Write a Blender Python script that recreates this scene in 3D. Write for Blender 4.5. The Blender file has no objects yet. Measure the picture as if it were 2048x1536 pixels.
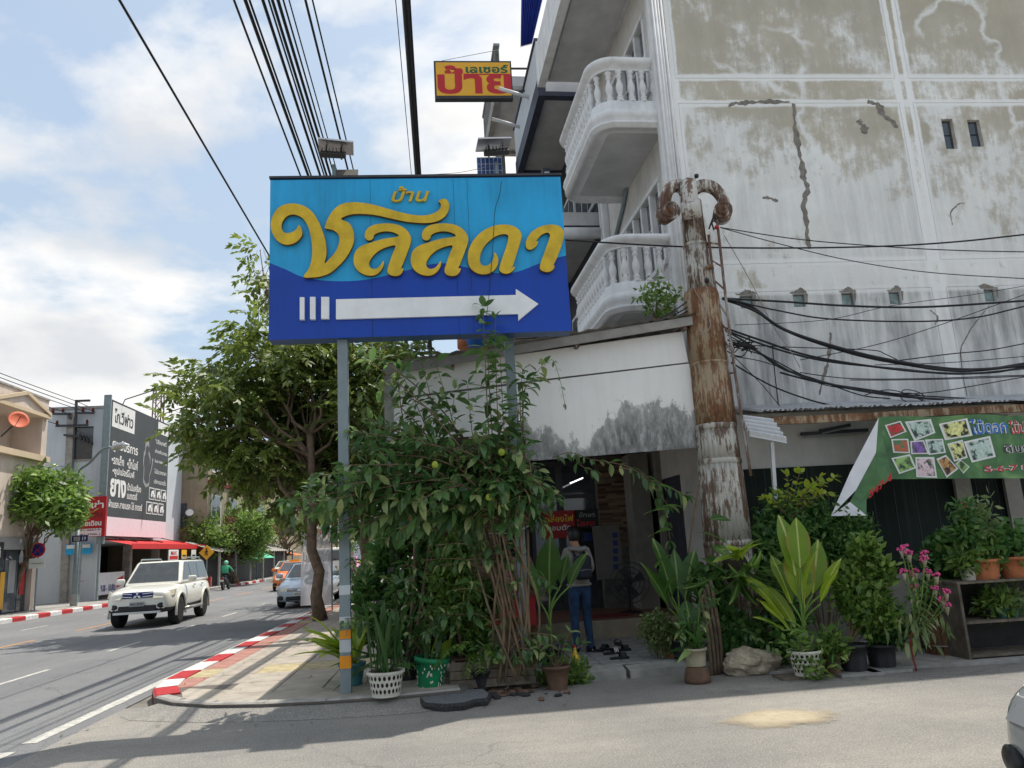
import bpy, math, random
import numpy as np
from math import sin, cos, tan, pi, radians, sqrt, atan2
from mathutils import Vector, Matrix, Euler

random.seed(7); np.random.seed(7)
SC = bpy.context.scene
COL = SC.collection

# ------------------------------------------------------------------ camera
F_PX, EYE = 1538.0, 1.7
PITCH, ROLL, YAW = radians(11.8), radians(3.2), radians(5.4)
_f0 = Vector((sin(YAW), cos(YAW), 0)); _r0 = Vector((cos(YAW), -sin(YAW), 0)); _u0 = Vector((0, 0, 1))
FWD = _f0 * cos(PITCH) + _u0 * sin(PITCH); _u1 = -_f0 * sin(PITCH) + _u0 * cos(PITCH)
RIGHT = _r0 * cos(ROLL) - _u1 * sin(ROLL); UP = _r0 * sin(ROLL) + _u1 * cos(ROLL)
CAM = Vector((0, 0, EYE))
cd = bpy.data.cameras.new('camera'); cam = bpy.data.objects.new('camera', cd); COL.objects.link(cam)
cd.sensor_width = 36; cd.lens = F_PX / 2048 * 36; cd.clip_start = 0.05; cd.clip_end = 3000
cam.matrix_world = Matrix(((RIGHT.x, UP.x, -FWD.x, 0), (RIGHT.y, UP.y, -FWD.y, 0), (RIGHT.z, UP.z, -FWD.z, EYE), (0, 0, 0, 1)))
SC.camera = cam

# ------------------------------------------------------------------ sky and sun
TO_SUN = Vector((0.35, 0.255, 1.0)).normalized()
SUN_EL = math.asin(TO_SUN.z); SUN_AZ = atan2(TO_SUN.x, TO_SUN.y)
world = bpy.data.worlds.new('World'); SC.world = world; world.use_nodes = True
wn, wl = world.node_tree.nodes, world.node_tree.links; wn.clear()
def WN(t, **k):
    n = wn.new(t)
    for a, b in k.items(): setattr(n, a, b)
    return n
sky = WN('ShaderNodeTexSky', sky_type='NISHITA'); sky.sun_disc = False
sky.sun_elevation = SUN_EL; sky.sun_rotation = SUN_AZ; sky.air_density = 1.0; sky.dust_density = 3.0; sky.ozone_density = 1.5
tc = WN('ShaderNodeTexCoord'); sep = WN('ShaderNodeSeparateXYZ'); wl.new(tc.outputs['Generated'], sep.inputs[0])
def wmath(op, a, b=None, clamp=False):
    n = WN('ShaderNodeMath', operation=op); n.use_clamp = clamp
    for i, v in enumerate((a, b)):
        if v is None: continue
        if isinstance(v, (int, float)): n.inputs[i].default_value = v
        else: wl.new(v, n.inputs[i])
    return n.outputs[0]
den = wmath('ADD', wmath('ABSOLUTE', sep.outputs[2]), 0.30)
cu, cv = wmath('DIVIDE', sep.outputs[0], den), wmath('DIVIDE', sep.outputs[1], den)
cmb = WN('ShaderNodeCombineXYZ'); wl.new(cu, cmb.inputs[0]); wl.new(cv, cmb.inputs[1]); wl.new(wmath('MULTIPLY', sep.outputs[2], 1.2), cmb.inputs[2])
def cnoise(scale, off, detail=9, rough=.58, dist=.0):
    mp = WN('ShaderNodeMapping'); mp.inputs['Location'].default_value = off; wl.new(cmb.outputs[0], mp.inputs[0])
    n = WN('ShaderNodeTexNoise'); n.inputs['Scale'].default_value = scale; n.inputs['Detail'].default_value = detail
    n.inputs['Roughness'].default_value = rough; n.inputs['Distortion'].default_value = dist
    wl.new(mp.outputs[0], n.inputs['Vector']); return n.outputs[0]
def wramp(x, stops):
    r = WN('ShaderNodeValToRGB'); wl.new(x, r.inputs[0]); e = r.color_ramp.elements
    while len(e) < len(stops): e.new(.5)
    for k, (p, c) in enumerate(stops): e[k].position = p; e[k].color = (c, c, c, 1)
    return r.outputs[0]
CL_OFF = (7.7, 2.2, 1.4)
n1 = cnoise(1.55, CL_OFF, 10, .56, .15)
mask = wramp(n1, [(.475, 0), (.52, .55), (.575, 1)])
veil = wramp(cnoise(.8, (9, 4, 2), 5, .6), [(.35, .5), (.7, .9)])
shade = wramp(cnoise(2.6, (3.1, 1.62, .1), 6, .5), [(.36, .0), (.62, 1.0)])
def wmix(fac, a, b):
    n = WN('ShaderNodeMix', data_type='RGBA')
    if isinstance(fac, (int, float)): n.inputs[0].default_value = fac
    else: wl.new(fac, n.inputs[0])
    for s, v in ((n.inputs[6], a), (n.inputs[7], b)):
        if isinstance(v, tuple): s.default_value = v
        else: wl.new(v, s)
    return n.outputs[2]
SKY_STR = 0.14
cl_col = wmix(shade, (3.35, 3.45, 3.6, 1), (4.9, 4.82, 4.7, 1))
hazed = wmix(veil, sky.outputs[0], (2.45, 3.0, 3.5, 1))
final = wmix(mask, hazed, cl_col)
bg = WN('ShaderNodeBackground'); bg.inputs['Strength'].default_value = SKY_STR
wl.new(final, bg.inputs['Color']); out = WN('ShaderNodeOutputWorld'); wl.new(bg.outputs[0], out.inputs['Surface'])

sd = bpy.data.lights.new('sun', 'SUN'); sd.energy = 3.0; sd.angle = radians(0.5); sd.color = (1.0, .94, .84)
sun = bpy.data.objects.new('sun', sd); COL.objects.link(sun); sun.rotation_euler = TO_SUN.to_track_quat('Z', 'Y').to_euler(); sun.location = (20, 15, 60)
vs = SC.view_settings; vs.view_transform = 'Standard'; vs.look = 'None'; vs.gamma = 1.0; vs.exposure = 0.7; vs.use_curve_mapping = False

# ------------------------------------------------------------------ helpers
def ray(px, py): return FWD + RIGHT * ((px - 1024) / F_PX) - UP * ((py - 768) / F_PX)
def at(px, py, Y): d = ray(px, py); return CAM + d * (Y / d.y)
def atX(px, py, X): d = ray(px, py); return CAM + d * (X / d.x)
def atZ(px, py, z=0.0): d = ray(px, py); return CAM + d * ((z - EYE) / d.z)
def lin(c): c /= 255.0; return c / 12.92 if c <= .04045 else ((c + .055) / 1.055) ** 2.4
def S(r, g, b): return (lin(r), lin(g), lin(b), 1.0)
def G(v): return (v, v, v, 1.0)

class MB:
    def __init__(s): s.v = []; s.f = []; s.mi = []; s.cur = 0
    def add(s, V, F):
        o = len(s.v); s.v.extend([tuple(p) for p in V])
        for q in F: s.f.append([o + i for i in q]); s.mi.append(s.cur)
        return s
    def hexa(s, P): return s.add(P, [(0, 3, 2, 1), (4, 5, 6, 7), (0, 1, 5, 4), (1, 2, 6, 5), (2, 3, 7, 6), (3, 0, 4, 7)])
    def box(s, x0, x1, y0, y1, z0, z1, fr=None):
        P = [(x0, y0, z0), (x1, y0, z0), (x1, y1, z0), (x0, y1, z0), (x0, y0, z1), (x1, y0, z1), (x1, y1, z1), (x0, y1, z1)]
        if fr: P = [fr(*p) for p in P]
        return s.hexa(P)
    def obox(s, M, sx, sy, sz):
        P = [M @ Vector((a * sx / 2, b * sy / 2, c * sz / 2)) for c in (-1, 1) for a, b in ((-1, -1), (1, -1), (1, 1), (-1, 1))]
        return s.hexa(P)
    def bar(s, a, b, w, h=None):
        a, b = Vector(a), Vector(b); d = b - a; M = Matrix.Translation((a + b) / 2) @ d.to_track_quat('Z', 'Y').to_matrix().to_4x4()
        return s.obox(M, w, h or w, d.length)
    def tube(s, pts, r, n=8, caps=True):
        pts = [Vector(p) for p in pts]; R = r if isinstance(r, (list, tuple)) else [r] * len(pts)
        o = len(s.v); prev = None
        for i, p in enumerate(pts):
            d = (pts[min(i + 1, len(pts) - 1)] - pts[max(i - 1, 0)])
            if d.length < 1e-9: d = Vector((0, 0, 1))
            d.normalize()
            if prev is None: a = d.orthogonal().normalized()
            else:
                a = prev - d * prev.dot(d)
                a = a.normalized() if a.length > 1e-6 else d.orthogonal().normalized()
            prev = a; b = d.cross(a)
            for k in range(n):
                t = 2 * pi * k / n; s.v.append(tuple(p + (a * cos(t) + b * sin(t)) * R[i]))
        for i in range(len(pts) - 1):
            for k in range(n):
                s.f.append([o + i * n + k, o + i * n + (k + 1) % n, o + (i + 1) * n + (k + 1) % n, o + (i + 1) * n + k]); s.mi.append(s.cur)
        if caps:
            s.f.append([o + k for k in range(n)][::-1]); s.mi.append(s.cur)
            s.f.append([o + (len(pts) - 1) * n + k for k in range(n)]); s.mi.append(s.cur)
        return s
    def lathe(s, prof, n=16, M=None, caps=True, wob=None):
        M = M or Matrix(); o = len(s.v)
        for (r, z) in prof:
            for k in range(n):
                t = 2 * pi * k / n; rr = r * (wob(t, z) if wob else 1); s.v.append(tuple(M @ Vector((rr * cos(t), rr * sin(t), z))))
        m = len(prof)
        for i in range(m - 1):
            for k in range(n):
                s.f.append([o + i * n + k, o + i * n + (k + 1) % n, o + (i + 1) * n + (k + 1) % n, o + (i + 1) * n + k]); s.mi.append(s.cur)
        if caps:
            s.f.append([o + k for k in range(n)][::-1]); s.mi.append(s.cur)
            s.f.append([o + (m - 1) * n + k for k in range(n)]); s.mi.append(s.cur)
        return s
    def prism(s, poly, a, b, fr):
        """poly in (u,w); fr(u,w,d) maps to world; extruded from depth a to b"""
        n = len(poly); o = len(s.v)
        s.v.extend([tuple(fr(u, w, a)) for u, w in poly]); s.v.extend([tuple(fr(u, w, b)) for u, w in poly])
        s.f.append([o + i for i in range(n)]); s.f.append([o + n + i for i in range(n)][::-1]); s.mi += [s.cur, s.cur]
        for i in range(n):
            j = (i + 1) % n; s.f.append([o + i, o + n + i, o + n + j, o + j]); s.mi.append(s.cur)
        return s
    def sheet(s, fn, nu, nv):
        o = len(s.v)
        for i in range(nu + 1):
            for j in range(nv + 1): s.v.append(tuple(fn(i / nu, j / nv)))
        for i in range(nu):
            for j in range(nv):
                a = o + i * (nv + 1) + j; s.f.append([a, a + nv + 1, a + nv + 2, a + 1]); s.mi.append(s.cur)
        return s
    def mesh(s, name, mats, smooth=False, fix=True):
        me = bpy.data.meshes.new(name); me.from_pydata(s.v, [], s.f)
        mats = mats if isinstance(mats, (list, tuple)) else [mats]
        for m in mats: me.materials.append(m)
        if any(s.mi): me.polygons.foreach_set('material_index', s.mi)
        if smooth: me.polygons.foreach_set('use_smooth', [True] * len(me.polygons))
        if fix:
            import bmesh
            bm = bmesh.new(); bm.from_mesh(me); bmesh.ops.recalc_face_normals(bm, faces=bm.faces); bm.to_mesh(me); bm.free()
        me.update(); return me
    def build(s, name, mats, parent=None, smooth=False, fix=True):
        return link(name, s.mesh(name, mats, smooth, fix), parent)
def link(name, me, parent=None, M=None):
    o = bpy.data.objects.new(name, me); COL.objects.link(o)
    if parent is not None:
        o.parent = parent; o.matrix_parent_inverse = PINV(parent)
    if M is not None: o.matrix_basis = M
    return o
def WM(o):
    M = o.matrix_basis.copy()
    if o.parent: M = WM(o.parent) @ o.matrix_parent_inverse @ M
    return M
def PINV(p): return WM(p).inverted()
def tag(o, label, cat, group=None, kind=None):
    if label: o['label'] = label
    if cat: o['category'] = cat
    if group: o['group'] = group
    if kind: o['kind'] = kind
    return o
def thing(name, label, cat, loc=(0, 0, 0), group=None):
    o = bpy.data.objects.new(name, None); COL.objects.link(o); o.location = loc; o.empty_display_size = .2
    return tag(o, label, cat, group)
def local(name, me, parent, M=None):
    """child placed in the parent's own coordinates"""
    o = bpy.data.objects.new(name, me); COL.objects.link(o); o.parent = parent
    if M is not None: o.matrix_basis = M
    return o
def struct(o): o['kind'] = 'structure'; return o
def spline(pts, m=6):
    P = [Vector(p) for p in pts]; out = []
    for i in range(len(P) - 1):
        p0, p1, p2, p3 = P[max(i - 1, 0)], P[i], P[i + 1], P[min(i + 2, len(P) - 1)]
        for k in range(m):
            t = k / m; out.append(.5 * ((2 * p1) + (p2 - p0) * t + (2 * p0 - 5 * p1 + 4 * p2 - p3) * t * t + (3 * p1 - p0 - 3 * p2 + p3) * t ** 3))
    out.append(P[-1]); return out
def closed_spline(pts, m=3):
    P = [Vector((p[0], p[1])) for p in pts]; n = len(P); out = []
    for i in range(n):
        p0, p1, p2, p3 = P[i - 1], P[i], P[(i + 1) % n], P[(i + 2) % n]
        for k in range(m):
            t = k / m; q = .5 * ((2 * p1) + (p2 - p0) * t + (2 * p0 - 5 * p1 + 4 * p2 - p3) * t * t + (3 * p1 - p0 - 3 * p2 + p3) * t ** 3)
            out.append((q.x, q.y))
    return out
def XZ(u, w, d): return (u, d, w)          # board facing the camera side: depth is Y
def bake(o):
    dg = bpy.context.evaluated_depsgraph_get(); me = bpy.data.meshes.new_from_object(o.evaluated_get(dg)); return me
def drop(o):
    d = o.data; bpy.data.objects.remove(o)

# ------------------------------------------------------------------ materials
MT = {}
def nodes(name):
    m = bpy.data.materials.new(name); m.use_nodes = True; nt = m.node_tree; b = nt.nodes['Principled BSDF']; MT[name] = m
    return m, nt, b
class ND:
    def __init__(s, nt): s.nt = nt; s.c = None
    def n(s, t, **k):
        q = s.nt.nodes.new(t)
        for a, b in k.items(): setattr(q, a, b)
        return q
    def L(s, a, b): s.nt.links.new(a, b)
    def put(s, sock, v):
        if isinstance(v, (int, float)): sock.default_value = v
        elif isinstance(v, tuple): sock.default_value = v
        else: s.L(v, sock)
    def coord(s, scale=(1, 1, 1), loc=(0, 0, 0), kind='Object', rot=(0, 0, 0)):
        t = s.n('ShaderNodeTexCoord'); m = s.n('ShaderNodeMapping'); m.inputs['Scale'].default_value = scale; m.inputs['Location'].default_value = loc; m.inputs['Rotation'].default_value = rot
        s.L(t.outputs[kind], m.inputs[0]); return m.outputs[0]
    def noise(s, scale, detail=4, rough=.55, vec=None, dist=0):
        q = s.n('ShaderNodeTexNoise'); q.inputs['Scale'].default_value = scale; q.inputs['Detail'].default_value = detail; q.inputs['Roughness'].default_value = rough; q.inputs['Distortion'].default_value = dist
        s.L(vec if vec is not None else s.coord(), q.inputs['Vector']); return q.outputs[0]
    def ramp(s, x, stops, interp='LINEAR'):
        r = s.n('ShaderNodeValToRGB'); r.color_ramp.interpolation = interp; s.put(r.inputs[0], x); e = r.color_ramp.elements
        while len(e) < len(stops): e.new(.5)
        for k, (p, c) in enumerate(stops):
            e[k].position = p; e[k].color = c if isinstance(c, tuple) else (c, c, c, 1)
        return r.outputs[0]
    def mix(s, f, a, b, mode='MIX'):
        q = s.n('ShaderNodeMix', data_type='RGBA', blend_type=mode); s.put(q.inputs[0], f); s.put(q.inputs[6], a); s.put(q.inputs[7], b); return q.outputs[2]
    def math(s, op, a, b=0.0, clamp=False):
        q = s.n('ShaderNodeMath', operation=op); q.use_clamp = clamp; s.put(q.inputs[0], a); s.put(q.inputs[1], b); return q.outputs[0]
    def bump(s, h, strength=.3, dist=.02):
        q = s.n('ShaderNodeBump'); q.inputs['Strength'].default_value = strength; q.inputs['Distance'].default_value = dist; s.L(h, q.inputs['Height']); return q.outputs[0]
def M(name, col=None, rough=.7, metal=0.0, var=.12, scale=5.0, bump=0.0, bscale=60.0, streak=0.0, dirt=None, spec=.4, coat=0.0, trans=0.0, emit=0.0):
    if name in MT: return MT[name]
    m, nt, b = nodes(name); d = ND(nt)
    c2 = tuple(max(0, x * (1 - var * 1.6)) for x in col[:3]) + (1,); c1 = tuple(min(1, x * (1 + var)) for x in col[:3]) + (1,)
    if var > 0:
        f = d.noise(scale, 5, .6); colr = d.ramp(f, [(.3, c2), (.7, c1)])
    else: colr = col
    if streak > 0:
        f = d.noise(1.0, 6, .65, d.coord((7, 7, .55))); f2 = d.noise(1.3, 3, .5)
        k = d.math('MULTIPLY', d.ramp(f, [(.45, 0.), (.7, 1.)]), d.ramp(f2, [(.35, .2), (.7, 1.)]))
        colr = d.mix(d.math('MULTIPLY', k, streak), colr, dirt or (.12, .11, .1, 1))
    d.put(b.inputs['Base Color'], colr); b.inputs['Roughness'].default_value = rough; b.inputs['Metallic'].default_value = metal
    b.inputs['Specular IOR Level'].default_value = spec; b.inputs['Coat Weight'].default_value = coat; b.inputs['Coat Roughness'].default_value = .04
    if trans: b.inputs['Transmission Weight'].default_value = trans
    if emit: d.put(b.inputs['Emission Color'], col); b.inputs['Emission Strength'].default_value = emit
    if bump > 0: d.L(d.bump(d.noise(bscale, 4, .6), bump), b.inputs['Normal'])
    return m
def leafmat(name, c1, c2, tip=None, gloss=.35, transl=.35):
    if name in MT: return MT[name]
    m, nt, b = nodes(name); d = ND(nt)
    gi = d.n('ShaderNodeNewGeometry'); oi = d.n('ShaderNodeObjectInfo')
    r = d.math('FRACT', d.math('ADD', gi.outputs['Random Per Island'], oi.outputs['Random']))
    col = d.ramp(r, [(0., c1), (.75, c2), (1., tip or c2)])
    col = d.mix(d.math('MULTIPLY', d.noise(9, 3), .5), col, tuple(x * .6 for x in c1[:3]) + (1,))
    d.put(b.inputs['Base Color'], col); b.inputs['Roughness'].default_value = gloss; b.inputs['Specular IOR Level'].default_value = .45
    t = d.n('ShaderNodeBsdfTranslucent'); d.put(t.inputs['Color'], d.mix(.5, col, tuple(min(1, x * 2.0) for x in c2[:3]) + (1,)))
    ms = d.n('ShaderNodeMixShader'); ms.inputs[0].default_value = transl
    d.L(b.outputs[0], ms.inputs[1]); d.L(t.outputs[0], ms.inputs[2]); o = nt.nodes['Material Output']; d.L(ms.outputs[0], o.inputs['Surface'])
    return m
def veinleaf(name, c1, c2, mid, edge=None):
    """large leaf: pale midrib and side veins along object X (leaf axis), Y across"""
    if name in MT: return MT[name]
    m, nt, b = nodes(name); d = ND(nt); sp = d.n('ShaderNodeSeparateXYZ'); d.L(d.coord(), sp.inputs[0]); oi = d.n('ShaderNodeObjectInfo')
    ay = d.math('ABSOLUTE', sp.outputs[1]); w = d.n('ShaderNodeMath', operation='SINE')
    d.L(d.math('MULTIPLY', d.math('ADD', sp.outputs[0], d.math('MULTIPLY', ay, -.45)), 150.), w.inputs[0])
    col = d.ramp(d.math('FRACT', d.math('ADD', oi.outputs['Random'], d.math('MULTIPLY', d.noise(3, 3), .5))), [(0, c1), (1, c2)])
    col = d.mix(d.ramp(w.outputs[0], [(.2, 0.), (1., .28)]), col, tuple(x * .55 for x in c1[:3]) + (1,))
    col = d.mix(d.ramp(ay, [(.010, 1.), (.020, 0.)]), col, mid)
    if edge: col = d.mix(d.ramp(d.math('ADD', ay, d.math('MULTIPLY', d.noise(14, 3), .05)), [(.185, 0.), (.205, .7)]), col, edge)
    d.put(b.inputs['Base Color'], col); b.inputs['Roughness'].default_value = .38
    d.L(d.bump(w.outputs[0], .25, .004), b.inputs['Normal'])
    t = d.n('ShaderNodeBsdfTranslucent'); d.put(t.inputs['Color'], d.mix(.6, col, tuple(min(1, x * 1.8) for x in c2[:3]) + (1,)))
    ms = d.n('ShaderNodeMixShader'); ms.inputs[0].default_value = .4
    d.L(b.outputs[0], ms.inputs[1]); d.L(t.outputs[0], ms.inputs[2]); d.L(ms.outputs[0], nt.nodes['Material Output'].inputs['Surface'])
    return m
def asphalt(name, base, warm, sc=.35, run=(1.6, .12, 1)):
    m, nt, b = nodes(name); d = ND(nt)
    big = d.noise(sc, 5, .6); fine = d.noise(140, 2, .8); mid = d.noise(9, 4, .65); lng = d.noise(1., 4, .6, d.coord(run))
    col = d.mix(d.ramp(big, [(.38, 0.), (.62, 1.)]), base, warm); col = d.mix(d.ramp(d.noise(.9, 6, .7, d.coord((1, 1, 1), (4, 2, 0))), [(.58, 0.), (.70, .55)]), col, tuple(x * .62 for x in base[:3]) + (1,))
    col = d.mix(d.ramp(lng, [(.4, 0.), (.72, .45)]), col, tuple(x * .7 for x in base[:3]) + (1,))
    col = d.mix(d.ramp(mid, [(.38, 0.), (.75, .35)]), col, tuple(x * .62 for x in base[:3]) + (1,))
    col = d.mix(d.ramp(fine, [(.30, .75), (.5, 0.), (.66, 0.), (.8, .6)]), col, d.ramp(fine, [(.45, tuple(x * .35 for x in base[:3]) + (1,)), (.55, tuple(min(1, x * 1.9) for x in warm[:3]) + (1,))]))
    ag = d.noise(60, 4, .8); col = d.mix(d.ramp(ag, [(.36, .85), (.46, 0.), (.55, 0.), (.66, .8)]), col, d.ramp(ag, [(.45, tuple(x * .4 for x in base[:3]) + (1,)), (.55, tuple(min(1, x * 1.6) for x in warm[:3]) + (1,))]))
    v = d.n('ShaderNodeTexVoronoi', feature='DISTANCE_TO_EDGE'); v.inputs['Scale'].default_value = .42; w = d.n('ShaderNodeVectorMath', operation='ADD'); q = d.n('ShaderNodeTexNoise'); q.inputs['Scale'].default_value = 1.3; q.inputs['Detail'].default_value = 6; d.L(d.coord(), q.inputs['Vector']); d.L(d.coord(), w.inputs[0]); d.L(q.outputs[1], w.inputs[1]); d.L(w.outputs[0], v.inputs['Vector'])
    col = d.mix(d.math('MULTIPLY', d.ramp(v.outputs[0], [(.003, .45), (.009, 0.)]), d.ramp(d.noise(.25, 3), [(.48, 0.), (.6, 1.)])), col, (.05, .05, .05, 1))
    d.put(b.inputs['Base Color'], col); b.inputs['Roughness'].default_value = .85
    d.L(d.bump(d.math('ADD', fine, ag), .5, .012), b.inputs['Normal']); return m
asphalt('asphalt_road', (.175, .180, .190, 1), (.225, .227, .23, 1))
asphalt('asphalt_street', (.225, .218, .206, 1), (.345, .322, .285, 1), .4, (.10, 1.5, 1))
M('white_paint_line', (.50, .49, .45, 1), .75, var=.25, scale=14, streak=.0)
M('orange_paint_line', (.55, .27, .09, 1), .75, var=.25, scale=14)
M('kerb_red', S(178, 40, 46), .7, var=.2, scale=9, bump=.2, streak=.25)
M('kerb_white', (.68, .67, .65, 1), .7, var=.15, scale=9, bump=.2, streak=.3)
M('kerb_plain', (.36, .34, .31, 1), .85, var=.2, scale=9, bump=.3, streak=.3)
M('paving', (.40, .355, .30, 1), .85, var=.16, scale=3, bump=.25, bscale=150, streak=.15)
M('paving_red', (.40, .20, .165, 1), .85, var=.2, scale=5, bump=.2, bscale=150)
M('paving_yellow', (.46, .385, .23, 1), .85, var=.25, scale=6, bump=.2, bscale=150)
M('paving_grey', (.27, .27, .265, 1), .85, var=.2, scale=4, bump=.25, bscale=150)
M('joint', (.14, .125, .11, 1), .9)
M('concrete', (.33, .32, .30, 1), .9, var=.2, scale=4, bump=.3, streak=.3)
M('concrete_dark', (.15, .145, .135, 1), .9, var=.3, scale=4, bump=.4, streak=.4)
M('ground_dirt', (.20, .185, .16, 1), .95, var=.3, scale=2, bump=.5, bscale=30)
M('sign_cyan', S(34, 168, 224), .38, var=.12, scale=.9, streak=.55, dirt=S(30, 110, 150))
M('sign_blue', S(0, 64, 168), .35, var=.05, scale=1.2, streak=.4, dirt=S(6, 40, 105))
M('sign_side', S(16, 70, 120), .4, var=.1)
M('gold', S(216, 180, 44), .42, metal=.15, var=.14, scale=5, streak=.25, dirt=S(120, 92, 28))
M('gold_side', S(120, 84, 18), .5, metal=.2, var=.15)
M('acrylic_white', (.82, .84, .84, 1), .4, var=.05, streak=.12)
M('grey_steel', S(128, 142, 146), .5, metal=.1, var=.1, streak=.2)
M('reflect_orange', S(235, 150, 20), .4, var=.08); M('reflect_white', S(190, 196, 198), .4, var=.08)
M('black_metal', (.02, .02, .022, 1), .5, var=.2); M('dark_metal', (.045, .045, .05, 1), .5, var=.2); M('alu', (.55, .56, .57, 1), .35, metal=.8, var=.08)
M('solar', S(60, 90, 150), .2, var=.1); M('black_cable', (.012, .012, .014, 1), .55, var=0)
M('grey_cable', (.30, .29, .27, 1), .6, var=.1)
M('white_stucco', (.76, .76, .755, 1), .75, var=.08, scale=3, bump=.15, bscale=40, streak=.45, dirt=(.30, .29, .28, 1))
M('beige_stucco', (.62, .60, .56, 1), .8, var=.1, scale=2, bump=.15, streak=.3, dirt=(.28, .26, .23, 1))
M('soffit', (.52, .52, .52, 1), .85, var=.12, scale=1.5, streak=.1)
M('navy_trim', S(52, 58, 74), .6, var=.15); M('dark_wall', S(58, 60, 68), .7, var=.2, streak=.3)
M('glass_dark', (.045, .055, .065, 1), .06, var=.2, spec=.8); M('glass_pane', (.10, .12, .14, 1), .05, var=.25, spec=.9)
M('glass_frost', (.20, .27, .26, 1), .3, var=.3, scale=8, spec=.5)
M('plaster_raw', (.245, .225, .195, 1), .95, var=.25, scale=9, bump=.6)
M('wood_grey', S(112, 102, 90), .85, var=.3, scale=6, bump=.4, streak=.6, dirt=S(52, 45, 38)); M('wood_brown', S(105, 72, 48), .8, var=.25, bump=.3, streak=.3)
M('terracotta', S(182, 112, 74), .8, var=.12, scale=7, streak=.15); M('pot_black', (.022, .024, .03, 1), .5, var=.3, streak=.3, dirt=(.12, .11, .1, 1)); M('pot_brown', S(105, 82, 66), .85, var=.25, bump=.3)
M('pot_white', S(205, 203, 190), .5, var=.1, streak=.3); M('pot_green', S(22, 128, 82), .45, var=.15, scale=9); M('pot_teal', S(62, 120, 128), .6, var=.15); M('pot_cream', S(160, 152, 128), .8, var=.2, streak=.3)
M('soil', (.045, .035, .025, 1), .95, var=.4, scale=30, bump=.8)
M('stone', S(178, 166, 146), .9, var=.35, scale=5, bump=.9, bscale=14, streak=.3); M('asphalt_chunk', (.05, .05, .052, 1), .95, var=.4, scale=40, bump=1., bscale=90); M('asphalt_top', S(108, 112, 114), .9, var=.2, scale=30, bump=.5, bscale=120)
mc, ntc, bc = nodes('cladding'); dc = ND(ntc); oi_ = dc.n('ShaderNodeObjectInfo'); dc.put(bc.inputs['Base Color'], dc.ramp(oi_.outputs['Random'], [(0, S(60, 46, 36)), (.35, S(112, 86, 66)), (.7, S(138, 118, 96)), (1, S(88, 78, 70))])); bc.inputs['Roughness'].default_value = .85
M('red_sign', S(170, 26, 34), .5, var=.08); M('yellow_print', S(240, 200, 60), .5, var=.03); M('white_print', S(225, 225, 222), .5, var=.03); M('black_print', (.02, .02, .02, 1), .5, var=.0)
M('red_print', S(190, 36, 44), .5, var=.03); M('green_print', S(20, 92, 60), .5, var=.03); M('blue_print', S(40, 110, 190), .5, var=.03); M('navy_print', S(24, 40, 110), .5, var=.03); M('grey_print', S(150, 152, 152), .55, var=.1)
M('sign_yellow', S(232, 172, 48), .5, var=.05, scale=3)
M('billboard_dark', S(66, 70, 72), .6, var=.08, scale=.6); M('billboard_pink', S(226, 206, 212), .6, var=.04)
M('awning_red', S(196, 40, 42), .6, var=.08, streak=.1); M('beige_building', S(206, 192, 180), .85, var=.08, scale=.8, streak=.35, dirt=S(130, 112, 100)); M('white_building', S(196, 204, 210), .85, var=.05, scale=.6, streak=.3, dirt=S(150, 156, 160))
M('khaki_building', S(150, 142, 120), .85, var=.12, scale=.8, streak=.5, dirt=S(88, 80, 68)); M('cream_building', S(205, 186, 158), .85, var=.06, scale=.6, streak=.2); M('maroon', S(110, 40, 42), .7, var=.2)
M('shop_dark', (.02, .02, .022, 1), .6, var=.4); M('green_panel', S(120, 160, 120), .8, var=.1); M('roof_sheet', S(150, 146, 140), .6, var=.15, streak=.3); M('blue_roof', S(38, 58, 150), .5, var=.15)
M('tyre', (.018, .018, .018, 1), .85, var=.2); M('chrome', (.7, .7, .71, 1), .15, metal=1., var=0); M('rim', (.42, .41, .39, 1), .3, metal=.8, var=.1); M('trim_black', (.018, .018, .02, 1), .5, var=.1)
M('paint_white', S(226, 224, 214), .3, var=.02, coat=.7); M('paint_silver', S(172, 184, 198), .3, metal=.35, var=.02, coat=.7); M('paint_orange', S(226, 122, 48), .3, var=.03, coat=.6); M('paint_yellow', S(214, 210, 30), .3, var=.03, coat=.6); M('paint_dark', S(150, 156, 158), .25, metal=.4, var=.02, coat=.8); M('paint_pink', S(196, 96, 150), .3, var=.03, coat=.6)
M('lamp_glass', S(212, 206, 186), .12, var=.1, scale=12, spec=.8); M('lamp_red', S(160, 20, 22), .2, var=.1); M('plate_white', S(214, 216, 208), .5, var=.03); M('plate_black', S(40, 44, 46), .5, var=.03)
M('skin', S(176, 126, 98), .55, var=.06); M('hair', (.012, .010, .010, 1), .5, var=.2, scale=60, bump=.3); M('hoodie', S(140, 134, 130), .9, var=.12, scale=8, bump=1., bscale=13); M('jeans', S(36, 62, 94), .9, var=.35, scale=7, bump=1., bscale=15); M('backpack', S(36, 40, 50), .8, var=.2, bump=.2); M('shirt_dark', S(34, 32, 40), .9, var=.2); M('jacket_green', S(70, 168, 128), .8, var=.1); M('helmet_green', S(120, 196, 168), .35, var=.05, coat=.4); M('shirt_pink', S(170, 120, 120), .9, var=.1)
M('sandal', (.016, .017, .02, 1), .7, var=.2); M('bark', S(112, 94, 76), .9, var=.35, scale=6, bump=.9, bscale=22, streak=.4); M('stem', S(116, 98, 76), .85, var=.25, scale=6, bump=.4, streak=.3); M('stem_green', S(96, 128, 52), .6, var=.2); M('stem_red', S(140, 48, 52), .6, var=.15)
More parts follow.
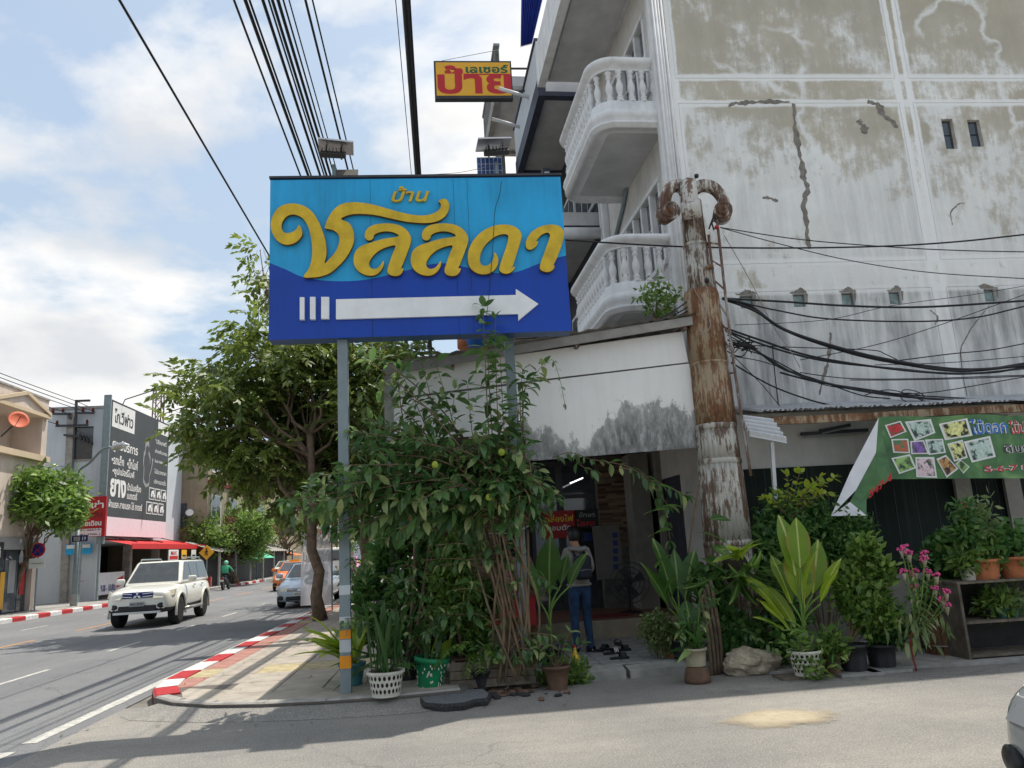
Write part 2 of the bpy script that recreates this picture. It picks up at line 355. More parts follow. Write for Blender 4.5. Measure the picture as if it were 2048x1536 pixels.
M('tile_floor', (.20, .195, .19, 1), .7, var=.2, scale=3); M('inner_floor', S(120, 84, 66), .5, var=.1); M('step_stone', S(150, 140, 122), .85, var=.15, streak=.2); M('inner_wall', S(140, 136, 128), .85, var=.1, streak=.3); M('ceiling_dark', (.10, .095, .09, 1), .9, var=.3)
M('cloth_flag', S(222, 222, 226), .85, var=.05); M('umbrella_green', S(80, 180, 140), .7, var=.08); M('umbrella_orange', S(216, 120, 60), .7, var=.08); M('dish_orange', S(206, 104, 72), .6, var=.08)
M('pipe_white', (.66, .67, .68, 1), .5, var=.05, streak=.2); M('flower_pink', S(214, 80, 140), .6, var=.25, scale=30); M('rose', S(240, 130, 160), .5, var=.1); M('flower_white', (.75, .75, .7, 1), .6, var=.05)
M('tube_light', (.9, .95, 1, 1), .4, var=0, emit=2.2); M('bottle_yellow', S(220, 180, 30), .2, var=.05, spec=.7); M('cardboard', S(112, 108, 102), .8, var=.1)
M('sand', S(190, 178, 154), .95, var=.32, scale=4, bump=.9, bscale=40); M('plastic_green', S(40, 140, 120), .5, var=.2)
leafmat('leaf_shrub', S(46, 82, 42), S(104, 138, 80), S(188, 194, 128), .30, .32)
leafmat('leaf_dark', S(44, 82, 44), S(92, 132, 68), S(146, 172, 100), .33, .32)
leafmat('leaf_tree', S(64, 84, 40), S(124, 142, 66), S(176, 182, 100), .42, .36)
leafmat('leaf_bright', S(66, 100, 42), S(120, 150, 72), S(170, 190, 104), .42, .38)
leafmat('leaf_yellow', S(120, 150, 40), S(176, 190, 70), S(200, 206, 96), .4, .4)
leafmat('leaf_far', S(44, 74, 34), S(84, 116, 52), S(110, 140, 70), .6, .25)
leafmat('leaf_grey', S(80, 104, 60), S(130, 146, 92), S(160, 170, 120), .5, .3)
veinleaf('leaf_canna', S(96, 132, 30), S(150, 172, 44), S(200, 206, 120), S(150, 120, 60)); veinleaf('leaf_canna_dark', S(52, 92, 40), S(88, 124, 56), S(150, 170, 96)); veinleaf('leaf_fern', S(120, 150, 40), S(166, 186, 66), S(170, 180, 80)); veinleaf('leaf_snake', S(36, 70, 34), S(70, 98, 48), S(60, 96, 50))

def fade_sheet(name, cx, cy, rx, ry, col1, col2):
    m, nt, b = nodes(name); d = ND(nt); c = d.coord((1 / rx, 1 / ry, 0), (-cx / rx, -cy / ry, 0)); ln = d.n('ShaderNodeVectorMath', operation='LENGTH'); d.L(c, ln.inputs[0])
    k = d.math('ADD', ln.outputs['Value'], d.math('MULTIPLY', d.math('SUBTRACT', d.noise(3.5, 7, .7), .5), 1.1)); d.put(b.inputs['Base Color'], d.ramp(d.noise(7, 6, .7), [(.3, col1), (.7, col2)])); b.inputs['Roughness'].default_value = .95; d.L(d.bump(d.noise(45, 4, .7), .7, .015), b.inputs['Normal']); d.put(b.inputs['Alpha'], d.ramp(k, [(.45, 1.), (.62, .75), (.95, 0.)])); return m
m, nt, b = nodes('sheer_flag'); d = ND(nt); b.inputs['Base Color'].default_value = S(214, 212, 216); b.inputs['Roughness'].default_value = .8; tl = d.n('ShaderNodeBsdfTranslucent'); tl.inputs[0].default_value = S(214, 212, 216); tp = d.n('ShaderNodeBsdfTransparent'); m1 = d.n('ShaderNodeMixShader'); m2 = d.n('ShaderNodeMixShader'); m1.inputs[0].default_value = .5; m2.inputs[0].default_value = .25
d.L(b.outputs[0], m1.inputs[1]); d.L(tl.outputs[0], m1.inputs[2]); d.L(m1.outputs[0], m2.inputs[1]); d.L(tp.outputs[0], m2.inputs[2]); d.L(m2.outputs[0], nt.nodes['Material Output'].inputs['Surface'])

# special surfaces -----------------------------------------------------------
def mat_wall():
    m, nt, b = nodes('peeling_wall'); d = ND(nt); sp = d.n('ShaderNodeSeparateXYZ'); d.L(d.coord(), sp.inputs[0]); x, z = sp.outputs[0], sp.outputs[2]
    khaki = d.ramp(d.noise(.9, 4), [(.3, (.44, .395, .30, 1)), (.7, (.54, .49, .385, 1))])
    white = d.ramp(d.noise(1.4, 5, .65), [(.3, (.79, .79, .755, 1)), (.7, (.89, .89, .86, 1))])
    big = d.noise(.55, 6, .62, d.coord((1, 1, 1.25), (3.3, 0, 2.1))); st = d.noise(1., 7, .7, d.coord((5.5, 5.5, .5))); det = d.math('ADD', d.math('MULTIPLY', d.noise(3.2, 7, .72, d.coord((1, 1, .7))), .62), d.math('MULTIPLY', d.noise(1., 6, .7, d.coord((9, 9, 1.1))), .38))
    # more white low on the wall, more old khaki high up
    hz = d.math('MULTIPLY', d.math('SUBTRACT', z, 8.0), .034)
    pk = d.math('ADD', d.math('ADD', d.math('MULTIPLY', big, .56), d.math('MULTIPLY', det, .50)), hz)
    col = d.mix(d.ramp(pk, [(.515, 0.), (.55, .5), (.595, .9), (.7, 1.)]), white, khaki)
    # white repainted bands at the panel edges
    fx = d.math('MULTIPLY', d.math('ABSOLUTE', d.math('SUBTRACT', d.math('FRACT', d.math('DIVIDE', d.math('SUBTRACT', x, 4.24), 4.39)), .5)), 2.)
    fz = d.math('MULTIPLY', d.math('ABSOLUTE', d.math('SUBTRACT', d.math('FRACT', d.math('DIVIDE', d.math('SUBTRACT', z, 5.91), 3.53)), .5)), 2.)
    wob = d.math('MULTIPLY', d.math('SUBTRACT', d.noise(2.2, 6, .7), .5), .07)
    bx = d.ramp(d.math('ADD', fx, d.math('MULTIPLY', wob, .6)), [(.912, 0.), (.922, 1.), (.976, 1.), (.984, 0.)]); bz = d.ramp(d.math('ADD', fz, wob), [(.80, 0.), (.825, 1.), (.885, 1.), (.90, 0.)])
    col = d.mix(d.math('MAXIMUM', bx, d.math('MULTIPLY', bz, .9)), col, (.88, .885, .865, 1))
    # white filler over cracks: thin wandering lines
    v = d.n('ShaderNodeTexVoronoi', feature='DISTANCE_TO_EDGE'); v.inputs['Scale'].default_value = .55
    dd = d.n('ShaderNodeVectorMath', operation='ADD'); q = d.n('ShaderNodeTexNoise'); q.inputs['Scale'].default_value = 1.6; q.inputs['Detail'].default_value = 5; d.L(d.coord(), q.inputs['Vector'])
    d.L(d.coord((1, 1, .8)), dd.inputs[0]); d.L(q.outputs[1], dd.inputs[1]); d.L(dd.outputs[0], v.inputs['Vector'])
    ln = d.math('MULTIPLY', d.ramp(v.outputs[0], [(.004, .8), (.05, 0.)]), d.ramp(d.noise(.8, 3), [(.46, 0.), (.56, 1.)]))
    col = d.mix(ln, col, (.88, .885, .865, 1))
    # soot streaks
    hlow = d.ramp(d.math('DIVIDE', z, 13.), [(.25, 1.), (.43, 1.), (.46, .42), (.7, .22), (1., .3)])
    sm = d.math('MULTIPLY', d.math('MULTIPLY', d.ramp(st, [(.30, 0.), (.60, 1.)]), d.ramp(d.noise(.5, 4, .6, d.coord((1, 1, 1), (7, 0, 3))), [(.34, .15), (.54, 1.)])), hlow)
    inside = d.math('MULTIPLY', d.ramp(fx, [(.92, 1.), (.945, .25)]), d.ramp(fz, [(.80, 1.), (.83, .3)]))
    col = d.mix(d.math('MULTIPLY', d.math('MULTIPLY', sm, inside), .85), col, (.24, .245, .25, 1))
    col = d.mix(d.ramp(d.noise(24, 5, .7), [(.55, 0.), (.8, .22)]), col, (.25, .24, .22, 1))
    d.put(b.inputs['Base Color'], col); b.inputs['Roughness'].default_value = .9; b.inputs['Specular IOR Level'].default_value = .2
    d.L(d.bump(d.math('ADD', d.noise(18, 6, .7), pk), .25, .02), b.inputs['Normal']); return m
mat_wall()
def mat_fascia():
    m, nt, b = nodes('stained_board'); d = ND(nt); sp = d.n('ShaderNodeSeparateXYZ'); d.L(d.coord(), sp.inputs[0]); x, z = sp.outputs[0], sp.outputs[2]
    base = d.ramp(d.noise(1.2, 5, .6), [(.3, (.80, .79, .76, 1)), (.7, (.88, .87, .84, 1))])
    # mould climbing from the lower edge, higher in the middle of the wide board
    hump = d.ramp(d.math('DIVIDE', d.math('SUBTRACT', x, 1.), 3.), [(0., .75), (.14, .42), (.30, .30), (.52, .74), (.7, .80), (1., .52)])
    edge = d.math('ADD', 2.80, d.math('MULTIPLY', hump, 1.1)); n = d.math('MULTIPLY', d.math('SUBTRACT', d.noise(2.4, 8, .72, d.coord((1.5, 1, .8))), .5), 1.35)
    k = d.math('ADD', d.math('SUBTRACT', edge, z), n); k = d.math('MULTIPLY', d.ramp(k, [(.02, 0.), (.10, .75), (.5, 1.)]), d.ramp(x, [(.98, 0.), (1., 1.)]))
    mould = d.ramp(d.noise(6, 7, .75, d.coord((2, 2, .7))), [(.3, (.08, .08, .08, 1)), (.5, (.20, .20, .195, 1)), (.72, (.50, .50, .49, 1))])
    col = d.mix(k, base, mould)
    col = d.mix(d.math('MULTIPLY', d.ramp(d.noise(1, 6, .7, d.coord((6, 6, .5))), [(.5, 0.), (.75, .5)]), .22), col, (.34, .31, .26, 1))
    d.put(b.inputs['Base Color'], col); b.inputs['Roughness'].default_value = .85; return m
mat_fascia()
def mat_rust(name, pale, rust, cover, zk=0.0):
    m, nt, b = nodes(name); d = ND(nt)
    st = d.noise(1, 7, .72, d.coord((9, 9, .9))); bl = d.noise(2.2, 6, .65, d.coord((1, 1, .7))); fn = d.noise(30, 4, .7, d.coord((1, 1, .25)))
    k = d.math('ADD', d.math('MULTIPLY', st, .55), d.math('MULTIPLY', bl, .55)); k = d.math('ADD', k, d.math('MULTIPLY', d.math('SUBTRACT', fn, .5), .3))
    kk = d.ramp(k, [(cover, 0.), (cover + .05, .85), (cover + .15, 1.)])
    rc = d.ramp(fn, [(.3, tuple(x * .35 for x in rust[:3]) + (1,)), (.5, rust), (.72, tuple(min(1, x * 2.2) for x in rust[:3]) + (1,))])
    pc = d.ramp(bl, [(.3, tuple(x * .7 for x in pale[:3]) + (1,)), (.7, pale)])
    d.put(b.inputs['Base Color'], d.mix(kk, pc, rc)); d.put(b.inputs['Roughness'], d.ramp(kk, [(0, .55), (1, .95)])); d.L(d.bump(k, .5, .02), b.inputs['Normal']); return m
mat_rust('rusty_white', (.56, .54, .48, 1), (.085, .042, .022, 1), .515); mat_rust('rusty_brown', (.42, .32, .20, 1), (.13, .055, .024, 1), .50); mat_rust('rusty_cap', (.70, .68, .62, 1), (.10, .045, .025, 1), .52); mat_rust('rusty_steel', (.40, .37, .34, 1), (.12, .06, .04, 1), .5)
mat_rust('zinc', (.66, .68, .71, 1), (.10, .07, .055, 1), .66); MT['zinc'].node_tree.nodes['Principled BSDF'].inputs['Metallic'].default_value = .35
def mat_net():
    m, nt, b = nodes('green_net'); d = ND(nt)
    st = d.noise(1, 4, .7, d.coord((14, 14, .12))); bl = d.noise(1.1, 4)
    col = d.mix(d.ramp(st, [(.55, 0.), (.72, .5)]), d.ramp(bl, [(.3, (.010, .015, .013, 1)), (.7, (.022, .032, .027, 1))]), (.07, .085, .075, 1))
    d.put(b.inputs['Base Color'], col); b.inputs['Roughness'].default_value = .8; b.inputs['Specular IOR Level'].default_value = .15; return m
mat_net()

# ------------------------------------------------------------------ lettering (meshes made once, fitted where needed)
TXT = {}
def text_mesh(s, bold=0.0, shear=0.0):
    k = (s, bold, shear)
    if k in TXT: return TXT[k]
    c = bpy.data.curves.new('t', 'FONT'); c.body = s; c.offset = bold; c.shear = shear; c.resolution_u = 3; c.fill_mode = 'FRONT'
    o = bpy.data.objects.new('t', c); COL.objects.link(o); me = bake(o); bpy.data.objects.remove(o); bpy.data.curves.remove(c)
    V = np.zeros(len(me.vertices) * 3); me.vertices.foreach_get('co', V); V = V.reshape(-1, 3)
    Fc = [list(p.vertices) for p in me.polygons]; par = list(range(len(V)))
    def fd(i):
        while par[i] != i: par[i] = par[par[i]]; i = par[i]
        return i
    for q in Fc:
        for i in q[1:]: par[fd(i)] = fd(q[0])
    ids = {}
    for i in range(len(V)): V[i, 2] = ids.setdefault(fd(i), len(ids)) % 4 * .0004     # overlapping marks lie at their own depth
    bpy.data.meshes.remove(me); TXT[k] = (V, Fc); return TXT[k]
def letters(name, s, fr, u0, u1, w0, w1, depth, mat, parent, bold=.02, shear=0.0, mirror=False, thick=0.0):
    """fit text into the rectangle u0..u1, w0..w1 of a board frame fr(u,w,d)"""
    V, Fc = text_mesh(s, bold, shear); mn, mx = V.min(0), V.max(0)
    U = (V[:, 0] - mn[0]) / (mx[0] - mn[0]); Wv = (V[:, 1] - mn[1]) / (mx[1] - mn[1])
    if mirror: U = 1 - U
    b = MB(); P = [fr(u0 + (u1 - u0) * a, w0 + (w1 - w0) * c, depth + e) for a, c, e in zip(U, Wv, V[:, 2])]; b.add(P, Fc)
    if thick:
        Q = [fr(u0 + (u1 - u0) * a, w0 + (w1 - w0) * c, depth + thick) for a, c in zip(U, Wv)]
        from collections import Counter
        cnt = Counter()
        for q in Fc:
            for i in range(len(q)): cnt[frozenset((q[i], q[i - 1]))] += 1
        n = len(V); b.add(P + Q, [(q[i - 1], q[i], q[i] + n, q[i - 1] + n) for q in Fc for i in range(len(q)) if cnt[frozenset((q[i], q[i - 1]))] == 1])
    return b.build(name, mat, parent, fix=False)
def px_text(name, s, x0, y0, x1, y1, Y, mat, parent, **k):
    a, b = at(x0, y1, Y), at(x1, y0, Y); return letters(name, s, XZ, a.x, b.x, a.z, b.z, Y, mat, parent, **k)

# ------------------------------------------------------------------ foliage helpers
def leafVF(L=1., W=.4, n=4, curl=.25, fold=.12, wave=0., peak=.45, stalk=0.):
    V, Fc = [], []; ph = random.random() * 6
    for i in range(n + 1):
        u = i / n; t = u ** (math.log(.5) / math.log(peak)); h = W / 2 * max(0.0, sin(pi * t)) ** .85; h = max(h, .004 * W)
        x = stalk + u * L * (1 - .12 * curl * u); z = -curl * L * u * u; wv = wave * W * sin(u * 9 + ph)
        V += [(x, h, z + fold * h + wv), (x, 0, z), (x, -h, z + fold * h - wv)]
    for i in range(n):
        a = 3 * i; Fc += [(a, a + 1, a + 4, a + 3), (a + 1, a + 2, a + 5, a + 4)]
    return np.array(V), Fc
def quad_leaf(L, W, droop=.2): return np.array([(0, 0, 0), (L * .45, W / 2, -droop * L * .25), (L, 0, -droop * L), (L * .45, -W / 2, -droop * L * .25)]), [(0, 1, 2, 3)]
def join(parts):
    V, Fc, o = [], [], 0
    for v, f in parts:
        V.append(v); Fc += [tuple(i + o for i in q) for q in f]; o += len(v)
    return np.concatenate(V), Fc
def xf(VF, Mx):
    A = np.array(Mx); return VF[0] @ A[:3, :3].T + A[:3, 3], VF[1]
def pinnate(L=.5, pairs=7, l=.17, w=.08, droop=.5):
    P = []
    for i in range(pairs):
        u = .15 + .85 * i / (pairs - 1)
        for sd in (-1, 1):
            a = sd * radians(62 - 20 * u) + random.uniform(-.15, .15); Mx = Matrix.Translation((L * u, 0, -droop * L * u * u)) @ Matrix.Rotation(a, 4, 'Z') @ Matrix.Rotation(random.uniform(-.5, .5), 4, 'X') @ Matrix.Rotation(random.uniform(.1, .6), 4, 'Y')
            P.append(xf(quad_leaf(l * random.uniform(.8, 1.1), w), Mx))
    P.append(xf(quad_leaf(l, w), Matrix.Translation((L, 0, -droop * L)) @ Matrix.Rotation(.6, 4, 'Y'))); return join(P)
def tuft(n=9, L=.2, W=.09, spread=.12):
    P = []
    for i in range(n):
        d = Vector((random.gauss(0, 1), random.gauss(0, 1), random.gauss(.35, .7))).normalized()
        Mx = Matrix.Translation(Vector((random.gauss(0, spread), random.gauss(0, spread), random.gauss(0, spread)))) @ d.to_track_quat('X', 'Z').to_matrix().to_4x4() @ Matrix.Rotation(random.uniform(-.8, .8), 4, 'X')
        P.append(xf(quad_leaf(L * random.uniform(.7, 1.2), W, .3), Mx))
    return join(P)
def instances(name, variants, mats, mat, parent=None, stuff=True):
    """many copies of small leaf meshes merged into one mesh, fast"""
    Vs, loops, starts, o, ls = [], [], [], 0, 0
    byv = {}
    for i, m in enumerate(mats): byv.setdefault(i % len(variants), []).append(np.array(m))
    for vi, Ms in byv.items():
        v, f = variants[vi]; A = np.stack(Ms); P = np.einsum('nij,vj->nvi', A[:, :3, :3], v) + A[:, None, :3, 3]
        f = np.array([list(q) if len(q) == 4 else list(q) + [q[-1]] for q in f]); n = len(Ms)
        FF = f[None] + (np.arange(n) * len(v))[:, None, None] + o
        Vs.append(P.reshape(-1, 3)); loops.append(FF.reshape(-1)); o += n * len(v)
    V = np.concatenate(Vs); Lp = np.concatenate(loops); me = bpy.data.meshes.new(name)
    me.vertices.add(len(V)); me.vertices.foreach_set('co', V.ravel().astype(np.float32)); me.loops.add(len(Lp)); me.loops.foreach_set('vertex_index', Lp.astype(np.int32))
    nf = len(Lp) // 4; me.polygons.add(nf); me.polygons.foreach_set('loop_start', np.arange(nf, dtype=np.int32) * 4); me.polygons.foreach_set('loop_total', np.full(nf, 4, dtype=np.int32))
    me.update(calc_edges=True); me.validate(); me.materials.append(mat); ob = link(name, me, parent)
    if stuff: ob['kind'] = 'stuff'
    return ob
def orient(p, d, roll=0.0, s=1.0, up=Vector((0, 0, 1))):
    d = Vector(d).normalized(); y = up.cross(d)
    if y.length < 1e-3: y = Vector((0, 1, 0)).cross(d)
    y.normalize(); z = d.cross(y)
    R = Matrix(((d.x, y.x, z.x, 0), (d.y, y.y, z.y, 0), (d.z, y.z, z.z, 0), (0, 0, 0, 1)))
    return Matrix.Translation(p) @ R @ Matrix.Rotation(roll, 4, 'X') @ Matrix.Diagonal((s, s, s, 1))
LEAFME = {}
def leaf_me(key, mat, **k):
    kk = (key, mat)
    if kk not in LEAFME:
        v, f = leafVF(**k); b = MB(); b.add(v, f); LEAFME[kk] = b.mesh('leaf', MT[mat], True, False)
    return LEAFME[kk]
def leaf(parent, me, Mx): return link('leaf', me, parent, Mx)
def limb(p0, p1, r0, r1, sag=0., n=6, kink=.06):
    p0, p1 = Vector(p0), Vector(p1); L = (p1 - p0).length; pts = []
    for i in range(n + 1):
        u = i / n; q = p0.lerp(p1, u); q.z += sag * sin(pi * u) * L
        if 0 < i < n: q += Vector((random.gauss(0, 1), random.gauss(0, 1), random.gauss(0, .6))) * kink * L / n
        pts.append(q)
    return pts, [r0 + (r1 - r0) * i / n for i in range(n + 1)]
def tree(name, label, base, top, r, lobes, per, variants, mat, spread, group=None, leafup=.2, bark='bark', crownstuff=True):
    """trunk with limbs to each lobe; foliage spread through the lobes"""
    t = thing(name, label, 'tree', base, group); base, top = Vector(base), Vector(top); b = MB()
    pts, rr = limb(base, top, r, r * .55, 0, 8, .07); rr[0] *= 1.25; b.tube(pts, rr, 10)
    mats = []
    for (c, s) in lobes:
        c = Vector(c); j = pts[random.randint(4, 8)]; lp, lr = limb(j, c, r * .34, r * .09, random.uniform(-.02, .10), 6, .2); b.tube(lp, lr, 6)
        for q in range(5):
            e = c + Vector((random.gauss(0, 1), random.gauss(0, 1), random.gauss(0, .7))) * s * spread * .8; tp, tr = limb(lp[random.randint(3, 6)], e, r * .1, r * .03, .02, 3, .3); b.tube(tp, tr, 4, False)
        n = int(per * s * s)
        for q in range(n):
            d = Vector((random.gauss(0, 1), random.gauss(0, 1), random.gauss(0, .75))); d *= (random.random() ** .45) / max(d.length, .3) * s * spread * 1.6; p = c + d
            dr = Vector((d.x + random.gauss(0, .5) * s, d.y + random.gauss(0, .5) * s, random.gauss(leafup, .5) * s)); mats.append(orient(p, dr, random.uniform(-.6, .6), random.uniform(.75, 1.2)))
    b.build('trunk', MT[bark], t, True); instances('crown', variants, mats, MT[mat], t); return t

# ================================================================== THE SETTING
KX = -4.0                                     # kerb line of the main road
b = MB(); b.add([(-300, -60, -.012), (300, -60, -.012), (300, 900, -.012), (-300, 900, -.012)], [(0, 1, 2, 3)]); ground = struct(b.build('ground', MT['ground_dirt']))
LKX = lambda y: -15.30 + (y - 28.7) * .042    # kerb line on the far side drifts slowly towards the road
b = MB(); b.add([(-40, -60, 0), (KX, -60, 0), (KX, 420, 0), (-12, 420, 0), (LKX(60), 60, 0), (LKX(28), 28, 0), (LKX(-20), -20, 0)], [tuple(range(7))]); road = struct(b.build('road', MT['asphalt_road']))
b = MB(); b.add([(KX, -40, 0), (80, -40, 0), (80, 10.4, 0), (KX, 10.4, 0)], [(0, 1, 2, 3)]); side_street = struct(b.build('side_street', MT['asphalt_street']))
def marking(p, q, w, mat):
    p, q = Vector(p), Vector(q); d = (q - p).normalized(); n = Vector((-d.y, d.x, 0)) * w / 2; m = MB(); z = Vector((0, 0, .004))
    k = max(2, int((q - p).length / .35)); L, R = [], []
    for i in range(k + 1):
        c = p.lerp(q, i / k); L.append(c + n * random.uniform(.9, 1.06) + z); R.append(c - n * random.uniform(.9, 1.06) + z)
    m.add(L + R, [(i, i + 1, k + 2 + i, k + 1 + i) for i in range(k)]); return m.build('lane_marking', MT[mat], road)
marking((-4.28, 8.75, 0), (-4.22, 60, 0), .17, 'white_paint_line')
for y in (7.25, 4.4, 1.4): marking((-4.32, y, 0), (-4.31, y + 1.15, 0), .17, 'white_paint_line')
for i in range(14):
    y = 13.2 + i * 4.15; marking((-7.05, y, 0), (-7.05, y + 1.7, 0), .10, 'white_paint_line')
for i in range(12):
    y = 18.0 + i * 5.6; marking((-10.5, y, 0), (-10.48, y + 3.4, 0), .11, 'orange_paint_line'); marking((-12.8 + i * .06, y + 1.5, 0), (-12.8 + i * .06, y + 3.1, 0), .09, 'white_paint_line')

# near pavement with its rounded corner
ZP = .13
corner = [(KX + .0, 60), (KX, 12.6), (-3.98, 11.6), (-3.86, 10.9), (-3.62, 10.3), (-3.25, 9.85), (-2.75, 9.52), (-2.1, 9.32), (-1.4, 9.22), (-.6, 9.2), (.1, 9.3)]
b = MB(); poly = corner + [(.35, 9.95), (.35, 60)]
b.prism(poly, -.01, ZP - .012, lambda u, w, d: (u, w, d)); pavement = struct(b.build('pavement', MT['joint']))
# kerb stones along the road edge, painted red and white near the corner
def kerb_line(pts, parent, colours, w=.30, h=ZP + .012, inward=1):
    for i in range(len(pts) - 1):
        p, q = Vector((*pts[i], 0)), Vector((*pts[i + 1], 0)); d = (q - p).normalized(); g = d * .006; n = Vector((d.y, -d.x, 0)) * inward
        p, q = p + g, q - g; a = [p, q, q + n * w, p + n * w]; ch = n * .035
        V = [v + Vector((0, 0, -.01)) for v in a] + [v + Vector((0, 0, h - .03)) for v in (a[0], a[1])] + [v + Vector((0, 0, h)) for v in (a[0] + ch, a[1] + ch, a[2], a[3])]
        m = MB(); m.add(V, [(0, 1, 5, 4), (4, 5, 7, 6), (6, 7, 8, 9), (2, 3, 9, 8), (1, 2, 8, 7, 5), (0, 4, 6, 9, 3), (3, 2, 1, 0)]); m.build('kerb_stone', MT[colours(i)], parent)
kp = [(-3.62, 10.3), (-3.86, 10.9), (-3.98, 11.6)] + [(KX, 12.4 + .92 * i) for i in range(14)]
kerb_line(kp, pavement, lambda i: 'kerb_red' if i % 2 == 0 else 'kerb_white')
kerb_line([(KX, 24.36 + 2.2 * i) for i in range(16)], pavement, lambda i: 'kerb_plain')
kerb_line([(.1, 9.3), (-.6, 9.2), (-1.4, 9.22), (-2.1, 9.32), (-2.75, 9.52), (-3.25, 9.85), (-3.62, 10.3)], pavement, lambda i: 'kerb_plain', w=.16, h=ZP + .004)
b = MB(); rp = [Vector((x, y, 0)) for x, y in ((.1, 9.3), (-.6, 9.2), (-1.4, 9.22), (-2.1, 9.32), (-2.75, 9.52), (-3.25, 9.85), (-3.5, 10.15))]; ro = [p + Vector((-.25 * (i > 4) - .12 * (i > 3), -.42 + .03 * i, .003)) for i, p in enumerate(rp)]; b.add([p + Vector((0, .004, .085 - .01 * (i > 5))) for i, p in enumerate(rp)] + ro, [(i, i + 1, 8 + i, 7 + i) for i in range(6)]); b.build('gutter_ramp', MT['asphalt_street'], side_street, True, False)
# paving slabs, each a piece of its own; inset so that the joints show
def inside(x, y):
    c = False; j = len(poly) - 1
    for i in range(len(poly)):
        (xi, yi), (xj, yj) = poly[i], poly[j]
        if (yi > y) != (yj > y) and x < (xj - xi) * (y - yi) / (yj - yi) + xi: c = not c
        j = i
    return c
SLAB = {}
def slab(x0, x1, y0, y1, z0, z1, mat, parent):
    k = (round(x1 - x0, 3), round(y1 - y0, 3), mat)
    if k not in SLAB:
        m = MB(); a, c, e = (x1 - x0) / 2, (y1 - y0) / 2, .008; lo = z0 - z1
        m.add([(-a, -c, lo), (a, -c, lo), (a, c, lo), (-a, c, lo), (-a, -c, -e), (a, -c, -e), (a, c, -e), (-a, c, -e), (-a + e, -c + e, 0), (a - e, -c + e, 0), (a - e, c - e, 0), (-a + e, c - e, 0)],
              [(0, 1, 5, 4), (1, 2, 6, 5), (2, 3, 7, 6), (3, 0, 4, 7), (4, 5, 9, 8), (5, 6, 10, 9), (6, 7, 11, 10), (7, 4, 8, 11), (8, 9, 10, 11)]); SLAB[k] = m.mesh('paving_slab', MT[mat])
    o = link('paving_slab', SLAB[k], parent, Matrix.Translation(((x0 + x1) / 2, (y0 + y1) / 2, z1 + random.uniform(-.003, .002))) @ Euler((random.gauss(0, .003), random.gauss(0, .003), 0)).to_matrix().to_4x4()); return o
ys = [9.3 + i * .80 for i in range(24)]
for i, y in enumerate(ys):
    for j in range(6):
        x = -3.36 + j * .60
        if x > -.1: continue
        off = 0.0
        y0, y1 = y + off + .006, y + .80 + off - .006
        if not all(inside(u, v) for u, v in ((x + .02, y0 - .18), (x + .58, y0 - .18), (x + .02, y1), (x + .58, y1))): continue
        mat = 'paving_yellow' if i in (3, 13) and j > 0 else 'paving'
        slab(x + .005, x + .595, y0, y1, ZP - .03, ZP, mat, pavement)
    x0, x1 = -3.69, -3.365
    if y > 10.8: slab(x0, x1, y + .005, y + .795, ZP - .03, ZP, 'paving_yellow' if i in (3, 13) else 'paving_red', pavement)
# fill between the slabs and the curved kerb
b = MB(); b.prism([(-3.36, 10.5), (-3.2, 10.05), (-2.75, 9.72), (-2.1, 9.5), (-1.4, 9.4), (-.6, 9.38), (.08, 9.46), (.08, 10.07), (-2.16, 10.07), (-2.16, 10.09), (-3.36, 10.8)], ZP - .03, ZP - .006, lambda u, w, d: (u, w, d)); b.build('concrete_edge', MT['paving'], pavement)
# raised forecourt of the shop, with broken kerb stones and a step
b = MB(); b.box(.36, 4.1, 10.18, 13.0, -.01, ZP); forecourt = struct(b.build('forecourt', MT['joint']))
for i in range(9):
    for j in range(12):
        x, y = .38 + j * .31, 10.2 + i * .31
        slab(x + .004, x + .306, y + .004, y + .306, ZP - .02, ZP + .006, 'paving_grey', forecourt)
for k, (x0, x1, dz, ry) in enumerate(((1.28, 2.16, 0, .01), (2.2, 3.02, -.01, -.03), (3.05, 3.55, -.04, .04))):
    m = MB(); m.obox(Matrix.Translation(((x0 + x1) / 2, 10.02 + .03 * k, .055 + dz)) @ Euler((.12, ry, .02 * (k - 1))).to_matrix().to_4x4(), x1 - x0 - .02, .26, .15); m.build('kerb_stone', MT['concrete'], forecourt)
# right-hand apron in front of the shed
b = MB(); b.prism([(3.6, 9.62), (4.6, 9.35), (6.2, 9.15), (12, 8.9), (40, 8.9), (40, 12), (3.6, 12)], -.01, .03, lambda u, w, d: (u, w, d)); apron = struct(b.build('apron', MT['concrete']))
# far pavement
b = MB(); lp = [(LKX(y), y) for y in (-10, 28, 45, 60, 130, 300)]; b.prism(lp + [(-60, 300), (-60, -10)], -.01, ZP, lambda u, w, d: (u, w, d)); far_pavement = struct(b.build('far_pavement', MT['concrete']))
kerb_line([(LKX(26.2 + .82 * i) + .001, 26.2 + .82 * i) for i in range(14)], far_pavement, lambda i: 'kerb_red' if i % 2 == 0 else 'kerb_white', inward=-1, h=ZP + .03)
kerb_line([(LKX(55 + .9 * i) + .001, 55 + .9 * i) for i in range(9)], far_pavement, lambda i: 'kerb_red' if i % 2 == 0 else 'kerb_white', inward=-1, h=ZP + .03)
kerb_line([(LKX(37.7 + 2.16 * i), 37.7 + 2.16 * i) for i in range(9)], far_pavement, lambda i: 'kerb_plain', inward=-1, h=ZP + .03)
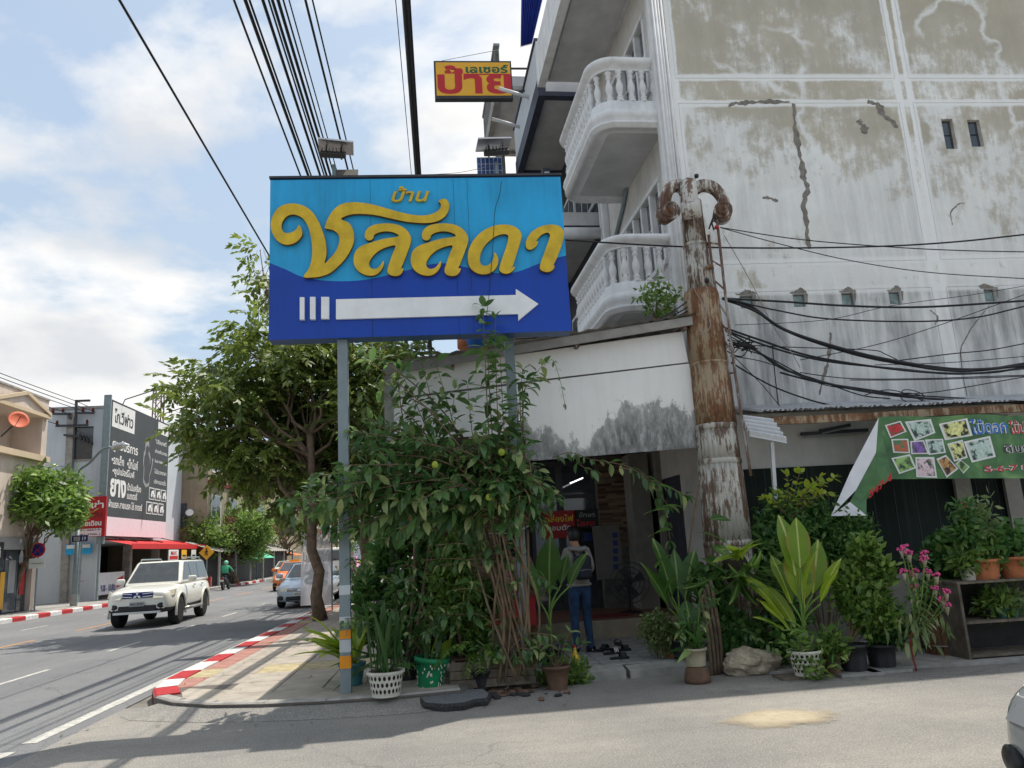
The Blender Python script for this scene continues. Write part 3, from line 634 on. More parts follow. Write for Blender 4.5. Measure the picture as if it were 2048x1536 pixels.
# sandy repair in the side street
cen = atZ(1560, 1436, .004); fade_sheet('sand_fade', cen.x, cen.y, .62, .40, S(160, 146, 122), S(190, 178, 154))
b = MB(); b.sheet(lambda u, v: cen + Vector((-1.0 + 2.2 * u, -.62 + 1.24 * v, .012 * max(0, 1 - ((2 * u - 1) ** 2 + (2 * v - 1) ** 2) * 2.2))), 24, 16)
o = b.build('sand_patch', MT['sand_fade'], None, True, False); tag(o, 'pale sand filling a worn pothole in the side street', 'sand', kind='stuff')
ring = [cen + Vector((.42 * cos(a), .26 * sin(a), 0)) for a in [2 * pi * i / 16 for i in range(16)]]; mid = [cen.lerp(p, .6) for p in ring]
b = MB()
for i in range(34):
    p = random.choice(ring).lerp(random.choice(mid), random.random()) if i < 45 else cen.lerp(random.choice(mid), random.random()); r = random.uniform(.006, .018)
    b.lathe([(r * .5, -.3 * r), (r, .1 * r), (r * .6, .6 * r)], 5, Matrix.Translation((p.x + random.gauss(0, .04), p.y + random.gauss(0, .04), p.z)) @ Matrix.Rotation(random.random() * 6, 4, 'Z'))
tag(b.build('gravel', MT['sand']), 'loose broken gravel around the sandy pothole', 'gravel', kind='stuff')

# ================================================================== CORNER SHOPHOUSE
FA = radians(2.3); FO = Vector((4.15, 12.0, 0)); FV = Vector((-sin(FA), cos(FA), 0)); FN = Vector((-cos(FA), -sin(FA), 0))
def FR(s, t, z): return FO + FV * s + FN * t + Vector((0, 0, z))
def atF(px, py, t): d = ray(px, py); k = (t - (CAM - FO).dot(FN)) / d.dot(FN); p = CAM + d * k; return (p - FO).dot(FV), p.z
house = thing('corner_shophouse', 'tall corner shophouse with peeling khaki and white side wall and baluster balconies', 'building', (4.15, 12, 0))
WT = 12.9
def wall_holes(x0, x1, z0, z1, holes, fr):
    """fr(x, d, z): d is depth into the wall; holes (x0,x1,z0,z1,depth)"""
    xs = sorted({x0, x1} | {h[0] for h in holes} | {h[1] for h in holes}); zs = sorted({z0, z1} | {h[2] for h in holes} | {h[3] for h in holes}); m = MB()
    def dep(x, z):
        for h in holes:
            if h[0] < x < h[1] and h[2] < z < h[3]: return h[4]
        return 0.0
    D = [[dep((xs[i] + xs[i + 1]) / 2, (zs[j] + zs[j + 1]) / 2) for j in range(len(zs) - 1)] for i in range(len(xs) - 1)]
    for i in range(len(xs) - 1):
        for j in range(len(zs) - 1):
            a, c, e, g, d = xs[i], xs[i + 1], zs[j], zs[j + 1], D[i][j]
            m.add([fr(a, d, e), fr(c, d, e), fr(c, d, g), fr(a, d, g)], [(0, 1, 2, 3)])
            if i + 1 < len(D) and D[i + 1][j] != d: f = D[i + 1][j]; m.add([fr(c, d, e), fr(c, f, e), fr(c, f, g), fr(c, d, g)], [(0, 1, 2, 3)])
            if j + 1 < len(D[0]) and D[i][j + 1] != d: f = D[i][j + 1]; m.add([fr(a, d, g), fr(c, d, g), fr(c, f, g), fr(a, f, g)], [(0, 1, 2, 3)])
    return m
holes = []
gw = .016
for k in range(3):
    xa, xb = 4.36 + 4.39 * k, 8.50 + 4.39 * k
    for j in range(3):
        za, zb = 6.145 + 3.53 * (j - 1), 9.19 + 3.53 * (j - 1)
        zb = min(zb, WT - .3)
        holes += [(xa, xb, za, za + gw, .012), (xa, xb, zb - gw, zb, .012), (xa, xa + gw, za, zb, .012), (xb - gw, xb, za, zb, .012)]
small = [(5.06, 5.30), (5.99, 6.21), (6.85, 7.07), (7.70, 7.92), (9.44, 9.66)]
for (a, c) in small: holes.append((a, c, 5.37, 5.60, .12))
tall = [(9.24, 9.46, 8.26, 8.86), (9.74, 9.98, 8.30, 8.84)]
for h in tall: holes.append((*h, .14))
m = wall_holes(4.15, 17.5, 0, WT, holes, lambda x, d, z: (x, 12.0 + d, z)); m.build('side_wall', MT['peeling_wall'], house, fix=False)
for (a, c) in small:
    w = MB(); w.box(a - .001, c + .001, 12.07, 12.115, 5.37, 5.60); win = w.build('window', MT['concrete_dark'], house)
    w = MB(); w.box(a + .025, c - .025, 12.06, 12.069, 5.395, 5.575); w.build('pane', MT['glass_frost'], win)
for (a, c, e, g) in tall:
    w = MB(); w.box(a, c, 12.09, 12.135, e, g); win = w.build('window', MT['dark_metal'], house)
    for k in range(2):
        w = MB(); zz = e + .03 + k * (g - e - .03) / 2; w.box(a + .02, c - .02, 12.075, 12.089, zz, zz + (g - e - .03) / 2 - .03); w.build('pane', MT['glass_dark'], win)
# bare cement where the plaster fell off, real chips standing in the paint
def chip(pts, w, jag=.4, Y=11.997):
    P = [at(x, y, Y) for x, y in pts]; Q = spline(P, 9); L, R = [], []; w *= 1.35; jag = .65
    for i, p in enumerate(Q):
        d = (Q[min(i + 1, len(Q) - 1)] - Q[max(i - 1, 0)]).normalized(); n = Vector((-d.z, 0, d.x)); u = i / (len(Q) - 1); ww = w * (.35 + .65 * sin(pi * min(1, max(0, u))) ** .5)
        L.append(p + n * ww * (1 + .45 * sin(i * .55 + P[0].x) + .3 * sin(i * 1.7) + random.uniform(-.12, .12))); R.append(p - n * ww * (1 + .45 * sin(i * .43 + 2) + .3 * sin(i * 1.3 + 1) + random.uniform(-.12, .12)))
    k = len(Q); m = MB(); m.add(L + R, [(i, i + 1, k + i + 1, k + i) for i in range(k - 1)]); m.build('bare_cement', MT['plaster_raw'], house)
chip([(1587, 207), (1590, 250), (1598, 300), (1606, 345), (1613, 375), (1609, 420), (1615, 470), (1618, 498)], .035)
chip([(1457, 212), (1475, 206), (1500, 205), (1540, 203), (1580, 204)], .028); chip([(1735, 203), (1755, 210), (1770, 232), (1796, 255)], .04); chip([(1716, 240), (1726, 253), (1733, 268)], .045)
chip([(1661, 665), (1660, 690), (1657, 715), (1650, 745), (1638, 790)], .02); chip([(1980, 610), (1955, 640), (1935, 670), (1922, 700), (1925, 745), (1935, 795)], .008); chip([(1520, 812), (1560, 820), (1600, 815)], .03)
chip([(1905, 450), (1902, 425), (1915, 410), (1930, 405)], .008); chip([(1860, 620), (1875, 634), (1870, 650)], .01); chip([(1525, 395), (1545, 398), (1556, 403)], .02)
for (a, c) in small:
    n = 22; cc = random.uniform(.2, .8); ol, orr = random.uniform(.01, .09), random.uniform(.01, .09); top = [(a - ol + (c - a + ol + orr) * i / n, 5.606 + .02 + .075 * math.exp(-((i / n - cc) / .28) ** 2) + random.uniform(-.016, .016)) for i in range(n + 1)]; m = MB()
    m.add([(x, 11.996, z) for x, z in top] + [(c + orr * .6, 11.996, 5.604), (a - ol * .6, 11.996, 5.604)], [tuple(range(n + 3))]); m.build('bare_cement', MT['plaster_raw'], house, fix=False)
    m = MB(); m.add([(c + .004, 11.996, 5.60), (c + .05, 11.996, 5.60), (c + .035, 11.996, 5.5), (c + .02, 11.996, 5.42), (c + .004, 11.996, 5.45)], [(0, 1, 2, 3, 4)]); m.build('bare_cement', MT['plaster_raw'], house, fix=False)
# corner pilaster with its mouldings
for (t0, t1, s0, s1) in ((-.02, .10, -.06, .16), (.10, .16, .0, .14)):
    m = MB(); m.box(s0, s1, t0, t1, 3.9, WT, FR); m.build('pilaster', MT['white_stucco'], house)
for k in range(4):
    x = 4.06 + k * .055; m = MB(); m.tube([(x, 11.945, 3.9), (x, 11.945, WT)], .020 + .006 * (k % 2), 8); m.build('moulding', MT['white_stucco'], house, True)
# street facade, above the shop and ground floor
fh = []
WINS = [(.75, 3.55, 6.55, 8.05), (.75, 3.55, 9.95, 11.45)]
for w in WINS: fh.append((*w, .16))
fh.append((1.2, 3.6, ZP, 2.75, .10))
m = wall_holes(.16, 4.2, 0, WT, fh, lambda s, d, z: FR(s, -d, z)); m.build('street_wall', MT['beige_stucco'], house, fix=False)
for (s0, s1, z0, z1) in WINS:
    fw = MB(); n = 5
    fw.box(s0 - .06, s1 + .06, .002, .05, z1, z1 + .09, FR); fw.box(s0 - .06, s1 + .06, .002, .06, z0 - .09, z0, FR)
    for i in range(n + 1):
        sx = s0 + (s1 - s0) * i / n; fw.box(sx - .045, sx + .045, -.12, .03, z0, z1, FR)
    win = fw.build('window', MT['white_stucco'], house)
    for i in range(n):
        a = s0 + (s1 - s0) * i / n + .05; c = s0 + (s1 - s0) * (i + 1) / n - .05; mm = MB(); zc = z0 + (z1 - z0) * .62; sm = (a + c) / 2
        mm.box(sm - .014, sm + .014, -.10, -.06, z0, z1, FR); mm.box(a, sm - .0145, -.099, -.061, zc - .014, zc + .014, FR); mm.box(sm + .0145, c, -.099, -.061, zc - .014, zc + .014, FR); mm.build('muntin', MT['white_stucco'], win)
        for (p0, p1) in ((a, sm - .015), (sm + .015, c)):
            for (q0, q1) in ((z0, zc - .015), (zc + .015, z1)): gp = MB(); gp.box(p0, p1, -.095, -.085, q0, q1, FR); gp.build('pane', MT['glass_pane'], win)
m = MB(); m.tube([FR(*p) for p in ((3.9, .05, 6.0), (3.9, .05, 7.9), (3.7, .05, 8.2), (2.9, .05, 8.6), (2.5, .05, 8.9))], .045, 8); m.build('drain_pipe', MT['grey_steel'], house, True)
for s in (4.3, 4.45, 4.62):
    m = MB(); m.box(s - .06, s + .06, -.1, .14 - .03 * (s > 4.4), 3.9, WT, FR); m.build('pilaster', MT['white_stucco'], house)
# balconies: rounded slab with rolled mouldings, balusters and a rail
BAL = [(.058, 0), (.058, .035), (.036, .05), (.046, .075), (.050, .10), (.034, .125), (.030, .15), (.044, .20), (.056, .27), (.052, .33), (.036, .39), (.028, .43), (.026, .47), (.040, .495), (.042, .515), (.028, .535), (.034, .56), (.050, .58), (.050, .62)]
bm_ = MB(); bm_.lathe([(r * 1.2, z) for r, z in BAL], 12); BALME = bm_.mesh('baluster', MT['white_stucco'], True)
def path_pts(t_out, s0, s1, r, n=8):
    P = [(s0, 0.0), (s0, t_out - r)]; P += [(s0 + r - r * cos(a), t_out - r + r * sin(a)) for a in [pi / 2 * i / n for i in range(1, n)]]; P += [(s0 + r, t_out), (s1 - r, t_out)]
    P += [(s1 - r + r * sin(a), t_out - r + r * cos(a)) for a in [pi / 2 * i / n for i in range(1, n)]]; P += [(s1, t_out - r), (s1, 0.0)]; return P
def balcony(zb, s0=.10, s1=3.25, tout=1.28, full=True):
    r = .42; bal = None; m = MB()
    # outer skin: profile (outset, height) swept round the edge
    prof = [(-.30, .03), (-.10, .03), (-.10, .0), (-.02, .0), (-.02, .05), (.015, .06), (.015, .10), (-.035, .12), (.02, .17), (.045, .23), (.03, .29), (-.02, .33), (-.045, .36), (-.045, .52), (-.20, .52)]
    rows = []
    for (o, h) in prof:
        rows.append([FR(s, t, zb + h) for s, t in path_pts(tout + o, s0 - o, s1 + o, r + o if r + o > .05 else .05)])
    k = len(rows[0]); V = [p for row in rows for p in row]; m.add(V, [(i * k + j, i * k + j + 1, (i + 1) * k + j + 1, (i + 1) * k + j) for i in range(len(rows) - 1) for j in range(k - 1)])
    bal = m.build('balcony', MT['white_stucco'], house, True, False)
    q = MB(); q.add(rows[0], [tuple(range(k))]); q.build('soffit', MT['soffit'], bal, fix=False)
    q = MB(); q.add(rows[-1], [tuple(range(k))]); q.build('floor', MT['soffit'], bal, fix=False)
    # rail
    rp = [(-.075, 1.14), (-.075, 1.19), (-.03, 1.21), (.03, 1.24), (.05, 1.29), (.03, 1.34), (-.04, 1.36), (-.13, 1.34), (-.16, 1.29), (-.16, 1.21), (-.12, 1.19), (-.12, 1.14)]
    rows = [[FR(s, t, zb + h) for s, t in path_pts(tout + o, s0 - o, s1 + o, max(.05, r + o))] for (o, h) in rp + rp[:1]]
    q = MB(); q.add([p for row in rows for p in row], [(i * k + j, i * k + j + 1, (i + 1) * k + j + 1, (i + 1) * k + j) for i in range(len(rows) - 1) for j in range(k - 1)]); q.build('rail', MT['white_stucco'], bal, True, False)
    tc_ = tout - .10; spots = [(s0 + .10, .12 + .215 * i) for i in range(4)] + [(s0 + .10 + .06, tc_ - .24), (s0 + .10 + .22, tc_ - .07)] + [(s0 + .55 + .2 * i, tc_) for i in range(12)] + [(s1 - .10, .12 + .24 * i) for i in range(4)]
    for s, t in spots: link('baluster', BALME, bal, Matrix.Translation(FR(s, t, zb + .52)))
    return bal
for zb in (5.42, 8.80): balcony(zb)
# top balcony slab seen from below
q = MB(); q.box(-.4, 4.2, .0, 1.28, 12.35, 12.6, FR); q.box(-.4, 4.2, 1.28, 1.46, 12.2, 13.2, FR); q.build('top_balcony', MT['white_stucco'], house)
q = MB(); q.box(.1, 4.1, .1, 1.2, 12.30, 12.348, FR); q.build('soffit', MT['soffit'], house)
q = MB(); q.box(-.4, 17., -9, .0, WT, WT + .05, FR); q.build('roof', MT['concrete'], house)
q = MB(); q.box(-.001, 4.1, -6, -5.9, 0, WT, FR); q.build('back_wall', MT['concrete'], house)
# ground floor door leaf and shutter of the facade
q = MB(); q.box(1.2, 3.6, -.09, -.05, ZP, 2.75, FR)
for i in range(16): q.box(1.2, 3.6, -.05, -.035, ZP + .1 + i * .16, ZP + .18 + i * .16, FR)
q.build('shutter', MT['dark_wall'], house)

# ---- neighbour with dark trim, then the older houses of the row
def row_house(name, label, s0, s1, tout, levels, wallm, slabm, trim, top, parapet, group='shophouses in the row along the main road'):
    h = thing(name, label, 'building', FR(s0, 0, 0), group)
    q = MB(); q.box(s0, s1, -8, 0, 0, top, FR); q.build('wall', MT[wallm], h)
    for z in levels:
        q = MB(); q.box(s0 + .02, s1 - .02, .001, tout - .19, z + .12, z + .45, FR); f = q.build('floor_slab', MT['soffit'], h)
        q = MB(); q.box(s0 + .02, s1 - .02, tout - .188, tout, z, z + .45, FR); q.box(s0 + .02, s0 + .22, .002, tout - .19, z, z + .119, FR); q.box(s1 - .22, s1 - .02, .002, tout - .19, z, z + .119, FR); q.build('edge_beam', MT[trim], h)
        if parapet:
            q = MB(); q.box(s0 + .03, s1 - .03, tout - .14, tout - .02, z + .452, z + 1.5, FR); q.build('parapet', MT[slabm], h)
            q = MB(); q.box(s0 + .02, s1 - .02, tout - .17, tout + .02, z + 1.502, z + 1.58, FR); q.build('coping', MT[trim], h)
        for k in range(2):
            a = s0 + .5 + k * (s1 - s0) / 2; w = MB(); w.box(a, a + 1.3, .001, .05, z + .9, z + 2.4, FR); win = w.build('window', MT['white_stucco'], h)
            for j in range(2): g = MB(); g.box(a + .08 + j * .6, a + .6 + j * .6, .051, .06, z + 1.0, z + 2.3, FR); g.build('pane', MT['glass_pane'], win)
    return h
n1h = row_house('trimmed_shophouse', 'shophouse with navy edge beams and pale lilac parapet beside the corner building', 4.75, 9.0, 1.34, (5.4, 8.85, 12.35), 'dark_wall', 'white_building', 'navy_trim', 14.2, True)
q = MB(); q.tube([FR(4.72, 1.2, 8.75), FR(4.72, .1, 8.75)], .14, 12); q.build('beam', MT['pipe_white'], n1h, True)
for (s, z) in ((6.2, 13.2), (8.0, 13.4)):
    q = MB(); q.tube([FR(s, 1.3, z), FR(s, 2.1, z + .25)], .05, 8); q.build('sign_bracket', MT['pipe_white'], n1h, True)
q = MB(); aw4 = [at(x, y, 20.3) for x, y in ((1043, -30), (1092, -30), (1064, 88), (1041, 94))]
q.sheet(lambda u, v: aw4[0].lerp(aw4[1], u).lerp(aw4[3].lerp(aw4[2], u), v) + Vector((0, .04 * sin(u * 70), 0)), 60, 2); q.build('awning', MT['blue_roof'], n1h, False, False)
n2h = row_house('grey_shophouse', 'weathered grey concrete shophouse beyond the navy trimmed one', 9.2, 13.4, 1.75, (5.3, 8.7, 12.1, 15.4), 'concrete', 'concrete_dark', 'concrete', 16.6, True)
n3h = row_house('pink_shophouse', 'pinkish shophouse farthest along the row with brick red parapets', 13.6, 22.0, 1.5, (5.3, 8.7, 12.1), 'cream_building', 'maroon', 'beige_building', 14.0, True)
# rounded concrete balcony on the grey house
q = MB()
P = [FR(11.3 + 1.9 * cos(a), 1.7 + 1.15 * sin(a), 0) for a in [pi * i / 20 for i in range(21)]]
for dz0, dz1, o in ((0, .18, 0), (.18, .26, .06), (.26, .55, -.03)):
    V = [Vector((p.x, p.y, 11.0 + dz0)) + (FN * o) for p in P] + [Vector((p.x, p.y, 11.0 + dz1)) + (FN * o) for p in P]; q.add(V, [(i, i + 1, 22 + i, 21 + i) for i in range(20)])
q.add([Vector((p.x, p.y, 11.0)) for p in P], [tuple(range(21))]); q.build('round_balcony', MT['concrete'], n2h, True, False)
for i in range(1, 20): link('baluster', BALME, n2h, Matrix.Translation(P[i] + Vector((0, 0, 11.55)) - FN * .1))
q = MB(); q.tube([p + Vector((0, 0, 12.2)) for p in P], .09, 8); q.build('rail', MT['concrete'], n2h, True)

# ================================================================== SHOP CANOPY
canopy = thing('shop_canopy', 'shop canopy with white fascia boards blackened by mould along the bottom', 'canopy', (1.6, 10.8, 0))
CY = 10.8
def bpoly(name, px, d0, d1, mat, parent, Y=CY):
    P = [at(x, y, Y) for x, y in px]; m = MB(); m.prism([(p.x, p.z) for p in P], Y + d0, Y + d1, XZ); return m.build(name, MT[mat], parent)
bpoly('fascia_board', [(1046, 767), (1378, 727), (1419, 893), (1072, 921), (1049, 921)], 0, .02, 'stained_board', canopy)
bpoly('fascia_board', [(784, 800), (1044, 768), (1044, 866), (771, 884)], 0, .02, 'stained_board', canopy)
bpoly('fascia_board', [(786, 744), (1365, 663), (1377, 724), (1046, 763), (785, 796)], .004, .024, 'stained_board', canopy)
bpoly('fascia_board', [(1042, 865), (1072, 864), (1076, 918), (1044, 922)], -.012, -.002, 'stained_board', canopy)
bpoly('backing', [(788, 750), (1364, 668), (1410, 885), (1075, 905), (1050, 862), (790, 875)], .03, .05, 'concrete_dark', canopy)
# roof sheet, gutter edge and rafters
ra, rb = at(770, 742, 10.62), at(1392, 640, 10.62)
q = MB(); q.sheet(lambda u, v: Vector((ra.x + (rb.x - ra.x) * u, 10.55 + 4.6 * v, ra.z + (rb.z - ra.z) * u + .10 + .012 * sin(u * 120))), 90, 2); q.build('roof_sheet', MT['roof_sheet'], canopy, False, False)
q = MB(); q.bar(ra + Vector((0, 0, -.0)), rb, .03, .13); q.build('roof_edge', MT['roof_sheet'], canopy)
for px in (1148, 1370, 900):
    u = (px - 770) / 622; p = ra.lerp(rb, u); q = MB(); q.bar(p + Vector((0, .03, -.07)), p + Vector((0, 1.6, -.02)), .05, .07); q.build('rafter', MT['rusty_steel'], canopy)
q = MB(); q.box(-.72, 3.85, 10.86, 10.92, 3.02, 3.10); q.build('beam', MT['rusty_steel'], canopy)
for (x, y, w) in ((-.74, 10.86, .13), (-.05, 13.0, .12)):
    q = MB(); q.box(x - w / 2, x + w / 2, y - w / 2, y + w / 2, ZP, 4.15 if y < 12 else 3.6); q.build('post', MT['concrete' if w > .125 else 'grey_steel'], canopy)
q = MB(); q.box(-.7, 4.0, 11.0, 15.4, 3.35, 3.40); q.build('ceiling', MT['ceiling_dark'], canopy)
q = MB(); q.bar(at(1396, 893, 10.7), at(1440, 889, 10.7), .025); q.build('bracket', MT['rusty_white'], canopy)

# shop front standing back under the canopy
shop = thing('sign_shop', 'dark shop front with glass doors and stacked stone cladding under the canopy', 'shop', (2.0, 15.4, 0))
q = MB(); q.box(.05, 4.0, 13.0, 15.5, -.01, .40); q.build('floor', MT['inner_floor'], shop)
q = MB(); q.box(.05, 4.0, 12.88, 12.998, -.01, .415); q.build('step', MT['step_stone'], shop)
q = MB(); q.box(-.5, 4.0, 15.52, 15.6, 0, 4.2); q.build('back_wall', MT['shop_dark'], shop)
q = MB(); q.box(-.75, -.6, 13.2, 15.5, 0, .9); q.build('low_wall', MT['concrete_dark'], shop)
dx = [at(x, 1000, 15.45).x for x in (1060, 1120, 1190)]
for i in range(2):
    q = MB(); a, c = dx[i], dx[i + 1]
    for (u0, u1, w0, w1) in ((a, a + .07, .4, 3.3), (c - .07, c, .4, 3.3), (a + .071, c - .071, 3.2, 3.3), (a + .071, c - .071, 2.55, 2.63), (a + .071, c - .071, .4, .52)): q.box(u0, u1, 15.44, 15.5, w0, w1)
    dr = q.build('door', MT['dark_metal'], shop); q = MB(); q.box(a + .07, c - .07, 15.47, 15.48, .52, 2.55); q.build('pane', MT['glass_dark'], dr); q = MB(); q.box(a + .07, c - .07, 15.47, 15.48, 2.63, 3.2); q.build('pane', MT['glass_dark'], dr)
def cladding(x0, x1, y, z0, z1, parent):
    z = z0
    while z < z1 - .02:
        h = random.uniform(.035, .06); x = x0
        while x < x1 - .01:
            w = min(random.uniform(.14, .34), x1 - x); d = random.uniform(.015, .055); m = MB(); m.box(x + .002, x + w - .002, y - d, y + .02, z + .002, z + h - .002); m.build('stone', MT['cladding'], parent); x += w
        z += h
ca, cb = at(1196, 1000, 15.2).x, at(1252, 1000, 15.2).x
q = MB(); q.box(ca, cb, 15.2, 15.5, .4, 3.34); col = q.build('pillar', MT['concrete_dark'], shop); cladding(ca, cb, 15.2, 1.55, 3.3, col)
wa, wb = at(872, 1060, 13.6).x, at(992, 1060, 13.6).x
q = MB(); q.box(wa, wb, 13.6, 13.75, .13, 2.9); cw = q.build('clad_wall', MT['concrete_dark'], shop); cladding(wa, wb, 13.6, .9, 2.5, cw)
q = MB(); q.box(at(1264, 1000, 14.6).x, at(1302, 1000, 14.6).x, 14.6, 15.5, .4, 3.3); q.build('side_panel', MT['inner_wall'], shop)
q = MB(); q.box(at(1316, 1000, 14.2).x, at(1328, 1000, 14.2).x, 14.2, 14.28, .4, 3.3); q.build('door_post', MT['inner_wall'], shop)
# red and dark notices
def board(name, label, cat, px, Y, mat, thick=.03, group=None):
    x0, y0, x1, y1 = px; a, c = at(x0, y1, Y), at(x1, y0, Y); t = thing(name, label, cat, ((a.x + c.x) / 2, Y, a.z), group); m = MB(); m.box(a.x, c.x, Y, Y + thick, a.z, c.z); m.build('panel', MT[mat], t); return t
t = board('red_notice', 'red notice board with yellow and white lettering hung on the shop door', 'sign', (1088, 1020, 1150, 1078), 15.3, 'red_sign'); px_text('lettering', 'กล่องไฟ', 1090, 1028, 1146, 1045, 15.296, MT['yellow_print'], t, bold=.02); px_text('lettering', 'คอมตัด', 1094, 1048, 1142, 1062, 15.296, MT['white_print'], t, bold=.02)
t = board('dark_notice', 'dark notice board with white and red outlined lettering beside the clad pillar', 'sign', (1151, 1018, 1194, 1058), 15.3, 'shop_dark'); px_text('lettering', 'อักษร', 1158, 1023, 1190, 1035, 15.296, MT['grey_print'], t, bold=.015); px_text('lettering', 'โลหะ', 1153, 1037, 1190, 1053, 15.296, MT['red_print'], t, bold=.03)
t = board('monitor', 'small dark blue screen glowing faintly on the shop counter', 'screen', (1165, 1062, 1196, 1085), 15.0, 'shop_dark'); q = MB(); a, c = at(1168, 1082, 14.99), at(1193, 1065, 14.99); q.box(a.x, c.x, 14.985, 14.999, a.z, c.z); q.build('screen', MT['navy_print'], t)
t = board('red_signboard', 'tall red signboard with white lettering standing behind the climbing shrub', 'sign', (783, 1018, 850, 1105), 14.3, 'red_sign'); px_text('lettering', 'ป้าย', 788, 1030, 845, 1060, 14.296, MT['white_print'], t, bold=.03); px_text('lettering', 'เลเซอร์', 788, 1070, 845, 1095, 14.296, MT['yellow_print'], t, bold=.03)
t = board('price_poster', 'red and blue poster fixed above the red signboard', 'poster', (826, 1000, 846, 1045), 14.2, 'red_sign'); px_text('lettering', 'ตัด', 828, 1008, 845, 1020, 14.196, MT['white_print'], t); q = MB(); a, c = at(826, 1045, 14.195), at(846, 1030, 14.195); q.box(a.x, c.x, 14.19, 14.199, a.z, c.z); q.build('blue_band', MT['navy_print'], t)
t = board('leaning_board', 'pale printed sheet leaning against the clad pillar', 'board', (1195, 1048, 1240, 1160), 14.5, 'cardboard'); q = MB()
for i in range(5): a, c = at(1228, 1075 + i * 16, 14.49), at(1237, 1064 + i * 16, 14.49); q.box(a.x, c.x, 14.492, 14.499, a.z, c.z)
q.build('print', MT['navy_print'], t)
for o_ in [t]: o_.rotation_euler = (radians(-8), 0, 0)
t = thing('tube_lamp', 'lit fluorescent tube hanging inside the shop', 'lamp', at(1160, 958, 14.8)); q = MB(); q.tube([at(1141, 966, 14.5), at(1165, 956, 15.2)], .013, 8); q.build('tube', MT['tube_light'], t, True); q = MB(); q.bar(at(1141, 963, 14.5), at(1165, 953, 15.2), .03, .03); q.build('fitting', MT['dark_metal'], t)
# counter with things on it, behind the stems
t = thing('counter', 'low wooden counter with red front behind the bundled stems', 'counter', (.6, 11.9, ZP)); q = MB(); q.box(-.1, 1.35, 11.9, 12.5, .95, 1.0); q.build('top', MT['wood_brown'], t); q = MB(); q.box(-.05, 1.3, 11.96, 12.0, .5, .949); q.build('front', MT['red_sign'], t)
for x in (0, 1.25):
    for y in (11.95, 12.4): q = MB(); q.box(x, x + .05, y + .06, y + .11, ZP, .949); q.build('leg', MT['wood_brown'], t)
t = thing('standing_fan', 'black pedestal fan at the right of the shop floor', 'fan', at(1262, 1225, 14.0)); fc = at(1258, 1165, 14.0)
q = MB()
for rr in (.36, .27, .18, .09): q.tube([fc + Vector((rr * cos(a), -.08 + .1 * rr, rr * sin(a))) for a in [2 * pi * i / 24 for i in range(25)]], .008, 5, False)
for i in range(16): a = 2 * pi * i / 16; q.tube([fc + Vector((.04 * cos(a), -.1, .04 * sin(a))), fc + Vector((.36 * cos(a), -.045, .36 * sin(a)))], .004, 4)
q.build('guard', MT['dark_metal'], t); q = MB()
for i in range(4): a = pi / 2 * i; q.hexa([fc + Vector((cos(a + e) * r, y, sin(a + e) * r)) for y in (-.02, .0) for e, r in ((0, .05), (.1, .3), (.7, .28), (.6, .05))])
q.build('blade', MT['dark_metal'], t); q = MB(); q.lathe([(.07, 0), (.09, .08), (.07, .2)], 12, Matrix.Translation(fc) @ Matrix.Rotation(-pi / 2, 4, 'X')); q.build('motor', MT['trim_black'], t); q = MB(); q.tube([fc + Vector((0, .08, 0)), Vector((fc.x, fc.y + .08, .42))], .02); q.lathe([(.2, 0), (.2, .02), (.03, .05)], 16, Matrix.Translation((fc.x, fc.y + .08, .40))); q.build('stand', MT['trim_black'], t)
t = thing('floor_mat', 'red woven mat lying on the raised shop floor', 'mat', (2.6, 13.7, .4)); q = MB(); q.lathe([(.36, 0), (.36, .012), (.30, .018)], 20, Matrix.Translation((2.75, 13.75, .401)) @ Matrix.Diagonal((1.3, .8, 1, 1))); q.build('weave', MT['maroon'], t)

# ================================================================== RUSTY COLUMN
CX, CYc = 3.94, 10.75
column = thing('rusty_column', 'tall fluted metal column, rusted brown halfway with a white scrolled head', 'column', (CX, CYc, 0))
def flute(n, amp): return lambda t, z: 1 + amp * (abs(sin(n * t / 2)) - .5)
def cseg(name, prof, mat, fl=.07, n=26):
    m = MB(); m.lathe(prof, n * 5, Matrix.Translation((CX, CYc, 0)), True, flute(n, fl)); return m.build(name, MT[mat], column, True)
cseg('shaft', [(.335, 0), (.335, .6), (.33, 1.2), (.33, 1.52)], 'rusty_white'); cseg('shaft', [(.325, 1.6), (.31, 2.2), (.300, 2.66)], 'rusty_white'); cseg('shaft', [(.295, 2.74), (.285, 3.16)], 'rusty_white')
for z, r in ((1.52, .345), (2.66, .315), (3.16, .300)):
    m = MB(); m.lathe([(r - .02, z - .005), (r, z + .01), (r, z + .06), (r - .02, z + .085)], 40, Matrix.Translation((CX, CYc, 0))); m.build('collar', MT['rusty_white'], column, True)
cseg('rusted_shaft', [(.265, 3.24), (.275, 3.6), (.272, 4.12)], 'rusty_brown', .03); cseg('rusted_shaft', [(.268, 4.16), (.262, 4.7), (.255, 5.2), (.24, 5.27)], 'rusty_brown', .03)
m = MB(); m.lathe([(.26, 4.11), (.28, 4.125), (.28, 4.15), (.26, 4.165)], 40, Matrix.Translation((CX, CYc, 0))); m.build('collar', MT['rusty_brown'], column, True)
cseg('upper_shaft', [(.19, 5.2), (.178, 5.6), (.176, 5.98)], 'rusty_white', .05, 22); cseg('upper_shaft', [(.17, 6.02), (.158, 6.4), (.155, 6.72)], 'rusty_white', .05, 22)
m = MB(); m.lathe([(.175, 5.97), (.19, 5.985), (.19, 6.01), (.175, 6.03)], 30, Matrix.Translation((CX, CYc, 0))); m.build('collar', MT['rusty_white'], column, True)
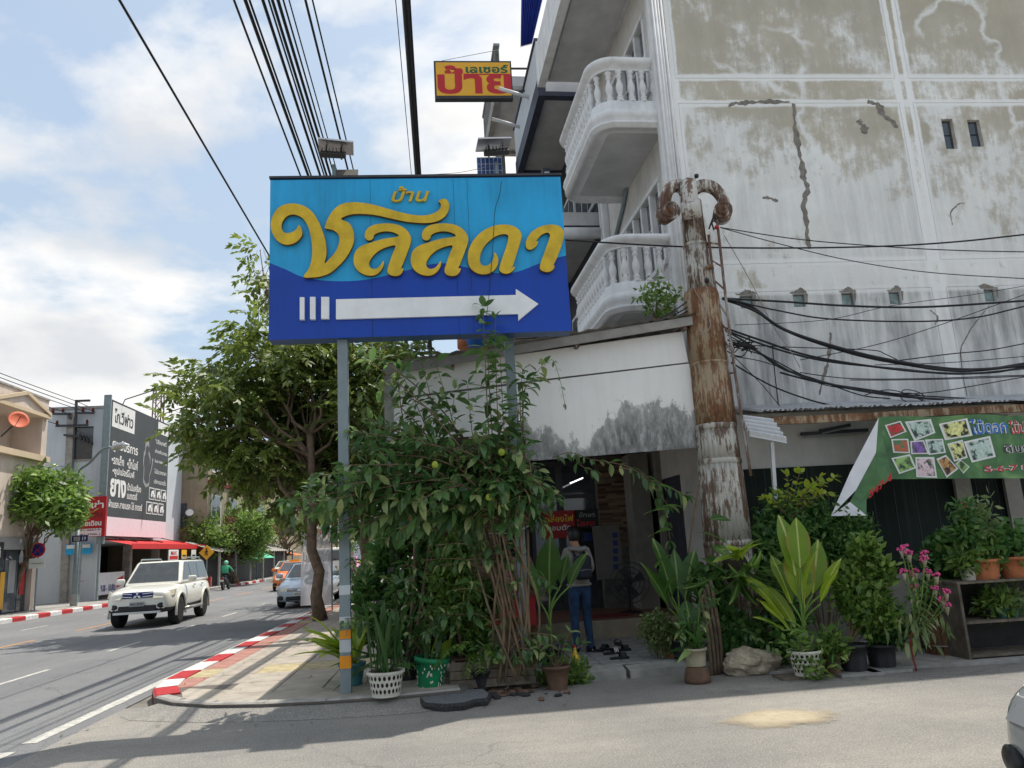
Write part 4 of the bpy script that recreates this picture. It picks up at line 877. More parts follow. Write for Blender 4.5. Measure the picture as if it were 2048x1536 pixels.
# four drooping scroll arms
for k, (ang, L) in enumerate(((radians(198), .45), (radians(-14), .45), (radians(248), .28), (radians(75), .36))):
    d = Vector((cos(ang), sin(ang), 0)); m = MB(); o0 = Vector((CX, CYc, 0)); w = Vector((-d.y, d.x, 0))
    c = [(0., 6.84), (.4, 6.94), (.78, 6.88), (1.02, 6.70), (1.08, 6.55)]; ln = spline([o0 + d * (L * a) + Vector((0, 0, z)) for a, z in c], 5)
    for sgn in (1,):
        pts = ln; V = []
        for i, p in enumerate(pts):
            tng = (pts[min(i + 1, len(pts) - 1)] - pts[max(i - 1, 0)]).normalized(); nn = tng.cross(w).normalized(); hw = .11 + .02 * i / len(pts); th = .085 - .02 * i / len(pts)
            for (a, c2) in ((-1, -1), (-.8, .55), (0, 1), (.8, .55), (1, -1), (0, -1.5)): V.append(p + w * hw * a - nn * th * c2)
        n_ = 6; m.add(V, [(i * n_ + j, i * n_ + (j + 1) % n_, (i + 1) * n_ + (j + 1) % n_, (i + 1) * n_ + j) for i in range(len(pts) - 1) for j in range(n_)]); m.add(V[:n_], [tuple(range(n_))]); m.add(V[-n_:], [tuple(range(n_))])
    arm = m.build('scroll_arm', MT['rusty_cap'], column, True)
    e = ln[-1] - d * .035 + Vector((0, 0, -.07)); m = MB(); R = w.to_track_quat('Z', 'Y').to_matrix().to_4x4()
    m.lathe([(r * 1.25, z * 1.12) for r, z in ((.02, -.105), (.035, -.128), (.06, -.128), (.06, -.105), (.085, -.105), (.095, -.13), (.112, -.12), (.112, .12), (.095, .13), (.085, .105), (.06, .105), (.06, .128), (.02, .125))], 20, Matrix.Translation(e) @ R); m.build('scroll', MT['rusty_cap'], arm, True)
m = MB(); m.lathe([(.0, 6.88), (.17, 6.88), (.15, 6.98), (.06, 7.0), (.05, 7.02), (.10, 7.03), (.10, 7.06), (0, 7.07)], 16, Matrix.Translation((CX, CYc, 0))); m.build('finial', MT['rusty_cap'], column, True)
for (px, py) in ((1393, 352), (1414, 561)):
    m = MB(); p = at(px, py, CYc - .2); m.lathe([(.0, -.035), (.03, -.025), (.036, 0), (.03, .025), (0, .035)], 12, Matrix.Translation(p)); m.build('knob', MT['black_metal'], column, True)
# loose string tied round the column
t = tag(MB().tube(spline([at(x, y, CYc - .32) for x, y in ((1382, 370), (1386, 420), (1390, 470), (1398, 520), (1388, 570), (1400, 598), (1416, 625), (1420, 655), (1398, 670))], 5), .006, 5).build('string', MT['grey_cable'], None, True), 'pale loose string tied down the front of the rusty column', 'string')
# lattice mast behind it
mast = thing('lattice_mast', 'thin rusted lattice ladder mast leaning beside the rusty column', 'mast', at(1488, 930, 10.5))
mA, mB_ = [at(1417, 470, 10.62), at(1428, 560, 10.62), at(1448, 680, 10.62), at(1472, 850, 10.62)], [at(1434, 440, 10.5), at(1452, 600, 10.5), at(1470, 745, 10.5), at(1502, 952, 10.5)]
for P in (mA, mB_): MB().tube(spline(P, 4), .022, 8).build('rail', MT['rusty_steel'], mast, True)
for i in range(8):
    u = .1 + .85 * i / 7; P = spline(mA, 8); Q = spline(mB_, 8); a = P[int(u * (len(P) - 1))]; c = Q[int((.06 + u * .78) * (len(Q) - 1))]; MB().tube([a, c], .014, 6).build('rung', MT['rusty_steel'], mast)
m = MB(); m.lathe([(.01, 0), (.06, .01), (.06, .04), (.02, .07)], 10, Matrix.Translation(at(1420, 538, 10.55))); m.build('clamp', MT['rusty_brown'], mast)
tag(MB().tube(spline([at(x, y, 10.55) for x, y in ((1418, 458), (1428, 432), (1437, 430), (1432, 440), (1424, 445), (1428, 460))], 4), .012, 6).build('tape_wrap', MT['black_cable'], mast), None, None)
m = MB(); m.lathe([(.0, 0), (.03, .01), (.03, .05), (0, .06)], 8, Matrix.Translation(at(1432, 458, 10.5)) @ Matrix.Rotation(1, 4, 'X')); m.build('red_cap', MT['red_sign'], mast)

# ================================================================== SHED AT THE SIDE WALL
shed = thing('shed', 'lean-to shed with torn corrugated roof edge and dark green netting walls', 'shed', (6.5, 10.8, 0))
def corr(u, v, x0, x1, y0, y1, z0, z1, w=.076, a=.016): x = x0 + (x1 - x0) * u; return Vector((x, y0 + (y1 - y0) * v, z0 + (z1 - z0) * v + a * sin(2 * pi * x / w)))
xs0 = [4.62 + .9 * i for i in range(9)]
for i, x in enumerate(xs0):
    m = MB(); rag = [random.uniform(-.05, .05) for _ in range(60)]
    def f(u, v, x=x, rag=rag, i=i): p = corr(u, v, x, x + .93, 10.62, 11.98, 3.40 + .006 * (i % 2), 3.70 + .006 * (i % 2)); return p + Vector((0, rag[int(u * 59)] * (1 - v), 0))
    m.sheet(f, 72, 3); m.build('roof_sheet', MT['zinc'], shed, True, False)
# torn sheet hanging down at the end
Pq = [at(1480, 832, 10.6), at(1545, 840, 10.55), at(1575, 882, 10.35), at(1500, 868, 10.4)]
m = MB()
m.sheet(lambda u, v: (Pq[0].lerp(Pq[1], u)).lerp(Pq[3].lerp(Pq[2], u), v) + Vector((0, -.02 * sin(v * 30), .03 * sin(v * 30))), 10, 60); m.build('torn_sheet', MT['zinc'], shed, True, False)
m = MB(); P = spline([at(x, y, 10.7) for x, y in ((1545, 842), (1640, 838), (1760, 832), (1900, 823), (2048, 816), (2200, 806))], 4)
for i in range(len(P) - 1): m.bar(P[i], P[i + 1], .05, .11)
m.build('edge_beam', MT['rusty_brown'], shed)
m = MB(); m.bar(at(1543, 885, 10.7), at(1556, 1075, 10.7), .05, .05); m.build('post', MT['pipe_white'], shed)
m = MB(); m.box(4.45, 16, 11.55, 11.6, 2.62, 3.5); m.build('upper_panel', MT['beige_stucco'], shed); m = MB(); m.box(4.4, 16, 11.5, 11.54, .95, 2.64); m.build('netting', MT['green_net'], shed)
m = MB(); m.box(4.4, 16, 11.44, 11.54, .02, .949); m.build('base_wall', MT['inner_wall'], shed)
for x in (1930, 2030):
    p = at(x, 1000, 11.4).x; m = MB(); m.box(p - .13, p + .13, 11.38, 11.438, .95, 3.3); m.build('pillar', MT['inner_wall'], shed)
for k in range(14):
    x = 4.9 + .34 * k; m = MB(); m.box(x - .004, x + .004, 11.494, 11.499, .96, 2.62); m.build('seam', MT['dark_metal'], shed)
for (x0, y0, x1, y1) in ((1640, 862, 1700, 850), (1602, 868, 1735, 860)):
    t = thing('strip_lamp', 'unlit fluorescent batten under the shed roof' if x0 == 1640 else 'long unlit tube batten below the other one under the shed roof', 'lamp', at(x0, y0, 11.4)); MB().bar(at(x0, y0, 11.45), at(x1, y1, 11.45), .05, .05).build('batten', MT['dark_metal'], t); MB().tube([at(x0 + 4, y0 + 5, 11.42), at(x1 - 4, y1 + 5, 11.42)], .013, 6).build('tube', MT['grey_print'], t)
p = at(1915, 990, 11.38); m = MB(); m.tube(spline([at(x, y, 11.36) for x, y in ((1975, 960), (1978, 985), (1985, 1010), (1982, 1030), (1990, 1045))], 4), .012, 6); tag(m.build('cable_drop', MT['black_cable'], None, True), 'black cable drop hanging on the pale shed pillar', 'cable')
# banner hung under the shed roof, its end torn loose and folded
ban = thing('flower_banner', 'green vinyl banner of flower photos, its torn end folded over and hanging', 'banner', at(1900, 960, 10.55))
BY = 10.55
def bwave(u, w, d): return (u, d + .03 * sin(u * 3.1) * 1.0, w)
A = {k: at(*k, BY) for k in ((1757, 834), (2100, 828), (2100, 956), (1785, 958))}
m = MB()
tl, tr, br, bl = A[(1757, 834)], A[(2100, 828)], A[(2100, 956)], A[(1785, 958)]
def bsheet(u, v): p = tl.lerp(tr, u).lerp(bl.lerp(br, u), v); return Vector((p.x, BY + .03 * sin(p.x * 3.1), p.z + .012 * sin(u * 14) * (1 - v)))
m.sheet(bsheet, 30, 8); mg, ntg, bgp = nodes('banner_green'); dg = ND(ntg); dg.put(bgp.inputs['Base Color'], dg.ramp(dg.noise(2.6, 5, .6, None, .6), [(.3, S(40, 84, 46)), (.55, S(74, 120, 66)), (.72, S(118, 158, 92))])); bgp.inputs['Roughness'].default_value = .4
m.build('sheet', mg, ban, True, False)
def bpt(px, py, lift=.008): p = at(px, py, BY); return Vector((p.x, BY + .03 * sin(p.x * 3.1) - lift, p.z))
PH = [((1771, 850), (1803, 841), (1815, 863), (1782, 876), 'flower_red'), ((1811, 843), (1861, 838), (1870, 866), (1830, 882), 'flower_pale'), ((1876, 848), (1931, 837), (1942, 872), (1888, 881), 'flower_yellow'), ((1784, 878), (1818, 877), (1822, 906), (1788, 905), 'flower_mixed'), ((1822, 882), (1848, 880), (1858, 908), (1824, 908), 'flower_purple'), ((1850, 879), (1884, 878), (1890, 906), (1858, 910), 'flower_pale'), ((1892, 888), (1922, 880), (1932, 916), (1906, 924), 'flower_yellow'), ((1924, 884), (1978, 872), (1990, 914), (1940, 926), 'flower_pale'), ((1784, 916), (1822, 908), (1834, 936), (1800, 948), 'flower_green'), ((1832, 914), (1868, 914), (1874, 956), (1834, 954), 'flower_pink2'), ((1872, 918), (1890, 910), (1914, 938), (1892, 956), 'flower_orange'), ((1908, 928), (1918, 920), (1936, 934), (1924, 948), 'flower_green')]
PC = {'flower_red': (S(200, 50, 56), S(60, 90, 56)), 'flower_pale': (S(190, 210, 200), S(40, 70, 56)), 'flower_yellow': (S(226, 226, 150), S(14, 24, 16)), 'flower_mixed': (S(190, 90, 60), S(70, 120, 80)), 'flower_purple': (S(140, 100, 180), S(60, 80, 50)), 'flower_green': (S(150, 190, 110), S(40, 70, 40)), 'flower_pink2': (S(226, 200, 206), S(60, 80, 60)), 'flower_orange': (S(200, 150, 90), S(40, 34, 30))}
for k, (c1, c2) in PC.items():
    mm, nn, bb = nodes(k); d_ = ND(nn); d_.put(bb.inputs['Base Color'], d_.ramp(d_.noise(11, 4, .6), [(.42, c2), (.56, c1)])); bb.inputs['Roughness'].default_value = .4
for i, (a, b2, c, d, k) in enumerate(PH):
    P = [bpt(*p) for p in (a, b2, c, d)]; m = MB(); m.add(P, [(0, 1, 2, 3)]); ph = m.build('photo', MT['white_print'], ban, fix=False); cen = sum(P, Vector()) / 4
    m = MB(); m.add([cen.lerp(p, .82) + Vector((0, -.004, 0)) for p in P], [(0, 1, 2, 3)]); m.build('photo_print', MT[k], ph, fix=False)
    R = (P[1] - P[0]).length * .28; m = MB(); Vp = []
    for j in range(18): a2 = 2 * pi * j / 18; rr = R * (.8 + .2 * cos(5 * a2)); Vp.append(cen + Vector((rr * cos(a2), -.008, rr * sin(a2))))
    if k not in ('flower_mixed', 'flower_green'):
        m.add(Vp, [tuple(range(18))]); mk = k + '_bloom'
        if mk not in MT: M(mk, PC[k][0], .5, var=.25, scale=30)
        m.build('bloom', MT[mk], ph, fix=False)
def btext(s, x0, y0, x1, y1, mat, lift, bold):
    a, c = bpt(x0, y1), bpt(x1, y0); letters('lettering', s, lambda u, w, d: (u, BY + .03 * sin(u * 3.1) - d, w), a.x, c.x, a.z, c.z, lift, MT[mat], ban, bold=bold)
for s, r, mt in (('ไม้ดอก', (1940, 836, 2012, 870), 'blue_print'), ('ไม้ประดับ', (2022, 838, 2092, 868), 'red_print'), ('ดินถุง', (2010, 886, 2080, 912), 'black_print'), ('5-6-7 8', (1966, 928, 2060, 945), 'red_print')):
    btext(s, *r, 'white_print', .006, .06); btext(s, *r, mt, .012, .015)
Fq = [at(1757, 836, 10.5), at(1760, 900, 10.42), at(1662, 1032, 10.25), at(1700, 930, 10.3)]
m = MB(); back = [at(1757, 836, 10.5), at(1757, 900, 10.45), at(1705, 975, 10.3), at(1662, 1032, 10.25)]
m.add([at(1757, 836, 10.50), at(1752, 905, 10.44), at(1712, 980, 10.36), at(1662, 1032, 10.30), at(1700, 945, 10.38)], [(0, 1, 4), (1, 2, 4), (2, 3, 4)]); m.add([at(1662, 1032, 10.30), at(1700, 1004, 10.32), at(1733, 1031, 10.28)], [(0, 1, 2)]); m.build('folded_back', MT['cloth_flag'], ban, fix=False)
m = MB(); m.add([at(1757, 836, 10.53), at(1786, 957, 10.54), at(1752, 975, 10.46), at(1733, 1000, 10.42), at(1733, 1031, 10.36), at(1700, 1004, 10.36), at(1712, 980, 10.40), at(1752, 905, 10.47)], [(0, 1, 2, 7), (2, 3, 6, 7), (3, 4, 5, 6)]); m.build('torn_end', mg, ban, fix=False)
letters('lettering', '547-4', lambda u, w, d: tuple(at(1738 + 46 * u, 998 - 38 * u - 16 * w, d)), 0, 1, 0, 1, 10.39, MT['red_print'], ban, bold=.03)

# ================================================================== THE BLUE SIGN
SY = 9.5
sign = thing('blue_signboard', 'large blue signboard on two posts with gold Thai lettering and white arrow', 'sign', (-.2, SY, 0))
sx0, sx1, sz0, sz1 = -2.12, 1.71, 4.365, 6.545
def cs(x, y): p = at(500 + x / 3.103, 320 + y / 3.103, SY); return (p.x, p.z)
q = MB(); q.box(sx0, sx1, SY + .002, SY + .24, sz0, sz1); q.build('box', MT['sign_side'], sign)
wave = [cs(x, y) for x, y in ((220, 680), (320, 725), (440, 748), (600, 754), (750, 740), (900, 705), (1000, 680), (1090, 655), (1180, 643), (1260, 648), (1340, 668), (1440, 692), (1560, 705), (1660, 695), (1780, 650), (1880, 615))]
wl_, wr_ = cs(118, 640)[1], cs(1965, 595)[1]; wave = [(sx0, wl_)] + wave + [(sx1, wr_)]; wv = [(p.x, p.y) for p in spline([Vector((a, c, 0)) for a, c in wave], 4)]
seams = [cs(745, 130)[0], cs(1260, 130)[0], cs(1345, 130)[0]]
def zat(x):
    for i in range(len(wv) - 1):
        if wv[i][0] <= x <= wv[i + 1][0]: u = (x - wv[i][0]) / (wv[i + 1][0] - wv[i][0]); return wv[i][1] * (1 - u) + wv[i + 1][1] * u
    return wv[-1][1]
cut = [sx0] + seams + [sx1]
for i in range(len(cut) - 1):
    a, c = cut[i] + .002, cut[i + 1] - .002; mid_ = [p for p in wv if a < p[0] < c]; ed = [(a, zat(a))] + mid_ + [(c, zat(c))]
    q = MB(); q.prism(ed + [(c, sz1 - .02), (a, sz1 - .02)], SY - .012, SY, XZ); q.build('light_panel', MT['sign_cyan'], sign)
    q = MB(); q.prism(ed[::-1] + [(a, sz0 + .0), (c, sz0 + .0)], SY - .012, SY, XZ); q.build('dark_panel', MT['sign_blue'], sign)
q = MB(); q.box(sx0 - .01, sx1 + .02, SY - .03, SY + .26, sz1, sz1 + .03); q.build('top_cap', MT['dark_metal'], sign)
LET = [[(312, 418), (330, 455), (325, 490), (290, 525), (240, 540), (190, 525), (155, 485), (136, 430), (145, 370), (175, 320), (220, 292), (280, 285), (340, 300), (390, 335), (425, 385), (450, 440), (470, 500), (480, 560), (478, 610), (468, 655), (500, 625), (530, 590), (553, 545), (560, 495), (540, 462), (510, 446), (472, 438), (474, 415), (485, 385), (515, 335), (560, 295), (620, 278), (700, 280), (780, 295), (860, 318), (960, 345), (1040, 358), (1110, 355), (1160, 335), (1183, 308), (1183, 285), (1170, 272), (1190, 258), (1215, 258), (1235, 285), (1232, 330), (1205, 370), (1160, 395), (1100, 405), (1030, 403), (960, 395), (880, 378), (790, 358), (720, 350), (650, 350), (600, 362), (570, 382), (618, 405), (645, 450), (650, 510), (635, 560), (600, 620), (555, 670), (505, 712), (450, 733), (400, 741), (338, 738), (370, 690), (388, 630), (392, 560), (385, 500), (372, 440), (345, 390), (310, 362), (270, 353), (235, 365), (210, 395), (203, 430), (215, 460), (240, 468), (275, 458), (297, 440)],
       [(716, 490), (722, 455), (752, 425), (805, 410), (870, 408), (930, 420), (975, 450), (1000, 492), (998, 532), (978, 590), (955, 650), (940, 685), (955, 684), (948, 708), (928, 728), (895, 732), (866, 722), (855, 698), (865, 660), (885, 600), (905, 545), (855, 553), (805, 575), (768, 608), (745, 645), (745, 672), (765, 688), (795, 682), (820, 655), (831, 638), (832, 668), (812, 703), (782, 725), (742, 730), (700, 718), (665, 690), (648, 650), (650, 605), (668, 568), (705, 542), (755, 526), (830, 503), (922, 488), (905, 468), (862, 457), (812, 461), (775, 478), (768, 498), (752, 512), (730, 510)]]
LET.append([(x + 352, y) for x, y in LET[1]])
LET.append([(1350, 620), (1360, 560), (1395, 500), (1450, 450), (1520, 420), (1590, 415), (1645, 430), (1678, 465), (1680, 500), (1660, 570), (1635, 650), (1625, 680), (1640, 672), (1635, 692), (1612, 712), (1580, 718), (1552, 706), (1545, 685), (1560, 630), (1585, 560), (1600, 500), (1595, 478), (1560, 475), (1510, 495), (1460, 540), (1432, 590), (1425, 640), (1440, 665), (1470, 668), (1498, 645), (1510, 615), (1516, 586), (1535, 615), (1538, 650), (1520, 690), (1485, 715), (1440, 722), (1395, 708), (1362, 675)])
LET.append([(1708, 545), (1712, 510), (1740, 465), (1790, 430), (1850, 415), (1905, 420), (1936, 445), (1943, 480), (1930, 540), (1900, 620), (1879, 664), (1886, 668), (1878, 690), (1850, 707), (1815, 703), (1795, 685), (1800, 650), (1825, 580), (1850, 510), (1857, 478), (1840, 464), (1805, 478), (1780, 505), (1772, 517), (1783, 518), (1775, 545), (1745, 568), (1718, 565)])
for L_ in LET:
    P = closed_spline([cs(x, y) for x, y in L_], 3); q = MB(); n_ = len(P); a, c = SY - .075, SY - .016
    q.add([(u, a, w) for u, w in P], [tuple(range(n_))]); q.cur = 1; q.add([(u, a, w) for u, w in P] + [(u, c, w) for u, w in P], [(i, (i + 1) % n_, n_ + (i + 1) % n_, n_ + i) for i in range(n_)]); q.build('letter', [MT['gold'], MT['gold_side']], sign, fix=False)
a, c = cs(880, 270), cs(1112, 172); letters('small_lettering', 'บ้าน', XZ, a[0], c[0], a[1], c[1], SY - .055, [MT['gold']], sign, bold=.015, shear=.28, thick=.04)
q = MB(); q.prism([cs(x, y) for x, y in ((537, 872), (1648, 845), (1648, 808), (1787, 900), (1663, 1003), (1662, 962), (537, 995))], SY - .05, SY - .014, XZ); q.build('arrow', MT['acrylic_white'], sign)
for (x0, x1, y0, y1) in ((315, 343, 862, 1000), (378, 411, 860, 998), (447, 495, 860, 995)):
    q = MB(); q.prism([cs(x0, y0), cs(x1, y0), cs(x1, y1), cs(x0, y1)], SY - .07, SY - .014, XZ); q.build('bar', MT['acrylic_white'], sign)
for (px, zb) in ((686, -.01), (1022, -.01)):
    x = at(px if px < 800 else 1026, 720, SY + .13).x; q = MB(); dy = .0 if px < 800 else .42; q.box(x - .062, x + .062, SY + .07 + dy, SY + .19 + dy, ZP - .02, sz0 + (.3 if dy else 0)); pole = q.build('post', MT['grey_steel'], sign)
    for z0_, z1_, mt in () if dy else ((.62, .76, 'reflect_orange'), (.80, .94, 'reflect_white'), (.95, 1.05, 'reflect_orange'), (1.09, 1.2, 'reflect_white'), (1.45, 1.56, 'reflect_white')):
        q = MB(); q.box(x - .065, x + .065, SY + .067, SY + .193, z0_ - .22, z1_ - .22); q.build('reflective_band', MT[mt], pole)
q = MB(); q.tube(spline([at(x, y, SY - .09) for x, y in ((1003, 362), (999, 390), (990, 420), (987, 470), (982, 540), (977, 600), (972, 640))], 4), .004, 5); q.build('loose_wire', MT['black_cable'], sign)
# floodlights with solar plates on the top edge
def floodlight(px, py, label, flip):
    p = at(px, py, SY + .12); t = thing('solar_floodlight', label, 'floodlight', Vector((p.x, SY + .12, sz1 + .03)), 'solar floodlights on the sign')
    MB().bar((p.x, SY + .12, sz1 + .03), p, .045).build('arm', MT['grey_steel'], t)
    m = MB(); R = Matrix.Translation(p + Vector((0, -.10, .10))) @ Euler((radians(35), 0, flip * .12)).to_matrix().to_4x4(); m.obox(R, .34, .24, .06)
    for k in range(7): m.obox(R @ Matrix.Translation((-.14 + .047 * k, 0, .05)), .012, .2, .045)
    m.build('lamp_body', MT['black_metal'], t)
    m = MB(); m.obox(R @ Matrix.Translation((0, 0, -.034)), .30, .20, .006); m.build('lamp_glass', MT['glass_frost'], t)
    m = MB(); m.obox(Matrix.Translation(p + Vector((.03 * flip, 0, .27))) @ Euler((radians(-6), radians(4 * flip), .1)).to_matrix().to_4x4(), .46, .30, .022); sp_ = m.build('solar_plate', MT['alu'], t)
    MB().tube([p + Vector((-.1, 0, .08)), p + Vector((-.1, 0, .26))], .012).tube([p + Vector((.1, 0, .08)), p + Vector((.1, 0, .26))], .012).build('stay', MT['dark_metal'], t)
    if flip > 0:
        m = MB(); m.obox(Matrix.Translation(p + Vector((.16, .05, -.10))) @ Euler((radians(60), 0, 0)).to_matrix().to_4x4(), .30, .16, .02); m.build('reflector', MT['cardboard'], t)
floodlight(668, 330, 'black floodlight with flat plate above left post of the blue sign', 1); floodlight(993, 325, 'black floodlight with tilted plate above right end of the blue sign', -1)
t = thing('solar_module', 'small white gridded solar panel standing behind the sign top', 'solar panel', (0.62, 9.75, sz1 + .03)); a, c = at(955, 352, 9.75), at(1003, 314, 9.75)
q = MB(); q.box(a.x, c.x, 9.75, 9.77, sz1 + .02, c.z); q.build('frame', MT['acrylic_white'], t)
for i in range(6):
    for j in range(4):
        q = MB(); w_ = (c.x - a.x) / 6; h_ = (c.z - sz1 - .04) / 4; q.box(a.x + i * w_ + .006, a.x + (i + 1) * w_ - .004, 9.745, 9.749, sz1 + .035 + j * h_, sz1 + .03 + (j + 1) * h_ - .004); q.build('cell', MT['solar'], t)
tag(MB().tube(spline([at(x, y, 9.7) for x, y in ((600, 352), (660, 354), (740, 352), (830, 350), (910, 346), (955, 338), (985, 332))], 4), .004, 5).build('lamp_wire', MT['grey_cable'], None), 'thin wire looping along the top edge of the blue sign', 'wire')

# yellow projecting sign on the row
YS = 18.6
ys_ = thing('yellow_projecting_sign', 'yellow lightbox sign with red and green Thai lettering projecting from the row', 'sign', at(1020, 195, YS)); a, c = at(870, 197, YS), at(1022, 122, YS)
q = MB(); q.box(a.x, c.x, YS, YS + .18, a.z, c.z); q.build('case', MT['dark_metal'], ys_); q = MB(); q.box(a.x + .05, c.x - .04, YS - .008, YS - .002, a.z + .08, c.z - .05); q.build('face', MT['sign_yellow'], ys_)
fx = lambda x, y: at(860 + x / 3.657, y / 3.657, YS)
def ytxt(s, x0, y0, x1, y1, mt, bold): a_, c_ = fx(x0, y1), fx(x1, y0); letters('lettering', s, XZ, a_.x, c_.x, a_.z, c_.z, YS - .013, MT[mt], ys_, bold=bold)
ytxt('ป้าย', 58, 480, 585, 688, 'red_print', .03); ytxt('เลเซอร์', 262, 476, 566, 536, 'green_print', .03); q = MB(); a_, c_ = fx(245, 549), fx(580, 541); q.box(a_.x, c_.x, YS - .014, YS - .009, a_.z, c_.z); q.build('underline', MT['red_print'], ys_)
for z in (.25, .85): p = Vector((c.x, YS + .09, a.z + (c.z - a.z) * z)); MB().tube([p, p + Vector((1.6, 0, 0))], .03).build('bracket', MT['dark_metal'], ys_)
tag(MB().tube([fx(85, 445), fx(500, 365)], .008, 5).build('guy_wire', MT['grey_cable'], ys_), None, None)

# ================================================================== FAR SIDE OF THE MAIN ROAD
BX = -17.5
def FX(s, t, z): return Vector((BX + t, s, z))       # facade frame: s along the road, t out towards it
def yx(px, py): p = atX(px, py, BX); return p.y, p.z
# beige shophouse at the edge of the picture
y1 = yx(92, 900)[0]
bh = thing('beige_shophouse', 'beige pink shophouse with gabled parapet and open upper gallery', 'building', (BX, y1, 0))
zt = yx(92, 800)[1]
opn = [(y1 - 4.3, y1 - .45, 6.6, 8.3), (y1 - 8.6, y1 - 4.9, 6.6, 8.3), (y1 - 4.3, y1 - .45, ZP, 3.0), (y1 - 8.8, y1 - 4.9, ZP, 3.0)]
m = wall_holes(y1 - 14, y1, 0, zt, [(*h, 1.3) for h in opn], lambda s, d, z: FX(s, -d, z)); m.build('wall', MT['beige_building'], bh, fix=False)
m = MB(); m.box(y1 - .2, y1, -8, -.001, 0, zt + .05, FX); m.build('end_wall', MT['beige_building'], bh)
m = MB(); m.box(y1 - 14, y1, -8, .05, zt, zt + .08, FX); m.build('roof', MT['concrete'], bh)
for k in range(3):
    c = y1 - 2.2 - k * 4.5; m = MB(); m.prism([(c - 2.0, 8.45), (c + 2.0, 8.45), (c, zt - .1)], .03, .12, lambda u, w, d: FX(u, d, w)); g = m.build('gable', MT['beige_building'], bh)
    for sg in (-1, 1): m = MB(); m.bar(FX(c + sg * 2.05, .15, 8.47), FX(c, .15, zt - .06), .16, .14); m.build('gable_edge', MT['cream_building'], g)
    m = MB(); m.box(c - 2.1, c + 2.1, .005, .25, 6.35, 6.6, FX); m.build('ledge', MT['cream_building'], bh)
    m = MB(); m.box(c - 2.1, c + 2.1, .005, .2, 8.28, 8.43, FX); m.build('ledge', MT['cream_building'], bh)
m = MB(); m.box(y1 - 4.7, y1 - 4.5, .004, .06, 6.6, 8.3, FX); m.build('green_panel', MT['green_panel'], bh)
p = atX(36, 842, BX + .8); t = thing('satellite_dish', 'orange satellite dish on the gallery of the beige shophouse', 'dish', p); m = MB(); R = Matrix.Translation(p) @ Vector((.8, -.9, .5)).to_track_quat('Z', 'Y').to_matrix().to_4x4()
R = R @ Matrix.Scale(.72, 4); m.lathe([(.0, 0), (.2, .02), (.4, .08), (.52, .15), (.52, .155), (.4, .085), (.2, .025)], 24, R); m.build('dish', MT['dish_orange'], t, True); MB().tube([R @ Vector((0, 0, 0)), R @ Vector((0, 0, .5))], .015).build('feed_arm', MT['black_metal'], t); MB().tube([p, p + Vector((-.6, 0, -.6))], .03).build('mount', MT['dark_metal'], t)
# convenience shop on its ground floor
cs_ = thing('corner_store', 'small store with poster covered glass front under the beige shophouse', 'shop', FX(y1 - 2, .1, ZP))
for i, (a, c, mt) in enumerate(((y1 - 4.2, y1 - 3.2, 'glass_dark'), (y1 - 3.15, y1 - 2.2, 'glass_dark'), (y1 - 2.15, y1 - 1.2, 'glass_pane'), (y1 - 1.15, y1 - .5, 'glass_dark'))):
    m = MB(); m.box(a, c, -.25, -.2, ZP, 2.6, FX); m.build('pane', MT[mt], cs_)
for i, (s, w, h0, h1, mt) in enumerate(((y1 - 3.95, .35, .35, 2.0, 'sign_yellow'), (y1 - 3.4, .3, .4, 1.9, 'blue_print'), (y1 - 2.95, .4, .5, 2.0, 'sign_cyan'), (y1 - 2.45, .32, .3, 1.75, 'sign_yellow'), (y1 - 1.9, .5, .9, 2.2, 'grey_print'), (y1 - 1.0, .35, .8, 2.1, 'red_sign'))):
    m = MB(); m.box(s, s + w, -.19, -.18, h0, h1, FX); m.build('poster', MT[mt], cs_)
m = MB(); m.box(y1 - 4.3, y1 - .4, -.18, .05, 2.62, 3.1, FX); m.build('fascia', MT['grey_print'], cs_)
m = MB(); m.box(y1 - 4.1, y1 - 2.9, .06, .1, 2.2, 2.9, FX); sg_ = m.build('sign_panel', MT['shop_dark'], cs_); letters('lettering', 'ไลโก้', lambda u, w, d: FX(u, d, w), y1 - 3.9, y1 - 3.1, 2.3, 2.75, .105, MT['white_print'], sg_)

# white building with the big dark billboard
y2 = yx(205, 900)[0]; zt2 = yx(205, 815)[1]
wb_ = thing('white_building', 'plain white walled building carrying the dark service billboard', 'building', (BX, y2, 0))
m = MB(); m.box(y2, y2 + 12.5, -9, 0, 3.0, zt2, FX); m.build('wall', MT['white_building'], wb_); m = MB(); m.box(y2 - .05, y2 + 12.6, -9.05, .1, zt2, zt2 + .15, FX); m.build('coping', MT['concrete'], wb_)
m = MB(); m.box(y2, y2 + 12.5, -9, -4.5, 0, 2.999, FX); m.build('shop_back', MT['shop_dark'], wb_); m = MB(); m.box(y2, y2 + .25, -4.4, 0, 0, 2.999, FX); m.build('end_wall', MT['white_building'], wb_)
for s in (y2 + 4.2, y2 + 8.4, y2 + 12.2): m = MB(); m.box(s, s + .3, -.4, 0, 0, 2.999, FX); m.build('pillar', MT['concrete'], wb_)
for (z0, z1) in ((4.2, 5.4), (7.2, 8.9)): m = MB(); m.box(y2 - .012, y2 - .002, -1.7, -.5, z0, z1, FX); m.build('window', MT['glass_dark'], wb_); m = MB(); m.box(y2 - .05, y2 - .013, -1.75, -.45, z0 - .09, z0, FX); m.build('sill', MT['concrete'], wb_)
aw = thing('red_awning', 'long red metal awning over the dark workshop', 'awning', FX(y2, .5, 3)); ya, yb = yx(152, 1085)[0] + 2.2, yx(365, 1095)[0]
